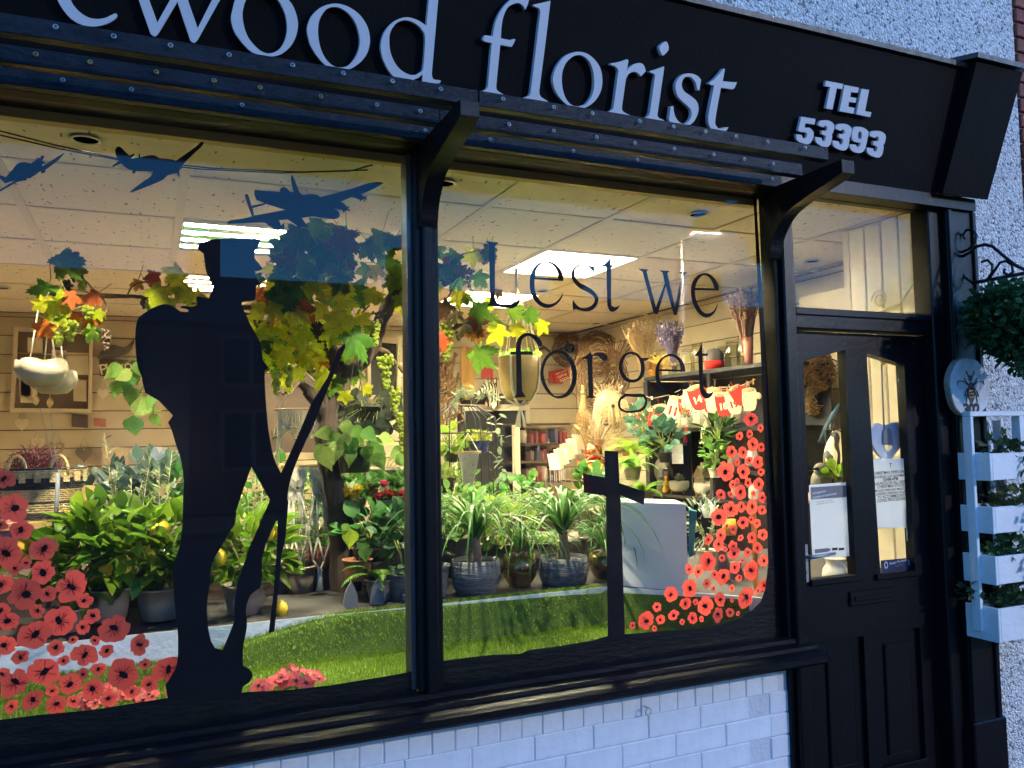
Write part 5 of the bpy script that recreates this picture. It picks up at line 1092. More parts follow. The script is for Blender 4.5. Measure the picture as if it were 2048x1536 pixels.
# ---- olive saplings: upright stems with small narrow leaves
OLV = leaf_mesh('olive_leaf', [.01, .11, .14, .11, .0], OLIVEL, .2, .1)
def sprig(root, p0, p1, n, size, me, mat, stem=OLIVEL, r=.003, spread=.6, bend=.02):
    mb = MB(); vs0 = [v.co.copy() for v in me.vertices]; fs0 = [list(p.vertices) for p in me.polygons]
    m = (Vector(p0)+Vector(p1))/2+Vector((rg.uniform(-1, 1), rg.uniform(-1, 1), 0))*bend; d = (Vector(p1)-Vector(p0)).normalized()
    for k in range(n):
        t = .12+.88*k/n; q = Vector(p0)*(1-t)**2+m*2*t*(1-t)+Vector(p1)*t*t; a = rg.uniform(0, 6.28)
        s = Vector((math.cos(a), math.sin(a), 0)); dd = (d*spread+s).normalized() if k < n-2 else d
        T = Matrix.Translation(q) @ aim(dd, rg.uniform(-1, 1)).to_matrix().to_4x4() @ Matrix.Scale(size*rg.uniform(.7, 1.15)*(1-.35*t), 4); mb.add([T @ v for v in vs0], fs0, True)
    mb.build('sprig', mat, root, kind='stuff'); MB().tube([p0, m, p1], [r, r*.8, r*.4], 5).build('stem', stem, root)
OST = M('olive_stem', (.30, .27, .14), .7, var=.2)
def olive(label, px, pyb, Y, tips, n=30, size=.035, name='olive_sapling', me=OLV, mat=OLIVEL, side=14, pr=.07, ph=.12, potm=TAUPE, ht=.3):
    c = at(px, pyb, Y); t = thing(name, label, 'potted plant', c); pot_on(t, c, tub(pr*.75, pr, ph), potm); b = c+Vector((0, 0, ph*.8))
    for (a, d) in tips: sprig(t, b+Vector((rg.uniform(-.03, .03), rg.uniform(-.03, .03), 0)), at(a, d, Y+rg.uniform(-.05, .05)), n, size, me, mat, OST)
    for k in range(side):
        a = rg.uniform(0, 6.28); sprig(t, b, b+Vector((math.cos(a)*rg.uniform(.04, .16), math.sin(a)*rg.uniform(.04, .14), rg.uniform(.4, 1)*ht)), 22, size*.85, me, mat, OST, .002)
    return t
olive('tall olive sapling with upright pale shoots behind the lemon bushes', 250, 1190, 1.15, [(208, 862), (235, 930), (300, 915), (222, 955), (262, 955), (285, 960)], 46, .05)
olive('olive sapling with one tall shoot close behind the soldier back', 335, 1185, 1.18, [(345, 895), (318, 930), (355, 1010)], 46, .05)
olive('olive sapling seen through the gap under the soldier arm', 510, 1180, 1.20, [(510, 930), (528, 940), (495, 980)], 40, .045, side=18)
olive('pale grey lavender bush behind the macrame hangers', 600, 1185, 1.25, [(560, 1000), (585, 980), (620, 990), (640, 1010)], 26, .03, 'lavender_bush', OLV, SILVER, 26, ht=.28)
# eucalyptus mass at the left
EUC = leaf_mesh('eucalyptus_leaf', [.03, .22, .30, .28, .16, .0], EUCAL, .1, .1)
bush('eucalyptus', 'grey-green eucalyptus bunch behind the olive saplings', at(330, 1130, 1.45), (.22, .14, .19), 210, .075, [[EUC]], stems=9, up=.6, potr=.09, poth=.14, potm=BLKPOT)
bush('eucalyptus', 'dark eucalyptus bunch beside the small wooden sign', at(225, 1120, 1.55), (.18, .12, .16), 130, .07, [[recolor(EUC, leafm('dark_eucalyptus', (.035, .06, .045), .15))]], stems=9, up=.6, potr=.08, poth=.12, potm=BLKPOT)
# heart-leaved trailing plants
HM = [heart_mesh('heart_leaf', HEARTL), heart_mesh('heart_leaf', leafm('heart_leaf_pale', (.26, .34, .09), .4, .35)), heart_mesh('heart_leaf', leafm('heart_leaf_lime', (.30, .36, .03), .5, .4))]
def trailing(label, c, pot, leaves, name='philodendron', potm=BLKPOT, hang=None, Y=None, grp=None):
    t = thing(name, label, 'potted plant', c, grp); pot_on(t, c, pot, potm)
    for (a, b, s, k, ang) in leaves:
        Yl = Y+rg.uniform(-.09, .04); p = at(a, b, Yl); sz = s*pxm(a, Yl)*.98; ro = face_cam(p, ang, rg.uniform(-.5, .5), rg.uniform(-.5, .5)); tip = ro.to_matrix() @ Vector((0, 1, 0))
        addobj('leaf', HM[k], t, p-tip*sz*.5-c, ro, sz); rim = c+Vector((0, 0, pot[-1][1]))
        MB().tube([p-tip*sz*.45, (p+rim)/2+Vector((0, 0, .04)), rim], .0022, 4).build('leaf_stalk', STEMG, t)
    if hang:
        for s in (-1, 1): MB().tube([c+Vector((s*pot[-2][0], 0, pot[-1][1])), hang], .0018, 4).build('hanger', IRON, t)
    return t
ph_l = [(645, 868, 45, 1, 1.2), (688, 855, 45, 1, 1.6), (715, 872, 48, 0, -.6), (652, 920, 60, 1, -.2), (672, 905, 50, 1, .3), (705, 895, 45, 0, -.3), (690, 885, 40, 1, 0), (740, 870, 42, 0, -.9), (755, 895, 50, 0, -.5), (775, 880, 40, 1, -1.2), (735, 910, 40, 0, -.2), (665, 880, 40, 0, .9), (700, 915, 40, 0, .1), (720, 885, 35, 1, -.5), (760, 925, 45, 0, -.4), (638, 900, 30, 0, .6)]
trailing('variegated heart-leaved philodendron in a black hanging pot by the vine trunk', at(710, 945, 1.12), tub(.062, .078, .115), ph_l, hang=at(712, 700, 1.12), Y=1.08)
ph_d = [(665+rg.uniform(0, 150), 790+rg.uniform(0, 75), 34, 0, rg.uniform(-1.2, 1.2)) for _ in range(46)]
dk = trailing('dark purple-leaved trailing plant in a hanging pot above the philodendron', at(745, 850, 1.42), tub(.06, .085, .09), ph_d, name='tradescantia', hang=at(740, 640, 1.42), Y=1.38)
for o in dk.children:
    if o.name.startswith('leaf') and not o.name.startswith('leaf_'): o.data = DARKL_H if 'DARKL_H' in globals() else globals().setdefault('DARKL_H', heart_mesh('purple_leaf', DARKL))
ph_2 = [(rg.uniform(730, 830), rg.uniform(905, 985), 40, rg.choice([0, 0, 1]), rg.uniform(-1, 1)) for _ in range(16)]
trailing('bushy heart-leaved plant in a large taupe pot left of the mullion', at(770, 1010, 1.62), tub(.085, .115, .19), ph_2, potm=TAUPE, Y=1.58)
ph_3 = [(700, 1080, 46, 2, .1), (690, 1060, 30, 0, .6), (730, 1110, 34, 0, -.3), (735, 1105, 30, 1, .2)]
trailing('yellow-leaved creeper at the foot of the vine trunk', at(715, 1160, .98), tub(.05, .06, .09), ph_3, potm=TERRA, Y=.95)
# left trailing philodendron from the shelf by the memo board
lf = [(225, 745, 46, 0, .9), (255, 770, 46, 0, .1), (245, 752, 40, 1, 1.3), (232, 780, 40, 0, .2), (280, 740, 40, 0, -.5), (262, 795, 44, 0, 0), (290, 815, 60, 1, -1.1), (312, 842, 34, 0, -.3), (268, 856, 56, 0, 0), (300, 805, 30, 0, .3), (240, 765, 34, 1, .5), (270, 760, 34, 0, -.3)]
trailing('variegated trailing philodendron in a hanging pot behind the soldier pack', at(315, 760, 1.32), tub(.05, .07, .10), lf, potm=TERRA, hang=at(316, 600, 1.32), Y=1.28)
# ferns and fillers
def fern(label, px, pyb, Y, n, L, mat=FERNM, pr=.06, ph=.09, potm=TAUPE, name='fern'):
    c = at(px, pyb, Y); t = thing(name, label, 'potted plant', c); pot_on(t, c, tub(pr*.75, pr, ph), potm)
    for k in range(n):
        a = rg.uniform(0, 6.28); mb = MB(); l = L*rg.uniform(.7, 1.15); ar = rg.uniform(.7, 1.3); x = z = 0; st = 22; P = []
        for i in range(st):
            q = i/(st-1); P.append(Vector((x, 0, z))); an = ar-1.9*q; x += math.cos(an)*l/st; z += math.sin(an)*l/st
        Rz = Matrix.Rotation(a, 4, 'Z'); b = c+Vector((0, 0, ph*.85))
        for i in range(2, st):
            w = .22*l*math.sin(math.pi*min(1, (i+2)/(st+1)))*.8+.004
            for s in (-1, 1):
                p = P[i]; u = (P[min(i+1, st-1)]-P[i-1]).normalized()
                mb.add([b+(Rz @ v) for v in (p-u*.004, p+Vector((0, s*w, -.1*w))+u*w*.35, p+u*.006)], [(0, 1, 2)])
        mb.build('frond', mat, t)
fern('bright green fern at the foot of the vine trunk', 760, 1200, .90, 11, .20)
fern('fresh green fern on the shelf beside the buddha head', 1290, 1010, 2.05, 16, .22)
fern('feathery fern behind the ponytail palms', 1085, 1120, 1.25, 14, .22)
fern('lacy asparagus fern under the copper bowl', 1265, 960, 2.2, 18, .24, leafm('asparagus_fern', (.20, .36, .06), .4))
fern('pale spider plant in an orange pot by the shelf', 1262, 930, 2.45, 20, .30, LIME, potm=TERRA, name='spider_plant')
def filler(label, px, pyb, Y, rad, n, size, me, potm=TAUPE, pr=.09, ph=.14, name='leafy_plant', **k):
    return bush(name, label, at(px, pyb, Y), rad, n, size, [[me]], potr=pr, poth=ph, potm=potm, **k)
ROUND = leaf_mesh('round_leaf', [.03, .30, .40, .38, .24, .0], MIDG, .15, .2)
ROUNDL = recolor(ROUND, leafm('pale_round_leaf', (.16, .30, .07), .4)); NARROW = leaf_mesh('narrow_leaf', [.02, .10, .12, .10, .0], MIDG, .2, .3)
HYD = recolor(ROUND, leafm('hydrangea_leaf', (.06, .17, .04), .3))
filler('green hydrangea with a lime bud beside the vine trunk', 745, 1155, 1.12, (.15, .12, .085), 70, .075, HYD, name='hydrangea')
filler('round-leaved green plant in front of the taupe pots', 800, 1140, 1.2, (.16, .12, .08), 80, .06, ROUND)
filler('dark glossy shrub in a tagged grey pot left of the mullion', 810, 1205, .88, (.12, .10, .16), 100, .055, recolor(ROUND, leafm('glossy_dark_leaf', (.02, .06, .018), .15)), GREYP, .085, .13)
filler('dark shrub in a grey pot just right of the mullion', 865, 1200, .86, (.10, .08, .15), 80, .05, recolor(NARROW, leafm('dark_narrow_leaf', (.03, .085, .02), .2)), GREYP, .075, .15)
filler('pale green plant behind the left ponytail palm', 915, 1130, 1.25, (.16, .10, .13), 110, .055, ROUNDL)
filler('lime leafy plant behind the bronze vase', 1010, 1140, 1.3, (.20, .10, .12), 120, .055, recolor(ROUND, LIME))
filler('upright green plant behind the right ponytail palm', 1190, 1125, 1.3, (.14, .10, .20), 110, .06, ROUND)
filler('green leafy plant between palm and white box', 1225, 1160, 1.05, (.13, .10, .2), 110, .06, recolor(NARROW, MIDG))
filler('soft green plant behind the macrame pots', 640, 1150, 1.35, (.18, .10, .16), 110, .05, ROUNDL)
filler('mixed greenery behind the lemon bushes', 400, 1180, 1.4, (.25, .12, .22), 160, .06, recolor(ROUND, MIDG))
filler('mid green plant on the back tier left of the vine', 560, 1110, 1.75, (.22, .12, .18), 130, .06, ROUND)
filler('mid green plant on the back tier behind the red flowers', 820, 1060, 1.9, (.2, .12, .08), 120, .06, ROUND)
filler('leafy plant on the back tier below the birdcage', 900, 1060, 2.05, (.2, .12, .14), 120, .055, ROUNDL)
filler('leafy plant on the back tier below the doorway', 1040, 1080, 2.1, (.2, .12, .14), 110, .06, ROUND)
# flowers
def flowers(label, px, pyb, Y, heads, hm, leafme, name, pr=.07, ph=.11, potm=TAUPE, hr=.016, n=60):
    c = at(px, pyb, Y); t = bush(name, label, c, (.10, .08, .06), n, .05, [[leafme]], potr=pr, poth=ph, potm=potm)
    for (a, b) in heads:
        q = at(a, b, Y-.05+rg.uniform(-.03, .03)); mb = MB()
        for r_ in range(3):
            for k in range(8):
                an = k*.785+r_*.4; e = Euler((R(20+28*r_), 0, an)); T = Matrix.Translation(q) @ e.to_matrix().to_4x4() @ Matrix.Scale(hr*(1.25-.2*r_), 4)
                mb.add([T @ Vector(v) for v in ((0, 0, 0), (-.45, .7, .1), (0, 1.15, .25), (.45, .7, .1))], [(0, 1, 2, 3)], True)
        mb.ball(q+Vector((0, 0, hr*.2)), hr*.5, 8, 6).build('flower_head', hm, t); MB().tube([q, (q+c)/2+Vector((0, 0, .06)), c+Vector((0, 0, ph))], .002, 4).build('flower_stem', STEMG, t)
    return t
flowers('deep pink ranunculus in a taupe pot on the tier', 768, 1045, 1.28, [(745, 985), (758, 995), (768, 972), (775, 990), (782, 1000), (752, 1005), (790, 993), (735, 995), (765, 1003), (805, 990), (745, 975)], PINKF, ROUND, 'ranunculus_plant', hr=.026)
flowers('yellow chrysanthemums behind the vine trunk', 702, 1045, 1.26, [(690, 990), (705, 1000), (718, 985), (700, 1012), (712, 1010)], YELF, ROUND, 'chrysanthemum_plant', hr=.034)
flowers('pale pink flowers beside the ranunculus', 825, 1040, 1.3, [(812, 985), (822, 990), (830, 1000), (818, 998)], WHFL, ROUND, 'pale_flower_plant', hr=.016)
flowers('violet flowers behind the left palm trunk', 912, 1120, 1.4, [(905, 1030), (915, 1045), (925, 1040), (895, 1050), (910, 1055), (900, 1038)], M('mauve', (.35, .10, .18), .6), ROUNDL, 'violet_plant', hr=.014)
hbud = at(771, 1052, 1.02); mb = MB(); cluster(mb, leaf_mesh('bud', [.1, .5, .6, .4, 0], LIME, .1, .1), hbud, (.03, .025, .02), 60, .014, rg); t = thing('hydrangea_bloom', 'lime green flower head above the hydrangea leaves', 'flower', hbud); mb.build('florets', recolor(ROUND, LIME).materials[0], t)
# ------------------------------------------------------------------ things hung and set out in the shop
def flat(name, label, cat, txt, Y, th, mat, pl=None, group=None):
    f = (lambda a, b: at(a, b, Y)) if pl is None else pl
    L = [(f(a, b).x, f(a, b).z) for a, b in spline(txt)]
    return MB().solid([L], (0, Y, 0), (1, 0, 0), (0, 0, 1), (0, -1, 0), th).single(name, mat, label, cat, group)
def zl(txt, Y): return [(at(a, b, Y).x, at(a, b, Y).z) for a, b in spline(txt)]
def prism(root, name, txts, Y, th, mat): return MB().solid([zl(t, Y) for t in txts], (0, Y, 0), (1, 0, 0), (0, 0, 1), (0, -1, 0), th).build(name, mat, root)
rg = random.Random(77)
# scalloped ceramic pots on cords
def scallop(label, px, py, Y, r, cords, tagpx):
    c = at(px, py, Y); t = thing('ceramic_hanging_pot', label, 'hanging pot', c); n = 36; vs = []; pr = [(.25, -.62), (.62, -.58), (.95, -.2), (1.05, .15), (.98, .5), (.93, .5), (.9, .1), (.5, -.4)]
    for i, (q, z) in enumerate(pr):
        for k in range(n):
            a = 2*math.pi*k/n; w = 1+(.10*abs(math.sin(2.5*a)) if 2 <= i <= 6 else 0); zz = z+(.14*abs(math.sin(2.5*a+.3)) if 4 <= i <= 5 else 0); vs.append(c+Vector((q*w*r*math.cos(a), q*w*r*math.sin(a), zz*r*.95)))
    fs = [(i*n+k, i*n+(k+1) % n, (i+1)*n+(k+1) % n, (i+1)*n+k) for i in range(len(pr)-1) for k in range(n)]+[tuple(range(n))[::-1], tuple((len(pr)-1)*n+k for k in range(n))]
    MB().add(vs, fs, True).build('bowl', CERAM, t)
    for k, (a, b, e, f) in enumerate(cords): MB().tube([at(a, b, Y-.02+.03*k), at(e, f, Y-.02+.03*k)], .003, 5).build('cord', ROPE, t)
    prism(t, 'tag', ['%g,%g %g,%g %g,%g %g,%g' % (tagpx[0], tagpx[1]-10, tagpx[0]+7, tagpx[1], tagpx[0], tagpx[1]+11, tagpx[0]-7, tagpx[1])], Y, .002, GOLD)
    MB().tube([at(tagpx[0], tagpx[1]-10, Y), at(tagpx[0]-1, tagpx[1]-32, Y)], .001, 4).build('tag_cord', ROPE, t)
scallop('cream scalloped ceramic pot hanging on cords in front of another', 84, 745, 1.02, .083, [(58, 728, 77, 618), (112, 728, 100, 640), (108, 720, 102, 640)], (72, 800))
scallop('cream scalloped ceramic pot hanging just behind its twin', 108, 765, 1.16, .078, [(88, 730, 96, 650), (128, 745, 118, 650)], (100, 805))
MB().tube([at(80, 815, 1.1), at(95, 880, 1.1), at(113, 945, 1.1)], .0012, 4).tube([at(102, 820, 1.1), at(108, 890, 1.1), at(115, 945, 1.1)], .0012, 4).tube([at(116, 945, 1.1), at(114, 1000, 1.1), at(108, 1062, 1.1)], .008, 7).single('knotted_yarn', M('grey_yarn', (.25, .25, .27), .9, bump=.6, bs=200), 'grey knotted cord hanging in front of the woven basket', 'cord')
# memo board
mY = BYW-.04
mb_ = thing('memo_board', 'pale framed memo board with pinned cards on the back slatted wall', 'memo board', at(105, 826, mY))
MB().solid([zl('28,654! 186,660! 183,826! 20,824!', mY), zl('36,662! 179,668! 176,818! 28,816!', mY)], (0, mY+.03, 0), (1, 0, 0), (0, 0, 1), (0, -1, 0), .04).build('frame', CREAMT, mb_)
prism(mb_, 'board', ['34,660! 181,666! 178,820! 26,818!'], mY+.035, .004, M('brown_felt', (.12, .085, .05), .9))
for (a, b, w, h) in ((58, 760, 34, 90), (110, 770, 40, 30), (152, 727, 50, 44), (160, 780, 26, 44), (70, 690, 30, 30), (118, 720, 30, 40), (50, 775, 22, 34)):
    prism(mb_, 'card', ['%g,%g! %g,%g! %g,%g! %g,%g!' % (a-w/2, b-h/2, a+w/2, b-h/2+1, a+w/2, b+h/2+1, a-w/2, b+h/2)], mY+.029, .002, M('ivory_card', (.55, .48, .34), .7))
for b in (706, 755): MB().tube([at(32, b, mY+.024), at(178, b+5, mY+.024)], .004, 4).build('string', JUTE, mb_)
# dark 'Photo' sign and hearts on the wall
sg = thing('photo_sign', 'dark wooden sign with pale script reading Photo', 'sign', at(232, 755, mY)); prism(sg, 'board', ['198,716! 275,722! 274,757! 200,752!'], mY, .02, DARKW)
put_mb = MB(); put_text(put_mb, 'Photo', at(232, 736, mY)+Vector((0, -.0215, 0)), Vector((.97, 0, .2)), Vector((-.2, 0, .97)), width=.24); put_mb.build('lettering', CREAMF, sg)
flat('driftwood_piece', 'rough dark driftwood piece above the Photo sign', 'ornament', '196,718 205,700 225,690 250,695 268,680 262,700 240,712 215,716', mY-.03, .03, DARKW)
def heart(label, px, py, s, mat, Y=None, hole=False, cord=True):
    Y = Y or mY; c = at(px, py, Y); t = thing('wall_heart', label, 'ornament', c, 'wall hearts'); L = []
    def hl_(k): return [(px+s*k*16*math.sin(a)**3/17, py-s*k*(13*math.cos(a)-5*math.cos(2*a)-2*math.cos(3*a)-math.cos(4*a))/17) for a in [i*2*math.pi/28 for i in range(28)]]
    ls = [[(at(a, b, Y).x, at(a, b, Y).z) for a, b in hl_(1)]]
    if hole: ls.append([(at(a, b, Y).x, at(a, b, Y).z) for a, b in hl_(.62)])
    MB().solid(ls, (0, Y, 0), (1, 0, 0), (0, 0, 1), (0, -1, 0), .012).build('heart', mat, t)
    if cord: MB().tube([at(px-s*.5, py-s*.7, Y), at(px, py-s*2, Y), at(px+s*.5, py-s*.7, Y)], .002, 4).build('cord', JUTE, t)
PW = M('pale_wood', (.55, .44, .28), .7, var=.15)
heart('solid white wooden heart under the memo board corner', 44, 848, 15, CREAMT); heart('open wooden heart frame left of another open heart', 75, 886, 14, PW, hole=True); heart('open wooden heart frame above the woven basket', 112, 897, 19, M('greyed_wood', (.30, .22, .13), .8), hole=True)
heart('pale wooden heart beneath the Photo sign', 206, 787, 13, CREAMT); heart('dark slate heart plaque between basket and olive shoots', 168, 908, 18, M('slate_wood', (.12, .10, .08), .8))
for (a, b, w, h, l, m) in ((160, 842, 16, 14, 'small black and white badge ornament on the wall', DARKW), (200, 845, 12, 9, 'rust-coloured bird ornament on the wall', TERRA), (230, 915, 26, 22, 'square wooden picture block behind the olive shoots', PW), (180, 968, 17, 18, 'small framed sign reading the', CREAMT)):
    t = thing('wall_ornament', l, 'ornament', at(a, b, mY)); prism(t, 'block', ['%g,%g! %g,%g! %g,%g! %g,%g!' % (a-w, b-h, a+w, b-h+2, a+w, b+h, a-w, b+h-2)], mY, .03, m)
    if a == 180:
        q = MB(); put_text(q, 'the', at(a-4, b-4, mY)+Vector((0, -.032, 0)), (1, 0, 0), (0, 0, 1), width=.07); q.build('lettering', BLACKF, t)
# woven basket of pink moss on a pine stand
ky = 1.30; kb = at(80, 1036, ky); t = thing('woven_basket', 'oval woven basket with black and straw bands on a pine stand', 'basket', kb)
kw = 80*pxm(80, ky); kh = at(80, 935, ky).z-kb.z
STRAW = M('straw_weave', (.48, .36, .17), .85, var=.3, vs_=60, bump=.8, bs=120); BLKW = M('black_weave', (.02, .02, .025), .7, var=.4, vs_=60, bump=.8, bs=120)
bands = [(0, .12, BLKW), (.12, .30, STRAW), (.30, .34, BLKW), (.34, .38, STRAW), (.38, .58, STRAW), (.58, .80, BLKW), (.80, .96, STRAW), (.96, 1.0, BLKW)]
for z0, z1, m in bands:
    mb = MB(); nr = max(1, int((z1-z0)*26))
    for r_ in range(nr):
        z = kb.z+kh*(z0+(z1-z0)*(r_+.5)/nr); rr = kw*(.88+.12*(z-kb.z)/kh); k = 56
        P = [Vector((kb.x+rr*math.cos(q*6.2832/k)*(1+(.012 if (q+r_) % 2 else -.012)), kb.y+rr*.62*math.sin(q*6.2832/k)*(1+(.012 if (q+r_) % 2 else -.012)), z)) for q in range(k+1)]
        mb.tube(P, kh*(z1-z0)/nr*.55, 5, cap=False)
    mb.build('woven_band', m, t)
for k in range(9):
    a = math.pi+.25+k*.33; q = Vector((kb.x+kw*math.cos(a)*1.0, kb.y+kw*.63*math.sin(a), kb.z+kh*.72)); MB().box(q.x-.011, q.x+.011, q.y-.008, q.y+.002, q.z, q.z+kh*.2).build('straw_stitch', STRAW, t)
for s in (-.45, .45):
    P = [kb+Vector((kw*(s+.2*math.cos(q)), -kw*.56, kh*.9+kh*.34*math.sin(q))) for q in [i*math.pi/10 for i in range(11)]]; MB().tube(P, .0065, 6).build('handle', STRAW, t)
mb = MB(); FL = leaf_mesh('fluff', [.02, .06, .05, .0], PINKF, .1, .5); cluster(mb, FL, at(70, 930, ky), (.105, .07, .07), 900, .035, rg, .3, lo=-.3)
t = thing('pink_moss', 'mound of dusky pink moss heaped in the woven basket', 'moss', at(70, 935, ky)); mb.build('tufts', M('pink_fluff', (.20, .06, .07), .9, var=.3), t, kind='stuff')
st_ = thing('pine_stand', 'pine plank stand carrying the woven basket', 'stand', at(90, 1230, ky-.05))
a = at(-60, 1058, ky-.1); b = at(168, 1042, ky-.1); MB().box(a.x, b.x, a.y-.02, a.y+.25, kb.z-.035, kb.z-.004, .003).build('plank', PINE, st_)
for p in (158, -20): q = at(p, 1060, ky-.11); MB().box(q.x-.012, q.x+.012, q.y-.02, q.y+.0, PZ_, kb.z+.09, .002).build('upright', PINEZ, st_)
sgn = thing('wooden_tag', 'small pine tag sign with scribbled marks on the stand upright', 'sign', at(180, 1018, ky-.14)); prism(sgn, 'board', ['166,974 190,972 195,976 195,1013 191,1016 168,1018 165,1012'], ky-.14, .008, PINEZ)
for k in range(3): MB().tube([at(171+k*5, 985, ky-.15), at(173+k*5, 978+2*k, ky-.15), at(176+k*5, 986, ky-.15)], .0012, 4).build('mark', BLACKF, sgn)
MB().box(*(lambda p: (p.x-.07, p.x+.03, p.y, p.y+.05, p.z-.05, p.z+.05))(at(10, 1065, 1.2)), .004).single('pink_box', M('pink_card', (.45, .16, .18), .6), 'dusty pink gift box below the woven basket', 'box')
MB().lathe([(.03, 0), (.04, .01), (.042, .05), (.03, .075), (.034, .08), (.0, .082)], 20, at(45, 1115, 1.0)).single('yellow_jar', M('yellow_glaze', (.75, .36, .02), .35), 'amber yellow jar among the poppies below the basket', 'jar')
# chalkboard and macrame
cbd = thing('chalkboard', 'dark brown board with pale script behind the macrame', 'board', at(600, 905, 2.05)); prism(cbd, 'panel', ['500,735! 700,742! 700,905! 500,905!'], 2.05, .02, CORK)
prism(cbd, 'frame', ['496,729! 704,736! 704,742! 496,735!'], 2.05, .03, CREAMT)
for pts in ([(545, 865), (552, 852), (548, 868), (545, 875), (556, 870), (556, 855), (560, 875)], [(552, 788), (560, 782), (566, 788), (572, 780), (580, 790)], [(550, 905), (560, 898), (568, 906)]): MB().tube([at(a, b, 2.03) for a, b in pts], .004, 4).build('script', CREAMF, cbd)
def macrame(label, x0, x1, y, Y, strands, name='macrame_hanging', dow=8, apex=None):
    t = thing(name, label, 'macrame', at((x0+x1)/2, y, Y)); MB().tube([at(x0-dow, y+1, Y), at(x1+dow, y-1, Y)], .008, 8).build('dowel', PINE, t)
    if apex:
        for s in (x0, x1): MB().tube([at(s, y, Y), at(apex[0], apex[1], Y)], .003, 5).build('cord', ROPE, t)
    for k, (xa, ya, xb, yb) in enumerate(strands): MB().tube([at(xa, ya, Y-.006), at((xa+xb)/2+rg.uniform(-1, 1), (ya+yb)/2, Y-.009), at(xb, yb, Y-.004)], .0046, 5).build('strand', ROPE, t)
    return t
S = []
for k in range(34):
    u = k/33; xa = 558+u*132; v = abs(u*2-1); S.append((xa, 820, xa, 850+28*(1-v*2 if v < .5 else (v*2-1))))
S += [(558, 830, 553, 930), (561, 830, 556, 935), (690, 830, 688, 900)]
for k in range(14): S += [(560+k*4.5, 838, 625-abs(k-7)*0, 870)] if k < 1 else []
mc = macrame('cream macrame wall hanging on a dowel behind the rifle', 556, 692, 819, 1.42, S, apex=(612, 745))
for r_ in range(4):
    for s in (-1, 1): MB().tube([at(592+s*(30-r_*2), 840+r_*4, 1.405), at(592, 862+r_*5, 1.405)], .003, 5).tube([at(660+s*(26-r_*2), 840+r_*4, 1.405), at(660, 862+r_*5, 1.405)], .003, 5).build('knot_row', ROPE, mc)
S = []
for cx in (592, 640):
    for k in range(13):
        d = (k-6)*3.6; S.append((cx+d, 934, cx+d*.6, 985)); S.append((cx+d*.6, 985, cx+(d > 0)*26-13, 1075))
hg = macrame('pair of macrame plant hangers on a dowel holding two terracotta pots', 570, 668, 932, 1.28, S, name='macrame_hangers')
for cx in (592, 640):
    for r_ in range(4):
        for s in (-1, 1): MB().tube([at(cx+s*22, 945+r_*5, 1.265), at(cx, 965+r_*5, 1.265)], .003, 5).tube([at(cx, 985+r_*4, 1.265), at(cx+s*18, 1000+r_*4, 1.265)], .003, 5).build('knot_row', ROPE, hg)
    for (a, b, e, f) in ((-22, 1075, -14, 1120), (-4, 1075, -14, 1120), (-4, 1075, 8, 1122), (22, 1075, 8, 1122), (-14, 1120, 0, 1140), (8, 1122, 0, 1140), (-22, 1040, -22, 1075), (22, 1040, 22, 1075), (-6, 1000, -4, 1075), (13, 1000, 22, 1045), (-13, 1000, -22, 1045)): MB().tube([at(cx+a, b, 1.22), at(cx+e, f, 1.22)], .0045, 5).build('net_cord', ROPE, hg)
    for k in range(24): MB().tube([at(cx+rg.uniform(-4, 4), 1138, 1.24), at(cx+rg.uniform(-11, 11), 1200+rg.uniform(-8, 8), 1.24)], .0032, 4).build('tassel', ROPE, hg)
    c = at(cx, 1138, 1.30); tp = thing('terracotta_pot', {592: 'terracotta pot of low greenery in the macrame hanger by the scabbard', 640: 'terracotta pot in the macrame hanger touching the vine trunk'}[cx], 'pot', c); pot_on(tp, c, bowl(.035, .064, .105), TERRA)
    mb = MB(); cluster(mb, SMALL, c+Vector((0, 0, .115)), (.055, .05, .025), 90, .022, rg, .6); mb.build('moss', MIDG, tp, kind='stuff')
MB().ball(at(596, 975, 1.25), .008, 10, 8).single('wooden_bead', DARKW, 'dark round bead in the centre of the macrame', 'bead')
# hanging planter with tan pot behind the word forget
hY = 1.68; hp0 = at(1040, 800, hY); t = thing('macrame_planter', 'tan pot in a knotted cotton hanger with a long tassel', 'hanging planter', hp0)
prw = 42*pxm(1040, hY); phh = at(1040, 712, hY).z-at(1040, 798, hY).z
pot_on(t, hp0, [(prw*.35, 0), (prw*.6, .006), (prw*.86, phh*.25), (prw*.97, phh*.6), (prw, phh), (prw*.94, phh), (prw*.9, phh*.8)], M('tan_pot', (.36, .24, .07), .6, var=.15, vs_=10))
ringc = at(1032, 528, hY); MB().tube([ringc+Vector((.018*math.cos(q), 0, .018*math.sin(q))) for q in [i*.45 for i in range(15)]], .002, 5).build('ring', STEEL, t)
MB().tube([at(1031, 500, hY), at(1032, 520, hY)], .0015, 4).build('hook_wire', STEEL, t); kn = at(1034, 575, hY); MB().tube([at(1032, 536, hY), kn], .009, 7).build('binding', M('grey_rope', (.42, .40, .35), .9, bump=.5, bs=150), t)
for k in range(10):
    a = k*.6283; e = hp0+Vector((prw*1.02*math.cos(a), prw*1.02*math.sin(a), phh)); MB().tube([kn, (kn+e)/2+Vector((.01*math.cos(a), .01*math.sin(a), 0)), e], .0028, 5).build('strand', ROPE, t)
for k in range(4):
    a = k*1.5708+.75; P = [hp0+Vector((prw*q*math.cos(a), prw*q*math.sin(a), z)) for q, z in ((1.03, phh), (1.02, phh*.6), (.92, phh*.25), (.62, 0), (.1, -.03))]; MB().tube(P, .007, 6).build('knotted_cord', ROPE, t)
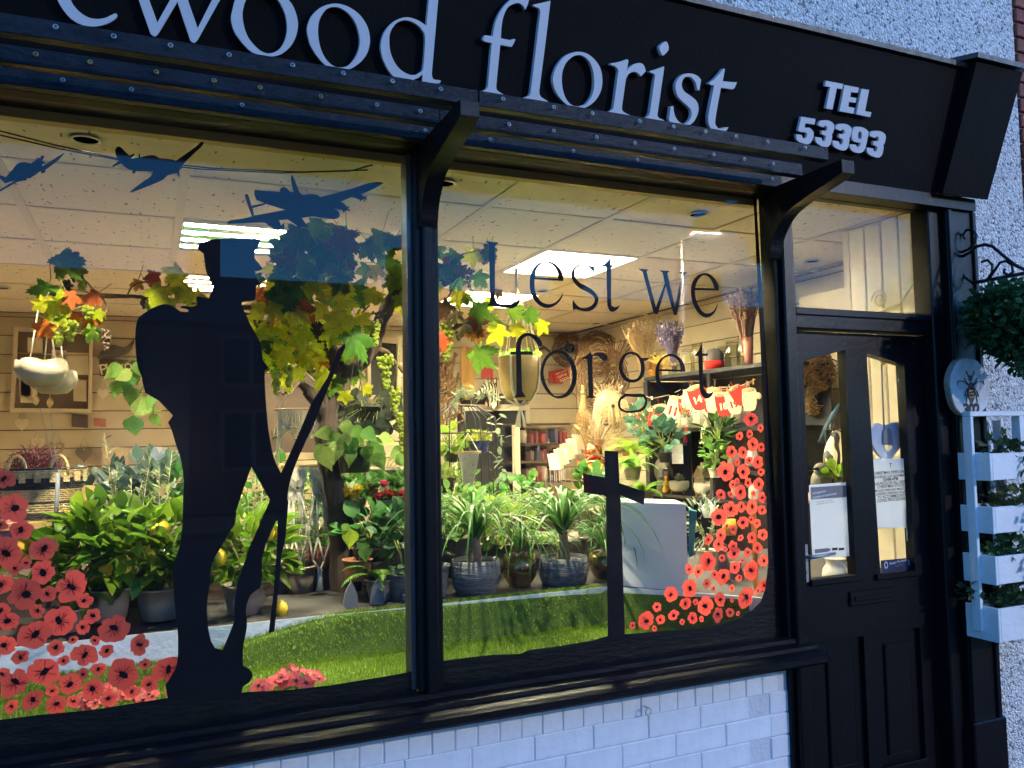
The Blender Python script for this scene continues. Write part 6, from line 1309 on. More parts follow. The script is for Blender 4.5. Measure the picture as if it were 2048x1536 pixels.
for k in range(26): a = rg.uniform(0, 6.28); MB().tube([hp0+Vector((0, 0, -.03)), hp0+Vector((.018*math.cos(a), .018*math.sin(a), -.09)), hp0+Vector((.032*math.cos(a), .032*math.sin(a), -.155))], .0022, 4).build('tassel', ROPE, t)
mb = MB(); cluster(mb, SMALL, hp0+Vector((0, 0, phh+.012)), (prw*1.0, prw*1.0, .03), 260, .02, rg, .6); mb.build('moss', LIME, t, kind='stuff')
# wire birdcage with plants
gY = 2.0; gc = at(928, 1005, gY); t = thing('birdcage_stand', 'black wire birdcage dome trimmed with silver leaves', 'birdcage', gc); gr = 72*pxm(928, gY)
zr = at(928, 866, gY).z-gc.z; zt_ = at(928, 812, gY).z-gc.z
for z, r_ in ((zr, 1), (.0, 1), (zt_, .42)): MB().tube([gc+Vector((gr*r_*math.cos(q), gr*r_*.8*math.sin(q), z)) for q in [i*6.2832/28 for i in range(29)]], .004, 5).build('hoop', IRON, t)
for k in range(14):
    a = k*6.2832/14; MB().tube([gc+Vector((gr*q*math.cos(a), gr*q*.8*math.sin(a), z)) for q, z in ((1, 0), (1, zr), (.93, zr+(zt_-zr)*.55), (.42, zt_))], .0035, 5).build('wire', IRON, t)
SLV = leaf_mesh('garland_leaf', [.02, .16, .22, .17, .0], SILVER, .2, .1); gl_ = thing('leaf_garland', 'silvery leaf garland draped over the birdcage', 'garland', at(960, 800, gY))
for k in range(70):
    u = rg.random(); p = at(905+u*95, 800-18*math.sin(u*3.1)+rg.uniform(-10, 14), gY-.1) if k < 42 else at(1000+rg.uniform(-14, 14), 815+rg.random()*160, gY-.1)
    addobj('garland_leaf', SLV, gl_, p-gl_.location, aim(Vector((rg.uniform(-1, 1), rg.uniform(-.6, .2), rg.uniform(-.5, .7))), rg.uniform(-1, 1)), rg.uniform(.04, .075))
c = at(958, 905, gY-.05); tp = thing('blue_pot', 'small blue pot of pale sedum inside the birdcage', 'potted plant', c); pot_on(tp, c, tub(.05, .06, .07), M('blue_glaze', (.03, .06, .22), .35)); mb = MB(); cluster(mb, SMALL, c+Vector((0, 0, .09)), (.08, .06, .045), 240, .025, rg, .5); mb.build('sedum', leafm('sedum', (.36, .42, .10), .3), tp, kind='stuff')
c = at(903, 930, gY); filler('lime-leaved plant inside the birdcage', 903, 925, gY, (.09, .07, .07), 50, .06, recolor(ROUND, LIME), BLKPOT, .045, .07)
c = at(888, 985, gY-.15); tp = thing('sedum_pot', 'trailing pale sedum below the birdcage', 'potted plant', c); pot_on(tp, c, tub(.05, .07, .08), BLKPOT); mb = MB(); cluster(mb, SMALL, c+Vector((0, 0, .09)), (.11, .08, .07), 330, .025, rg, .2); mb.build('sedum', leafm('sedum_pale', (.32, .40, .12), .3), tp, kind='stuff')
wm = macrame('small white macrame banner hanging in front of the birdcage', 915, 958, 905, gY-.22, [(917+k*2.1, 906, 930+k*.5+rg.uniform(-3, 3), 965+k % 5*8) for k in range(20)]+[(920+k*4, 906, 936, 950) for k in range(8)], apex=(936, 866), dow=4)
# back wall things right of the vine
bY = BYW-.05
fr_ = thing('picture_frame', 'cream window-like frame with dark glass on the back wall', 'frame', at(775, 790, bY)); MB().solid([zl('735,672! 802,677! 801,800! 735,798!', bY), zl('741,683! 794,687! 793,792! 741,790!', bY)], (0, bY+.03, 0), (1, 0, 0), (0, 0, 1), (0, -1, 0), .05).build('frame', CREAMT, fr_); prism(fr_, 'glass', ['739,681! 796,685! 795,794! 739,792!'], bY+.035, .004, BLACKF)
def wreath(label, px, py, rpx, Y, n, mat=WILLOW, thick=.35, name='willow_wreath', r=.004):
    c = at(px, py, Y); m = pxm(px, Y)*rpx; t = thing(name, label, 'wreath', c); mb = MB()
    for k in range(n):
        ph = rg.uniform(0, 6.28); rr = m*(1+rg.uniform(-thick, thick)); L = rg.uniform(1.2, 3); tl = rg.uniform(-.5, .5)
        mb.tube([c+Vector((rr*math.cos(ph+q*L)+rg.uniform(-.01, .01), rg.uniform(-.04, .04)+tl*.06*math.sin(ph+q*L), rr*math.sin(ph+q*L))) for q in [i/7 for i in range(8)]], r, 4)
    mb.build('canes', mat, t, kind='stuff'); return t
wreath('dark twig wreath on the back wall left of the corner', 1135, 700, 26, bY-.06, 60); wreath('large willow wreath hanging by the corner of the slatted wall', 1195, 705, 34, 4.2, 90)
wreath('bundled vine wreath over the shaggy head', 1200, 755, 40, 3.6, 90, thick=.7)
pt = thing('willow_plait', 'thick twisted willow plait hanging on the back wall', 'ornament', at(880, 800, bY)); mb = MB()
for k in range(40):
    u = rg.random(); a, b = 862+rg.random()*55, 705+rg.random()*100; mb.tube([at(a, b, bY-.03), at(a+rg.uniform(-18, 22), b+rg.uniform(10, 40), bY-.05), at(a+rg.uniform(-30, 10), b+rg.uniform(30, 60), bY-.02)], .012, 5)
mb.build('canes', WILLOW, pt, kind='stuff')
flat('bark_slab', 'golden split bark slab on the back wall beside the red sign', 'ornament', '922,700 935,695 946,705 948,750 944,790 934,800 925,790 921,745', bY-.03, .03, wood('split_bark', (.40, .23, .06), .7, axis='z'))
flat('red_plaque', 'small dark red plaque with faint lettering on the back wall', 'plaque', '962,728! 985,730! 985,757! 962,756!', bY, .015, REDS)
sn = thing('santa_sign', 'red sign reading Dear Santa define good hanging at a tilt', 'sign', at(1115, 768, bY)); prism(sn, 'back_board', ['1097,743! 1126,738! 1124,768! 1097,764!'], bY, .012, REDS); prism(sn, 'front_board', ['1105,748! 1134,737! 1138,755! 1110,765!'], bY-.014, .012, M('red_sign_bright', (.42, .035, .03), .6))
for key, (a, b, w) in (('DEAR SANTA', (1120, 745, 24)), ('DEFINE', (1122, 752, 20)), ('GOOD', (1126, 759, 20))):
    q = MB(); c = at(a, b, bY); put_text(q, key, c+Vector((0, -.0285, 0)), Vector((.94, 0, .34)), Vector((-.34, 0, .94)), width=w*pxm(a, bY)*1.1); q.build('lettering', CREAMF, sn)
an = thing('antlers', 'dark branching antlers mounted on the back wall', 'antlers', at(1115, 700, bY))
for pts in ([(1100, 704), (1090, 695), (1082, 690), (1080, 680)], [(1090, 695), (1078, 698)], [(1110, 702), (1130, 695), (1135, 686), (1134, 680)], [(1132, 690), (1140, 686)]): MB().tube([at(a, b, bY-.05) for a, b in pts], [.014, .011, .008, .004][:len(pts)], 6).build('antler', DARKW, an)
MB().ball(at(1140, 696, bY-.03), .05, 14, 10).single('black_bauble', M('black_glass_ball', (.01, .01, .012), .08), 'shiny black ball on the wall beside the antlers', 'ornament')
MB().box(*(lambda p: (p.x-.06, p.x+.06, p.y-.06, p.y, p.z-.05, p.z+.05))(at(1143, 680, bY)), .006).single('alarm_box', CREAMT, 'small cream box in the ceiling corner of the back wall', 'box')
# zebra heads
ZEB = bpy.data.materials.new('zebra_hide'); ZEB.use_nodes = True
def zebra_mat():
    N = ZEB.node_tree.nodes; L = ZEB.node_tree.links; p = N['Principled BSDF']; tc = N.new('ShaderNodeTexCoord'); w = N.new('ShaderNodeTexWave'); w.inputs['Scale'].default_value = 10; w.inputs['Distortion'].default_value = 5; w.inputs['Detail'].default_value = 1.5; w.inputs['Detail Scale'].default_value = .8
    cr = N.new('ShaderNodeValToRGB'); cr.color_ramp.elements[0].position = .47; cr.color_ramp.elements[1].position = .53; cr.color_ramp.elements[0].color = (.012, .011, .01, 1); cr.color_ramp.elements[1].color = (.72, .66, .52, 1)
    L.new(tc.outputs['Object'], w.inputs['Vector']); L.new(w.outputs[0], cr.inputs[0]); L.new(cr.outputs[0], p.inputs['Base Color']); p.inputs['Roughness'].default_value = .5
zebra_mat()
def zebra(label, c, s, yaw):
    t = thing('zebra_head', label, 'ornament', c); Rm = Matrix.Translation(c) @ Matrix.Rotation(yaw, 4, 'Z') @ Matrix.Scale(s, 4)
    mb = MB().tube([(0, 0, 0), (.02, 0, .25), (.0, 0, .5), (-.08, 0, .68), (-.25, 0, .66), (-.45, 0, .52), (-.58, 0, .40), (-.62, 0, .36)], [.26, .23, .19, .18, .16, .115, .10, .05], 16); mb.xf(Rm); mb.build('head', ZEB, t)
    for sd in (-1, 1):
        e = MB().lathe([(.0, -.09), (.05, -.05), (.055, .02), (.0, .12)], 10, (0, 0, 0), .6); e.xf(Rm @ Matrix.Translation((.04, sd*.12, .86)) @ Matrix.Rotation(-sd*.3, 4, 'X')); e.build('ear', ZEB, t)
        MB().ball((-.2, sd*.14, .70), .03, 8, 6).xf(Rm).build('eye', BLACKF, t)
    MB().box(.10, .20, -.035, .035, .1, .82, .01).xf(Rm).build('mane', BLACKF, t); return t
zebra('black and white striped zebra head ornament inside the door', at(1672, 935, .95), .26, 2.6)
zebra('small zebra head on the back wall above the birdcage', at(985, 815, bY-.15), .3, .4)
# set in front of the dark doorway sheet: shelves, cards
sh = thing('back_shelves', 'dark shelves with books and boxes seen in the doorway', 'shelves', at(1060, 1000, bY-.06))
for b in (850, 890, 925, 965): p0, p1 = at(1012, b, bY-.1), at(1130, b+4, bY-.1); MB().box(p0.x, p1.x, p0.y-.12, p0.y+.08, p0.z-.01, p0.z+.01).build('shelf', DARKW, sh)
bk_c = [(.25, .04, .03), (.05, .05, .09), (.3, .22, .12), (.08, .05, .04), (.4, .35, .28), (.12, .03, .03)]
bms = [M('book_cover', c, .6) for c in bk_c]
for k in range(34):
    b = rg.choice((888, 923, 963)); p = at(1040+rg.uniform(0, 82), b, bY-.12); w = rg.uniform(.015, .035); MB().box(p.x, p.x+w, p.y-.08, p.y+.04, p.z+.012, p.z+rg.uniform(.09, .15)).build('book', rg.choice(bms), sh)
p = at(1035, 900, 4.5); MB().box(p.x-.03, p.x+.03, p.y, p.y+.06, .0, at(1035, 850, 4.5).z, .004).single('cream_post', CREAMT, 'pale cream post in front of the dark doorway', 'post')
cr_ = thing('card_rack', 'wire rack of pale greeting cards by the doorway', 'card rack', at(1130, 965, 3.2))
for k in range(9):
    p = at(1108+k*6, 925-k*5+(k % 2)*3, 3.2+.03*k); MB().solid([[(-.055, -.06), (.055, -.06), (.055, .07), (-.055, .07)]], p, Vector((.9, .1, 0)), Vector((-.15, .05, .97)), (0, -1, 0), .003).build('card', CREAMF if k % 3 else WHITEF, cr_)
for k in range(5): p = at(1104+k*9, 950-k*4, 3.15); MB().tube([p, p+Vector((0, 0, -.1)), p+Vector((.02, .15, -.1)), p+Vector((.02, .15, .02))], .002, 4).build('wire', STEEL, cr_)
# dried bundles, copper, shaggy head
def bundle(label, a0, a1, Y, n, L, mat, name='dried_bundle', r=.0022, spread=.35, tie=JUTE, grp=None):
    p, q = at(*a0, Y), at(*a1, Y); t = thing(name, label, 'dried flowers', (p+q)/2 if False else p, grp); d = (q-p); mb = MB()
    for k in range(n):
        e = q+Vector((rg.uniform(-1, 1), rg.uniform(-1, 1), rg.uniform(-.6, .6)))*spread*d.length; mb.tube([p+Vector((rg.uniform(-.012, .012), rg.uniform(-.012, .012), 0)), p+d*.5+(e-q)*.35, e], r, 4)
        if mat is not WILLOW:
            for _ in range(4): mb.ball(e-(e-p)*rg.uniform(0, .35)+Vector((rg.uniform(-.01, .01),)*3), r*2.6, 5, 4)
    mb.build('stems', mat, t, kind='stuff'); MB().lathe([(.02, -.012), (.024, 0), (.02, .012)], 10, p+d*.18).build('tie', tie, t); return t
bundle('bundle of straw tied with twine by the copper bowl', (1150, 850), (1185, 890), 2.9, 40, .2, JUTE, spread=.25); bundle('tall hanging straw bundle above the copper pot', (1165, 770), (1170, 860), 3.1, 50, .2, JUTE, spread=.22)
bundle('tangle of dry brown twigs above the copper pot', (1190, 900), (1215, 850), 2.8, 60, .2, WILLOW, spread=.6)
bundle('dried brown hydrangea bunch on the right slatted wall', (1225, 740), (1240, 690), 3.5, 60, .2, WILLOW, spread=.6); bundle('bleached grass bunch below the wreaths', (1240, 860), (1210, 780), 3.3, 70, .2, SHAG, spread=.3)
c = at(1187, 928, 2.7); MB().lathe([(.03, 0), (.055, .005), (.07, .05), (.06, .10), (.045, .12), (.04, .12)], 24, c+Vector((0, 0, .03))).single('copper_jug', COPPER, 'round copper jug standing in the copper bowl', 'jug')
MB().lathe([(.05, -.06), (.09, -.05), (.125, .0), (.14, .03), (.132, .03), (.115, .0)], 28, at(1190, 928, 2.7)).single('copper_bowl', COPPER, 'wide copper bowl beneath the dried twigs', 'bowl')
wk = thing('wicker_basket', 'white wicker basket with a hoop handle behind the cross', 'basket', at(1192, 975, 2.55)); mb = MB()
for k in range(9): mb.tube([at(1192, 975, 2.55)+Vector((.11*math.cos(q*.3), .08*math.sin(q*.3), .012*k)) for q in range(22)], .008, 5, cap=False)
mb.build('weave', CREAMF, wk); MB().tube([at(1192, 975, 2.55)+Vector((.12*math.cos(q), -.02, .1+.13*math.sin(q))) for q in [i*math.pi/10 for i in range(11)]], .006, 6).build('handle', DARKW, wk)
cow = thing('shaggy_head', 'cream shaggy-haired animal head ornament with one dark eye', 'ornament', at(1222, 860, 2.75)); hc_ = at(1222, 815, 2.75); mb = MB().ball(hc_, .10, 14, 10, (1, 1, 1.25)); mb.build('head', SHAG, cow); mb = MB()
for k in range(420):
    a = rg.uniform(0, 6.28); e = rg.uniform(-.6, 1.3); n_ = Vector((math.cos(a)*math.cos(e), math.sin(a)*math.cos(e), math.sin(e)*1.2)); p = hc_+n_*.1; mb.tube([p, p+n_*.03+Vector((0, 0, -.02)), p+n_*.035+Vector((rg.uniform(-.01, .01), 0, -rg.uniform(.05, .12)))], [.004, .003, .001], 3, cap=False)
mb.build('hair', SHAG, cow, kind='stuff'); MB().ball(at(1226, 812, 2.62), .014, 10, 8).build('eye', BLACKF, cow); MB().ball(at(1212, 848, 2.63), .016, 10, 8, (1.3, 1, .8)).build('nose', DARKW, cow)
MB().tube([at(1245, 800, 2.7), at(1243, 778, 2.68), at(1252, 766, 2.66)], [.02, .015, .007], 8).build('horn', DARKW, cow)
MB().lathe([(.10, 0), (.09, .12), (.05, .2), (.0, .2)], 16, at(1225, 905, 2.8)).single('wool_sack', SHAG, 'hairy tan sack under the shaggy head', 'sack')
# ---- black shelving along the right wall
SX = 3.52; su = thing('shelf_unit', 'black shelving unit along the right slatted wall', 'shelves', (SX+.2, 2.2, 0))
Y0, Y1 = 1.38, 2.86
for z in (1.985, 1.585, 1.10, .62, .2): MB().box(SX, SX+.42, Y0, Y1, z-.028, z-.0, .003).build('shelf', BLKSH, su)
for y in (Y0, 2.05, Y1-.035): MB().box(SX+.004, SX+.034, y+.002, y+.034, 0, 1.955, .003).build('upright', BLKSH, su)
MB().box(SX+.425, SX+.44, Y0, Y1, 0, 1.95).build('back_panel', BLKSH, su)
MB().box(SX+.005, SX+.424, Y1+.001, Y1+.02, 0, 1.95).build('end_panel', BLKSH, su)
def on(px, X, z):                       # foot of a thing standing on the shelf height z in line with px
    d = ray(px, 800); k = (X-CAM.x)/d.x; return Vector((X, CAM.y+d.y*k, z))
ZT, ZM, ZL = 1.986, 1.586, 1.101
c = on(1312, 3.66, ZT); t = thing('gold_planter', 'hammered gold pot of glossy leaves and dried stems on the top shelf', 'potted plant', c); pot_on(t, c, tub(.05, .066, .16), GOLD)
for k in range(16): a = rg.uniform(0, 6.28); addobj('leaf', recolor(ROUND, leafm('rubber_leaf', (.03, .07, .02), .15, .25)) if k == 0 else t.children[-1].data, t, Vector((.03*math.cos(a), .03*math.sin(a), .15)), aim(Vector((math.cos(a), math.sin(a), rg.uniform(.4, 1.4)))), rg.uniform(.08, .12))
bundle('dried grass and seed heads in brown paper behind the gold pot', (1285, 755), (1275, 655), 2.75, 50, .2, DRIED, spread=.3)
bundle('tall dried stems behind the gold pot', (1300, 740), (1300, 640), 2.7, 40, .2, DRIED, spread=.25)
flat('brown_paper_wrap', 'brown paper wrap round dried flowers on the top shelf', 'paper', '1256,672 1270,655 1282,665 1286,700 1290,740 1280,745 1268,710', 2.72, .01, M('kraft', (.35, .22, .10), .8))
bundle('purple dried lavender bunch in a glass jar', (1350, 745), (1338, 655), 2.35, 90, .25, LAV, spread=.28, r=.003)
bundle('tall pink-brown dried bouquet by the window jamb', (1492, 735), (1486, 590), 1.75, 90, .3, M('dried_pink', (.32, .20, .16), .9, var=.3), spread=.16, r=.003); bundle('blue-grey dried lavender behind the dried bouquet', (1500, 720), (1500, 590), 1.85, 70, .3, LAV, spread=.14, r=.003)
bundle('raffia bow tied on a jar', (1340, 740), (1322, 712), 2.3, 18, .1, M('raffia', (.65, .45, .10), .8), spread=.5)
JARG = glass_mat('jar_glass', (.93, .93, .86), 1.5)
jl = ['tall clear glass jar beside the lavender', 'clear swing-top jar in the middle of the top shelf', 'wide clear jar behind the letter t', 'clear swing-top jar next to the felt bag', 'clear jar with a yellow tag', 'clear jar nearest the dried bouquet']
for k, px in enumerate((1352, 1378, 1398, 1450, 1468, 1492)):
    c = on(px, 3.62+.05*(k % 2), ZT); h = .15+.02*(k % 3); t = thing('glass_jar', jl[k]+' on the top shelf', 'jar', c, 'glass jars on the top shelf')
    MB().lathe([(.02, .002), (.05, .003), (.052, .02), (.052, h*.75), (.04, h*.9), (.04, h), (.036, h), (.036, h*.9), (.048, h*.74), (.048, .01)], 24, c).build('glass', JARG, t); MB().lathe([(.042, h), (.043, h+.012), (0, h+.016)], 20, c).build('lid', JARG, t); MB().tube([c+Vector((.044*math.cos(q*.5), .044*math.sin(q*.5), h*.93)) for q in range(13)], .0015, 4).build('clip', STEEL, t)
c = on(1432, 3.6, ZT); fb = thing('felt_bag', 'grey and red felt bag slouched on the top shelf', 'bag', c); MB().lathe([(.05, 0), (.07, .03), (.07, .10), (.05, .14), (.0, .15)], 18, c, 1, .7).build('bag', M('grey_felt', (.10, .09, .09), .9), fb); MB().lathe([(.072, .0), (.074, .03), (.073, .06), (.06, .062)], 18, c, 1, .7).build('red_patch', RED, fb)
MB().lathe([(.025, 0), (.03, .08), (.035, .18), (.03, .18)], 16, on(1500, 3.58, ZT)).single('pink_vase', M('pink_glass', (.45, .18, .15), .15), 'slim pink vase at the end of the top shelf', 'vase')
# festoon bulbs and advent mittens on a line
gs = [on(p, 3.50, z) for p, z in ((1278, 1.86), (1305, 1.815), (1340, 1.83), (1362, 1.86), (1400, 1.83), (1440, 1.85), (1480, 1.845), (1512, 1.88))]
fl_ = thing('bulb_string', 'string of clear glass bulbs under the top shelf', 'fairy lights', gs[3]); MB().tube(gs, .0022, 5).build('flex', ROPE, fl_)
for k, px in enumerate((1278, 1304, 1380, 1412, 1438, 1467, 1497)):
    c = on(px, 3.50, 1.83); b_ = MB().lathe([(.007, 0), (.008, -.025)], 10, c).build('cap', CREAMF, fl_); MB().ball(c+Vector((0, 0, -.045)), .021, 12, 10).build('bulb', JARG, b_)
ml = [(1262, 1.70), (1292, 1.735), (1333, 1.735), (1368, 1.80), (1392, 1.845), (1408, 1.845), (1425, 1.84), (1455, 1.825), (1480, 1.83), (1508, 1.86)]
t = thing('mitten_line', 'pink line with tiny wooden pegs holding the advent mittens', 'line', on(1400, 3.44, 1.8)); MB().tube([on(p, 3.44, z) for p, z in ml], .003, 5).build('line', M('pink_ribbon', (.55, .14, .13), .7), t)
for p, z in [(p_, z_) for p_, z_ in ml]+[(1300, 1.735), (1312, 1.735), (1322, 1.735), (1440, 1.83), (1468, 1.828), (1495, 1.85)]: q = on(p, 3.435, z); MB().box(q.x-.004, q.x+.004, q.y-.003, q.y+.003, q.z-.016, q.z+.02).build('peg', PINE, t)
mit = '0,-50 22,-46 32,-20 34,6! 46,2 56,12 50,30 34,34! 30,48! -30,48! -32,0 -24,-40'
mitt = [(1395, 797, 17, 'r', '14', 18), (1428, 802, 17, 'c', None, -5), (1447, 810, 16, 'r', '18', 8), (1468, 806, 16, 'c', '19', 14), (1499, 800, 15, 'c', None, 0), (1348, 819, 17, 'c', '11', -18), (1478, 792, 14, 'r', None, 30), (1268, 834, 13, 'c', '10', 4), (1288, 826, 13, 'r', None, -20), (1322, 832, 15, 'r', None, 10), (1302, 836, 12, 'r', None, 0), (1333, 830, 12, 'c', None, 5), (1369, 812, 13, 'r', None, 0), (1291, 838, 11, 'c', None, 10), (1376, 800, 13, 'c', None, -12), (1418, 812, 9, 'r', None, 0)]
desc = {'14': 'red felt mitten numbered 14', '18': 'red felt mitten numbered 18', '19': 'cream felt mitten numbered 19', '11': 'cream felt mitten numbered 11', '10': 'small cream felt mitten with a red number'}
oth = ['plain cream mitten between numbers 14 and 18', 'plain cream mitten with a black mark at the end of the line', 'narrow red mitten behind number 19', 'small red mitten beside the shaggy head', 'red stocking hanging over the white pot', 'narrow red stocking over the white pot', 'slim cream stocking over the white pot', 'small red mitten right of number 11', 'tiny cream stocking left of the red ones', 'slim cream mitten left of number 14', 'tiny red tag mitten under number 14']; oi_ = 0
for (a, b, s, c_, nm, rot) in mitt:
    p = atx(a, b, 3.43); k = (p-CAM).length/FPX*s/45*1.25; U = Vector((.55, -.83, 0)).normalized(); V = Vector((0, 0, 1)); q = R(rot); U2 = U*math.cos(q)+V*math.sin(q); V2 = -U*math.sin(q)+V*math.cos(q); Nn = U.cross(V)
    if Nn.dot(CAM-p) < 0: Nn = -Nn
    if nm: lab = desc[nm]+' on the advent line'
    else: lab = oth[oi_]; oi_ += 1
    t = thing('felt_mitten', lab, 'mitten', p, 'advent mittens')
    MB().solid([[(u*k, v*k) for u, v in spline(mit)]], p, U2, V2, Nn, .012).build('mitten', RED if c_ == 'r' else CREAMF, t)
    mbx = MB().ball((0, 0, 0), 1, 10, 6); mbx.xf(Matrix.Translation(p+V2*46*k+Nn*.006) @ Matrix((U2*34*k, Nn*.012, V2*12*k)).transposed().to_4x4()); mbx.build('fur_cuff', FUR, t)
    MB().tube([p+V2*50*k, p+V2*85*k], .002, 4).build('loop', RED if c_ == 'r' else CREAMF, t)
    if nm:
        w = MB(); put_text(w, nm, p+Nn*.0135-V2*8*k, U2 if U2.cross(V2).dot(Nn) > 0 else -U2, V2, width=34*k); w.build('number', CREAMF if c_ == 'r' else RED, t)
# middle shelf: white ceramics
def boxon(name, label, px, X, z, w, d, h, mat, cat):
    c = on(px, X, z); return MB().box(c.x-w/2, c.x+w/2, c.y-d/2, c.y+d/2, z, z+h, .004).single(name, mat, label, cat)
c = on(1305, 3.68, ZM); MB().lathe([(.06, 0), (.062, .005), (.085, .17), (.088, .18), (.08, .18), (.07, .05)], 28, c).single('enamel_bucket', WHPOT, 'white enamel bucket on the middle shelf', 'bucket')
boxon('white_crate', 'broad white slatted crate on the middle shelf under mitten 14', 1400, 3.68, ZM, .13, .15, .15, WHPOT, 'crate'); boxon('white_crate', 'narrow white crate on the middle shelf under mitten 18', 1438, 3.68, ZM, .12, .14, .14, WHPOT, 'crate'); boxon('white_crate', 'pale small crate beside the enamel bucket', 1360, 3.7, ZM, .1, .1, .10, CREAMF, 'crate')
c = on(1484, 3.66, ZM); mg = thing('cream_jug', 'cream jug with a looped handle on the middle shelf', 'jug', c); MB().lathe([(.045, 0), (.055, .01), (.058, .08), (.05, .12), (.045, .12)], 20, c).build('body', WHPOT, mg); MB().tube([c+Vector((-.02, .055+.03*math.sin(q), .06+.04*math.cos(q))) for q in [i*math.pi/8 for i in range(9)]], .006, 6).build('handle', WHPOT, mg)
for px, l in ((1378, 'small white pine-cone plant on the middle shelf'), (1370, 'frosted twig bunch on the middle shelf')): filler(l, px, 850, 2.2, (.05, .05, .06), 26, .04, recolor(NARROW, SILVER), WHPOT, .03, .05)
for px, l, m in ((1378, 'red dangling gnome legs under the middle shelf', RED), (1413, 'cream dangling gnome legs under the middle shelf', CREAMF)):
    c = on(px, 3.49, ZM); t = thing('gnome', l, 'ornament', c); MB().lathe([(.022, 0), (.026, .02), (.0, .07)], 12, c).build('body', CREAMF if m is RED else SHAG, t)
    for s in (-1, 1): MB().tube([c+Vector((-.03, s*.012, .005)), c+Vector((-.045, s*.012, -.05)), c+Vector((-.04, s*.014, -.10)), c+Vector((-.055, s*.016, -.11))], [.006, .005, .006, .009], 6).build('leg', m, t)
# lower shelf: buddha, bowls, house, tag
c = on(1320, 3.66, ZL); bd = thing('buddha_head', 'grey stone buddha head ornament among trailing leaves', 'ornament', c)
STONE = M('grey_stone', (.20, .18, .14), .85, var=.2, bump=.4, bs=60); hd_ = c+Vector((0, 0, .16)); fw = (CAM-hd_); fw.z = 0; fw.normalize(); sd = fw.cross(Vector((0, 0, 1)))
MB().lathe([(.05, 0), (.055, .02), (.045, .07), (.05, .09)], 20, c).build('neck', STONE, bd); MB().ball(hd_, .078, 20, 16, (.92, .92, 1.25)).build('head', STONE, bd)
MB().ball(hd_+Vector((0, 0, .11)), .035, 12, 8).build('topknot', STONE, bd); MB().ball(hd_+fw*.072+Vector((0, 0, -.008)), .018, 8, 6, (.7, .7, 1.8)).build('nose', STONE, bd); MB().ball(hd_+fw*.068+Vector((0, 0, -.045)), .02, 10, 6, (1, 1, .4)).build('mouth', STONE, bd)
for s in (-1, 1): MB().ball(hd_+fw*.062+sd*s*.028+Vector((0, 0, .012)), .02, 10, 6, (1, 1, .45)).build('eyelid', STONE, bd); MB().ball(hd_+sd*s*.074+Vector((0, 0, -.02)), .02, 8, 6, (.5, .5, 2)).build('ear', STONE, bd)
c = on(1328, 3.55, ZL); gf = thing('gold_figure', 'small gold seated figure in front of the buddha head', 'ornament', c); MB().lathe([(.03, 0), (.034, .02), (.022, .05), (.026, .07), (.012, .095), (.0, .095)], 14, c).build('body', GOLD, gf); MB().ball(c+Vector((0, 0, .11)), .018, 10, 8).build('head', GOLD, gf)
AG = leaf_mesh('succulent_leaf', [.12, .2, .19, .1, .0], SILVER, .3, -.2)
for px, l, k in ((1353, 'white footed bowl with a pale rosette succulent', 0), (1403, 'white patterned bowl with a spiky succulent', 1)):
    c = on(px, 3.58, ZL); t = thing('succulent_bowl', l, 'potted plant', c); pot_on(t, c+Vector((0, 0, .02)), bowl(.05, .072, .075), WHPOT)
    for q in range(3): a = q*2.09+.5; MB().tube([c+Vector((.05*math.cos(a), .05*math.sin(a), .03)), c+Vector((.062*math.cos(a), .062*math.sin(a), 0))], [.008, .004], 6).build('foot', PINE, t)
    for q in range(22): a = q*2.4; e = .2+q/22*1.1; addobj('leaf', AG if k == 0 else recolor(NARROW, MIDG) if q == 0 else t.children[-1].data, t, Vector((0, 0, .09)), aim(Vector((math.cos(a)*math.cos(e), math.sin(a)*math.cos(e), math.sin(e)))), .065 if k == 0 else .085)
c = on(1404, 3.72, ZL+.06); wh = thing('wooden_house', 'pale wooden toy house with a chimney on the lower shelf', 'ornament', c); MB().box(c.x-.05, c.x+.05, c.y-.06, c.y+.06, ZL, c.z+.06, .003).build('walls', PW, wh); rf_ = MB().add([(c.x+a, c.y+b, c.z+.061+h) for a in (-.058, .058) for b, h in ((-.07, 0), (.07, 0), (0, .085))], [(0, 1, 2), (3, 5, 4), (0, 2, 5, 3), (2, 1, 4, 5), (0, 3, 4, 1)]).build('roof', M('pale_roof', (.42, .34, .20), .7), wh); MB().box(c.x-.045, c.x-.02, c.y-.04, c.y-.015, c.z+.10, c.z+.17).build('chimney', PW, rf_)
q = atx(1355, 906, 3.44); tg = thing('hanging_tag', 'white hanging tag with faint drawings in front of the shelves', 'tag', q); Ut = Vector((.55, -.83, 0)).normalized(); k = (q-CAM).length/FPX
MB().solid([[(-10*k*1.15, -21*k), (10*k*1.15, -21*k), (10*k*1.15, 21*k), (-10*k*1.15, 21*k)]], q, Ut, (0, 0, 1), Ut.cross(Vector((0, 0, 1))) if Ut.cross(Vector((0, 0, 1))).dot(CAM-q) > 0 else -Ut.cross(Vector((0, 0, 1))), .004).build('card', WHITEF, tg); MB().tube([q+Vector((0, 0, 21*k))-Ut*7*k, q+Vector((0, 0, 48*k)), q+Vector((0, 0, 21*k))+Ut*7*k], .002, 4).build('ribbon', CREAMF, tg)
for j in range(9): pp = q+Ut*rg.uniform(-8, 8)*k+Vector((0, 0, rg.uniform(-18, 18)*k))+(CAM-q).normalized()*.007; MB().tube([pp, pp+Ut*.006+Vector((0, 0, .004)), pp+Ut*.012], .001, 4).build('drawing', GREYPR, tg)
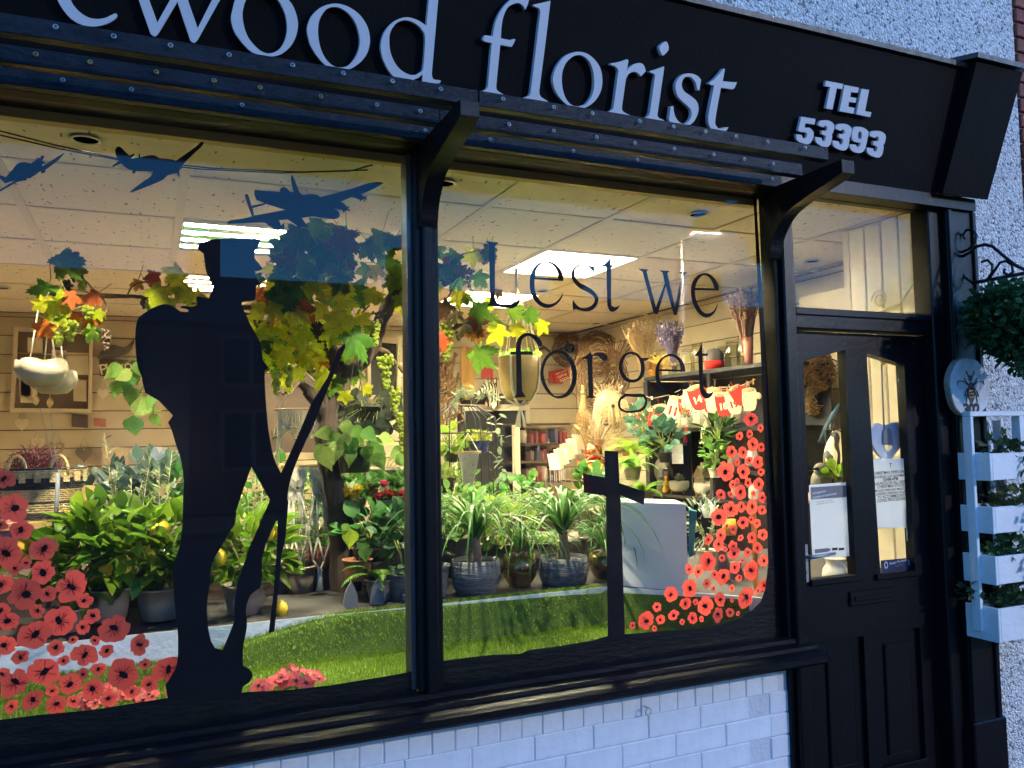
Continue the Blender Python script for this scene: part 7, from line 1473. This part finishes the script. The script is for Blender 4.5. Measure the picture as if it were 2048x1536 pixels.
filler('blue-green trailing plant around the buddha head', 1330, 925, 2.28, (.15, .10, .12), 70, .07, recolor(ROUND, leafm('blue_green', (.07, .16, .11), .25)), BLKPOT, .05, .07); filler('blue-green arching plant above the cross', 1290, 900, 2.4, (.10, .08, .14), 50, .075, recolor(ROUND, leafm('blue_green_pale', (.09, .18, .12), .25)), BLKPOT, .05, .07)
filler('spiky green plant hanging under the middle shelf', 1438, 905, 1.9, (.10, .08, .09), 46, .10, recolor(NARROW, MIDG), WHPOT, .04, .06); filler('trailing green plant beside the wooden house', 1430, 955, 1.85, (.09, .07, .10), 60, .06, ROUNDL, WHPOT, .04, .06)
for px, z, l in ((1465, 1.30, 'white jug behind the climbing poppies'), (1500, 1.32, 'white tied parcel behind the poppies'), (1470, ZL, 'white bird figure on the lower shelf end'), (1505, ZL, 'white cup on the lower shelf end')): MB().lathe([(.035, 0), (.05, .02), (.045, .08), (.03, .11), (.026, .11)], 18, on(px, 3.62, z)).single('white_vase', WHPOT, l, 'vase', None)
MB().box(SX+.004, SX+.4, 1.40, 2.04, 1.272, 1.298, .002).build('half_shelf', BLKSH, su)
MB().tube([on(1262, 3.4, 1.30), on(1300, 3.4, 1.42), on(1340, 3.4, 1.50), on(1345, 3.4, 1.55)], .004, 5).single('spider_runner', LIME, 'long pale runner arching from the spider plant', 'plant runner')
# white display box, teal bag, bush in the corner
bx0, bx1 = atz(1247, 1172, PZ_), atz(1377, 1184, PZ_); hz = at(1248, 1004, bx0.y).z; d = (bx1-bx0); n_ = ((bx0+bx1)/2-CAM); n_.z = 0; n_ = (n_.normalized()+Vector((-.12, .1, 0))).normalized()
V8 = [bx0, bx1, bx1+n_*.25, bx0+n_*.25]; MB().add([(v.x, v.y, z) for z in (PZ_, hz) for v in V8], [(3, 2, 1, 0), (4, 5, 6, 7), (0, 1, 5, 4), (1, 2, 6, 5), (2, 3, 7, 6), (3, 0, 4, 7)]).single('display_box', M('white_gloss_box', (.72, .73, .74), .4, var=.05, vs_=4), 'plain white display box standing beside the cross', 'box')
q = [at(a, b, bx1.y+.02) for a, b in ((1378, 1020), (1394, 1023), (1389, 1075), (1386, 1112), (1378, 1116))]
MB().add([v for v in q]+[v+Vector((.035, .05, 0)) for v in q], [(0, 1, 2, 3, 4), (9, 8, 7, 6, 5)]+[(i, (i+1) % 5, 5+(i+1) % 5, 5+i) for i in range(5)]).single('teal_bag', TEAL, 'creased teal paper cone leaning on the white box', 'bag')
filler('pale flowering bush behind the climbing poppies', 1415, 1130, 1.0, (.13, .10, .15), 170, .045, recolor(NARROW, SILVER), WHPOT, .06, .08)
for px, py, l in ((1445, 1165, 'silver fluted vase behind the poppies'), (1475, 1190, 'grey glazed vase behind the poppies')): MB().lathe([(.022, 0), (.033, .02), (.037, .08), (.022, .13), (.028, .15), (.024, .15)], 20, at(px, py, .55)).single('grey_vase', M('grey_glaze', (.10, .09, .075), .35), l, 'vase')
MB().lathe([(.03, 0), (.045, .05), (.0, .1)], 6, at(1418, 1035, 1.1)).single('paper_ornament', WHITEF, 'white folded paper ornament on the corner shelf', 'ornament'); MB().lathe([(.03, 0), (.04, .04), (.03, .08)], 14, at(1460, 1070, .9)).single('yellow_pot', M('ribbed_yellow', (.7, .4, .03), .5), 'ribbed yellow pot behind the poppies', 'pot')
MB().box(*(lambda p: (p.x-.008, p.x+.008, p.y, p.y+.02, p.z, p.z+.36))(at(1516, 1185, .3)), .002).single('amber_strip', M('amber_plastic', (.65, .28, .03), .4), 'upright amber strip by the window jamb', 'strip')
# lower front bits
for (a, b, k) in ((700, 1212, 1), (753, 1205, 0)): flat('slate_marker', ['grey slate teardrop marker right of the fern', 'grey slate teardrop marker at the vine foot'][k], 'marker', '%g,%g! %g,%g %g,%g! %g,%g %g,%g! %g,%g %g,%g' % (a-14, b, a-10, b-28, a+2, b-50, a+13, b-24, a+14, b, a+8, b+3, a-8, b+3), .80, .012, M('slate', (.10, .105, .11), .7, var=.2))
tgm = thing('pot_tag', 'black swing tag with tiny white letters on the grey pot', 'tag', at(811, 1196, .79)); prism(tgm, 'card', ['803,1177! 819,1176! 820,1196! 804,1198!'], .79, .002, BLACKF); q = MB(); put_text(q, 'MICA', at(811, 1190, .785)+Vector((0, -.001, 0)), (1, 0, 0), (0, 0, 1), width=.022); q.build('lettering', WHITEF, tgm); MB().tube([at(811, 1177, .79), at(812, 1145, .82)], .0012, 4).build('cord', ROPE, tgm)
# things seen through the door
pt_ = thing('pedestal_table', 'small round table just inside the door', 'table', Vector((at(1665, 1000, .95).x, .95, 0))); zt2 = at(1655, 990, .95).z; c = pt_.location; MB().lathe([(.0, zt2-.03), (.24, zt2-.03), (.245, zt2-.015), (.24, zt2-.001), (.0, zt2)], 28, c).build('top', PINE, pt_); MB().tube([c, c+Vector((0, 0, zt2-.03))], [.05, .035], 12).build('column', DARKW, pt_); MB().lathe([(.18, 0), (.17, .02), (.05, .05)], 20, c).build('foot', DARKW, pt_)
bd_ = thing('bird_planter', 'grey stone bird-shaped planter in the left door pane', 'ornament', at(1640, 990, .80)); c = at(1642, 965, .80); MB().ball(c, .062, 16, 12, (.9, .8, 1.15)).build('body', STONE, bd_); MB().ball(c+Vector((-.02, -.02, .07)), .036, 12, 10).build('head', STONE, bd_); MB().lathe([(.012, 0), (0, .04)], 8, (0, 0, 0)).xf(Matrix.Translation(c+Vector((-.05, -.03, .075))) @ Matrix.Rotation(-1.6, 4, 'Y')).build('beak', BLACKF, bd_); MB().ball(c+Vector((-.025, -.052, .08)), .006, 8, 6).build('eye', BLACKF, bd_)
bush('lemon_plant', 'young lemon plant with a yellow fruit in the left door pane', at(1682, 1000, .72), (.08, .06, .07), 34, .075, [LLY], lemons=3, potr=.04, poth=.05, stems=3)
jg = thing('white_jug', 'curvy white ceramic jug below the virus notice', 'jug', at(1672, 1155, .35)); MB().lathe([(.05, 0), (.062, .01), (.055, .05), (.04, .075), (.045, .095), (.05, .10), (.045, .10)], 22, at(1672, 1160, .35)).build('body', WHPOT, jg); MB().tube([at(1672, 1160, .35)+Vector((.05+.02*math.sin(q), 0, .05+.03*math.cos(q))) for q in [i*math.pi/8 for i in range(9)]], .006, 6).build('handle', WHPOT, jg)
q = at(1670, 1165, .35); MB().box(q.x-.2, q.x+.12, q.y-.1, q.y+.2, .0, q.z-.003, .005).single('side_cabinet', DARKW, 'dark low cabinet just inside the door', 'cabinet')
for k, (a, b) in enumerate(((1637, 1100), (1700, 1065), (1697, 1105))): MB().lathe([(0, -.02), (.012, -.016), (.016, 0), (.012, .016), (0, .02)], 12, at(a, b, .3)).single('lemon', LEMON, ['yellow lemon left of the door notice', 'yellow lemon right of the door notice', 'yellow lemon beside the white jug'][k], 'lemon', 'lemons in the door glass')
wreath('shaggy wicker ball at the top of the left door pane', 1640, 745, 26, 1.4, 80, thick=.6, name='wicker_ball'); wreath('tan raffia wreath behind the zebra head', 1632, 800, 22, 1.5, 60, JUTE, .5)
t = thing('blue_hoop', 'blue-grey curved hoop behind the zebra head', 'ornament', at(1670, 870, 1.3)); MB().tube([at(1640, 885, 1.3), at(1655, 850, 1.3), at(1675, 815, 1.3), at(1700, 795, 1.3)], .016, 8).build('arc', M('blue_cane', (.04, .09, .14), .6), t)
cv = thing('white_canvas', 'pale canvas panel leaning above the far shelf', 'canvas', Vector((3.9, 1.5, 2.1))); MB().box(3.78, 3.83, 1.02, 1.45, 2.05, 2.4, .004).build('panel', CREAMT, cv)
# cables along the ceiling near the window
for k, (l, pts) in enumerate((('thin dark cable looping along the ceiling', [(0, 270), (120, 298), (250, 322), (400, 338), (560, 346), (700, 342), (745, 330)]), ('second thin cable sagging under the ceiling', [(0, 262), (110, 290), (230, 316), (420, 336), (600, 344), (735, 340)]))): MB().tube([atz(a, b, CZ-.03-.02*k) for a, b in pts], .0025, 4).single('ceiling_cable', BLACKF, l, 'cable')
# heaps of paper poppies on the turf
PETM = M('paper_poppy', (.62, .10, .10), .75, var=.15, trans=.25, rand=.15); pet = MB()
for k in range(4):
    a = k*1.5708; n0 = len(pet.v); L = [(0, 0, .004)]+[(.55*math.cos(a)+.52*math.cos(q), .55*math.sin(a)+.52*math.sin(q), .12+.05*math.sin(3*q)+.01*k) for q in [i*.6283 for i in range(10)]]; pet.add(L, [(0, i, i % 10+1) for i in range(1, 11)], True)
petm = pet.mesh('paper_petals'); petm.materials.append(PETM); cenm = MB().lathe([(.18, .1), (.2, .16), (.15, .2), (0, .21)], 10).mesh('button'); cenm.materials.append(BLACKF); plm = recolor(IVY, leafm('paper_leaf', (.14, .24, .05), .2))
rg = random.Random(9)
for grp, where, spots in (('paper poppies by the soldier boots', 'heaped on the turf ahead of the soldier boots', [(rg.uniform(512, 648), 0) for _ in range(30)]), ('paper poppies behind the boots', 'strewn on the turf behind the soldier boots', [(rg.uniform(165, 385), 1) for _ in range(36)])):
    for i, (a, w) in enumerate(spots):
        b = (1378-(a-512)*.10-rg.uniform(0, 34)*(1-abs(a-585)/85)) if w == 0 else (1412-(a-165)*.09-rg.uniform(0, 30)); z = .765+rg.uniform(0, .035); p = atz(a, b, z-.03)
        p.y = max(.105, min(.60, p.y)); t = thing('paper_poppy', 'red paper poppy with a black button %s' % where, 'paper poppy', p, grp)
        t.rotation_euler = (R(rg.uniform(15, 75)), rg.uniform(-.5, .5), rg.uniform(-.6, .6)); t.scale = (.024,)*3; addobj('petals', petm, t); addobj('button', cenm, t)
        if i % 2 == 0: addobj('paper_leaf', plm, t, (0, 0, -.1), (0, 0, rg.uniform(0, 6)), 1.6)
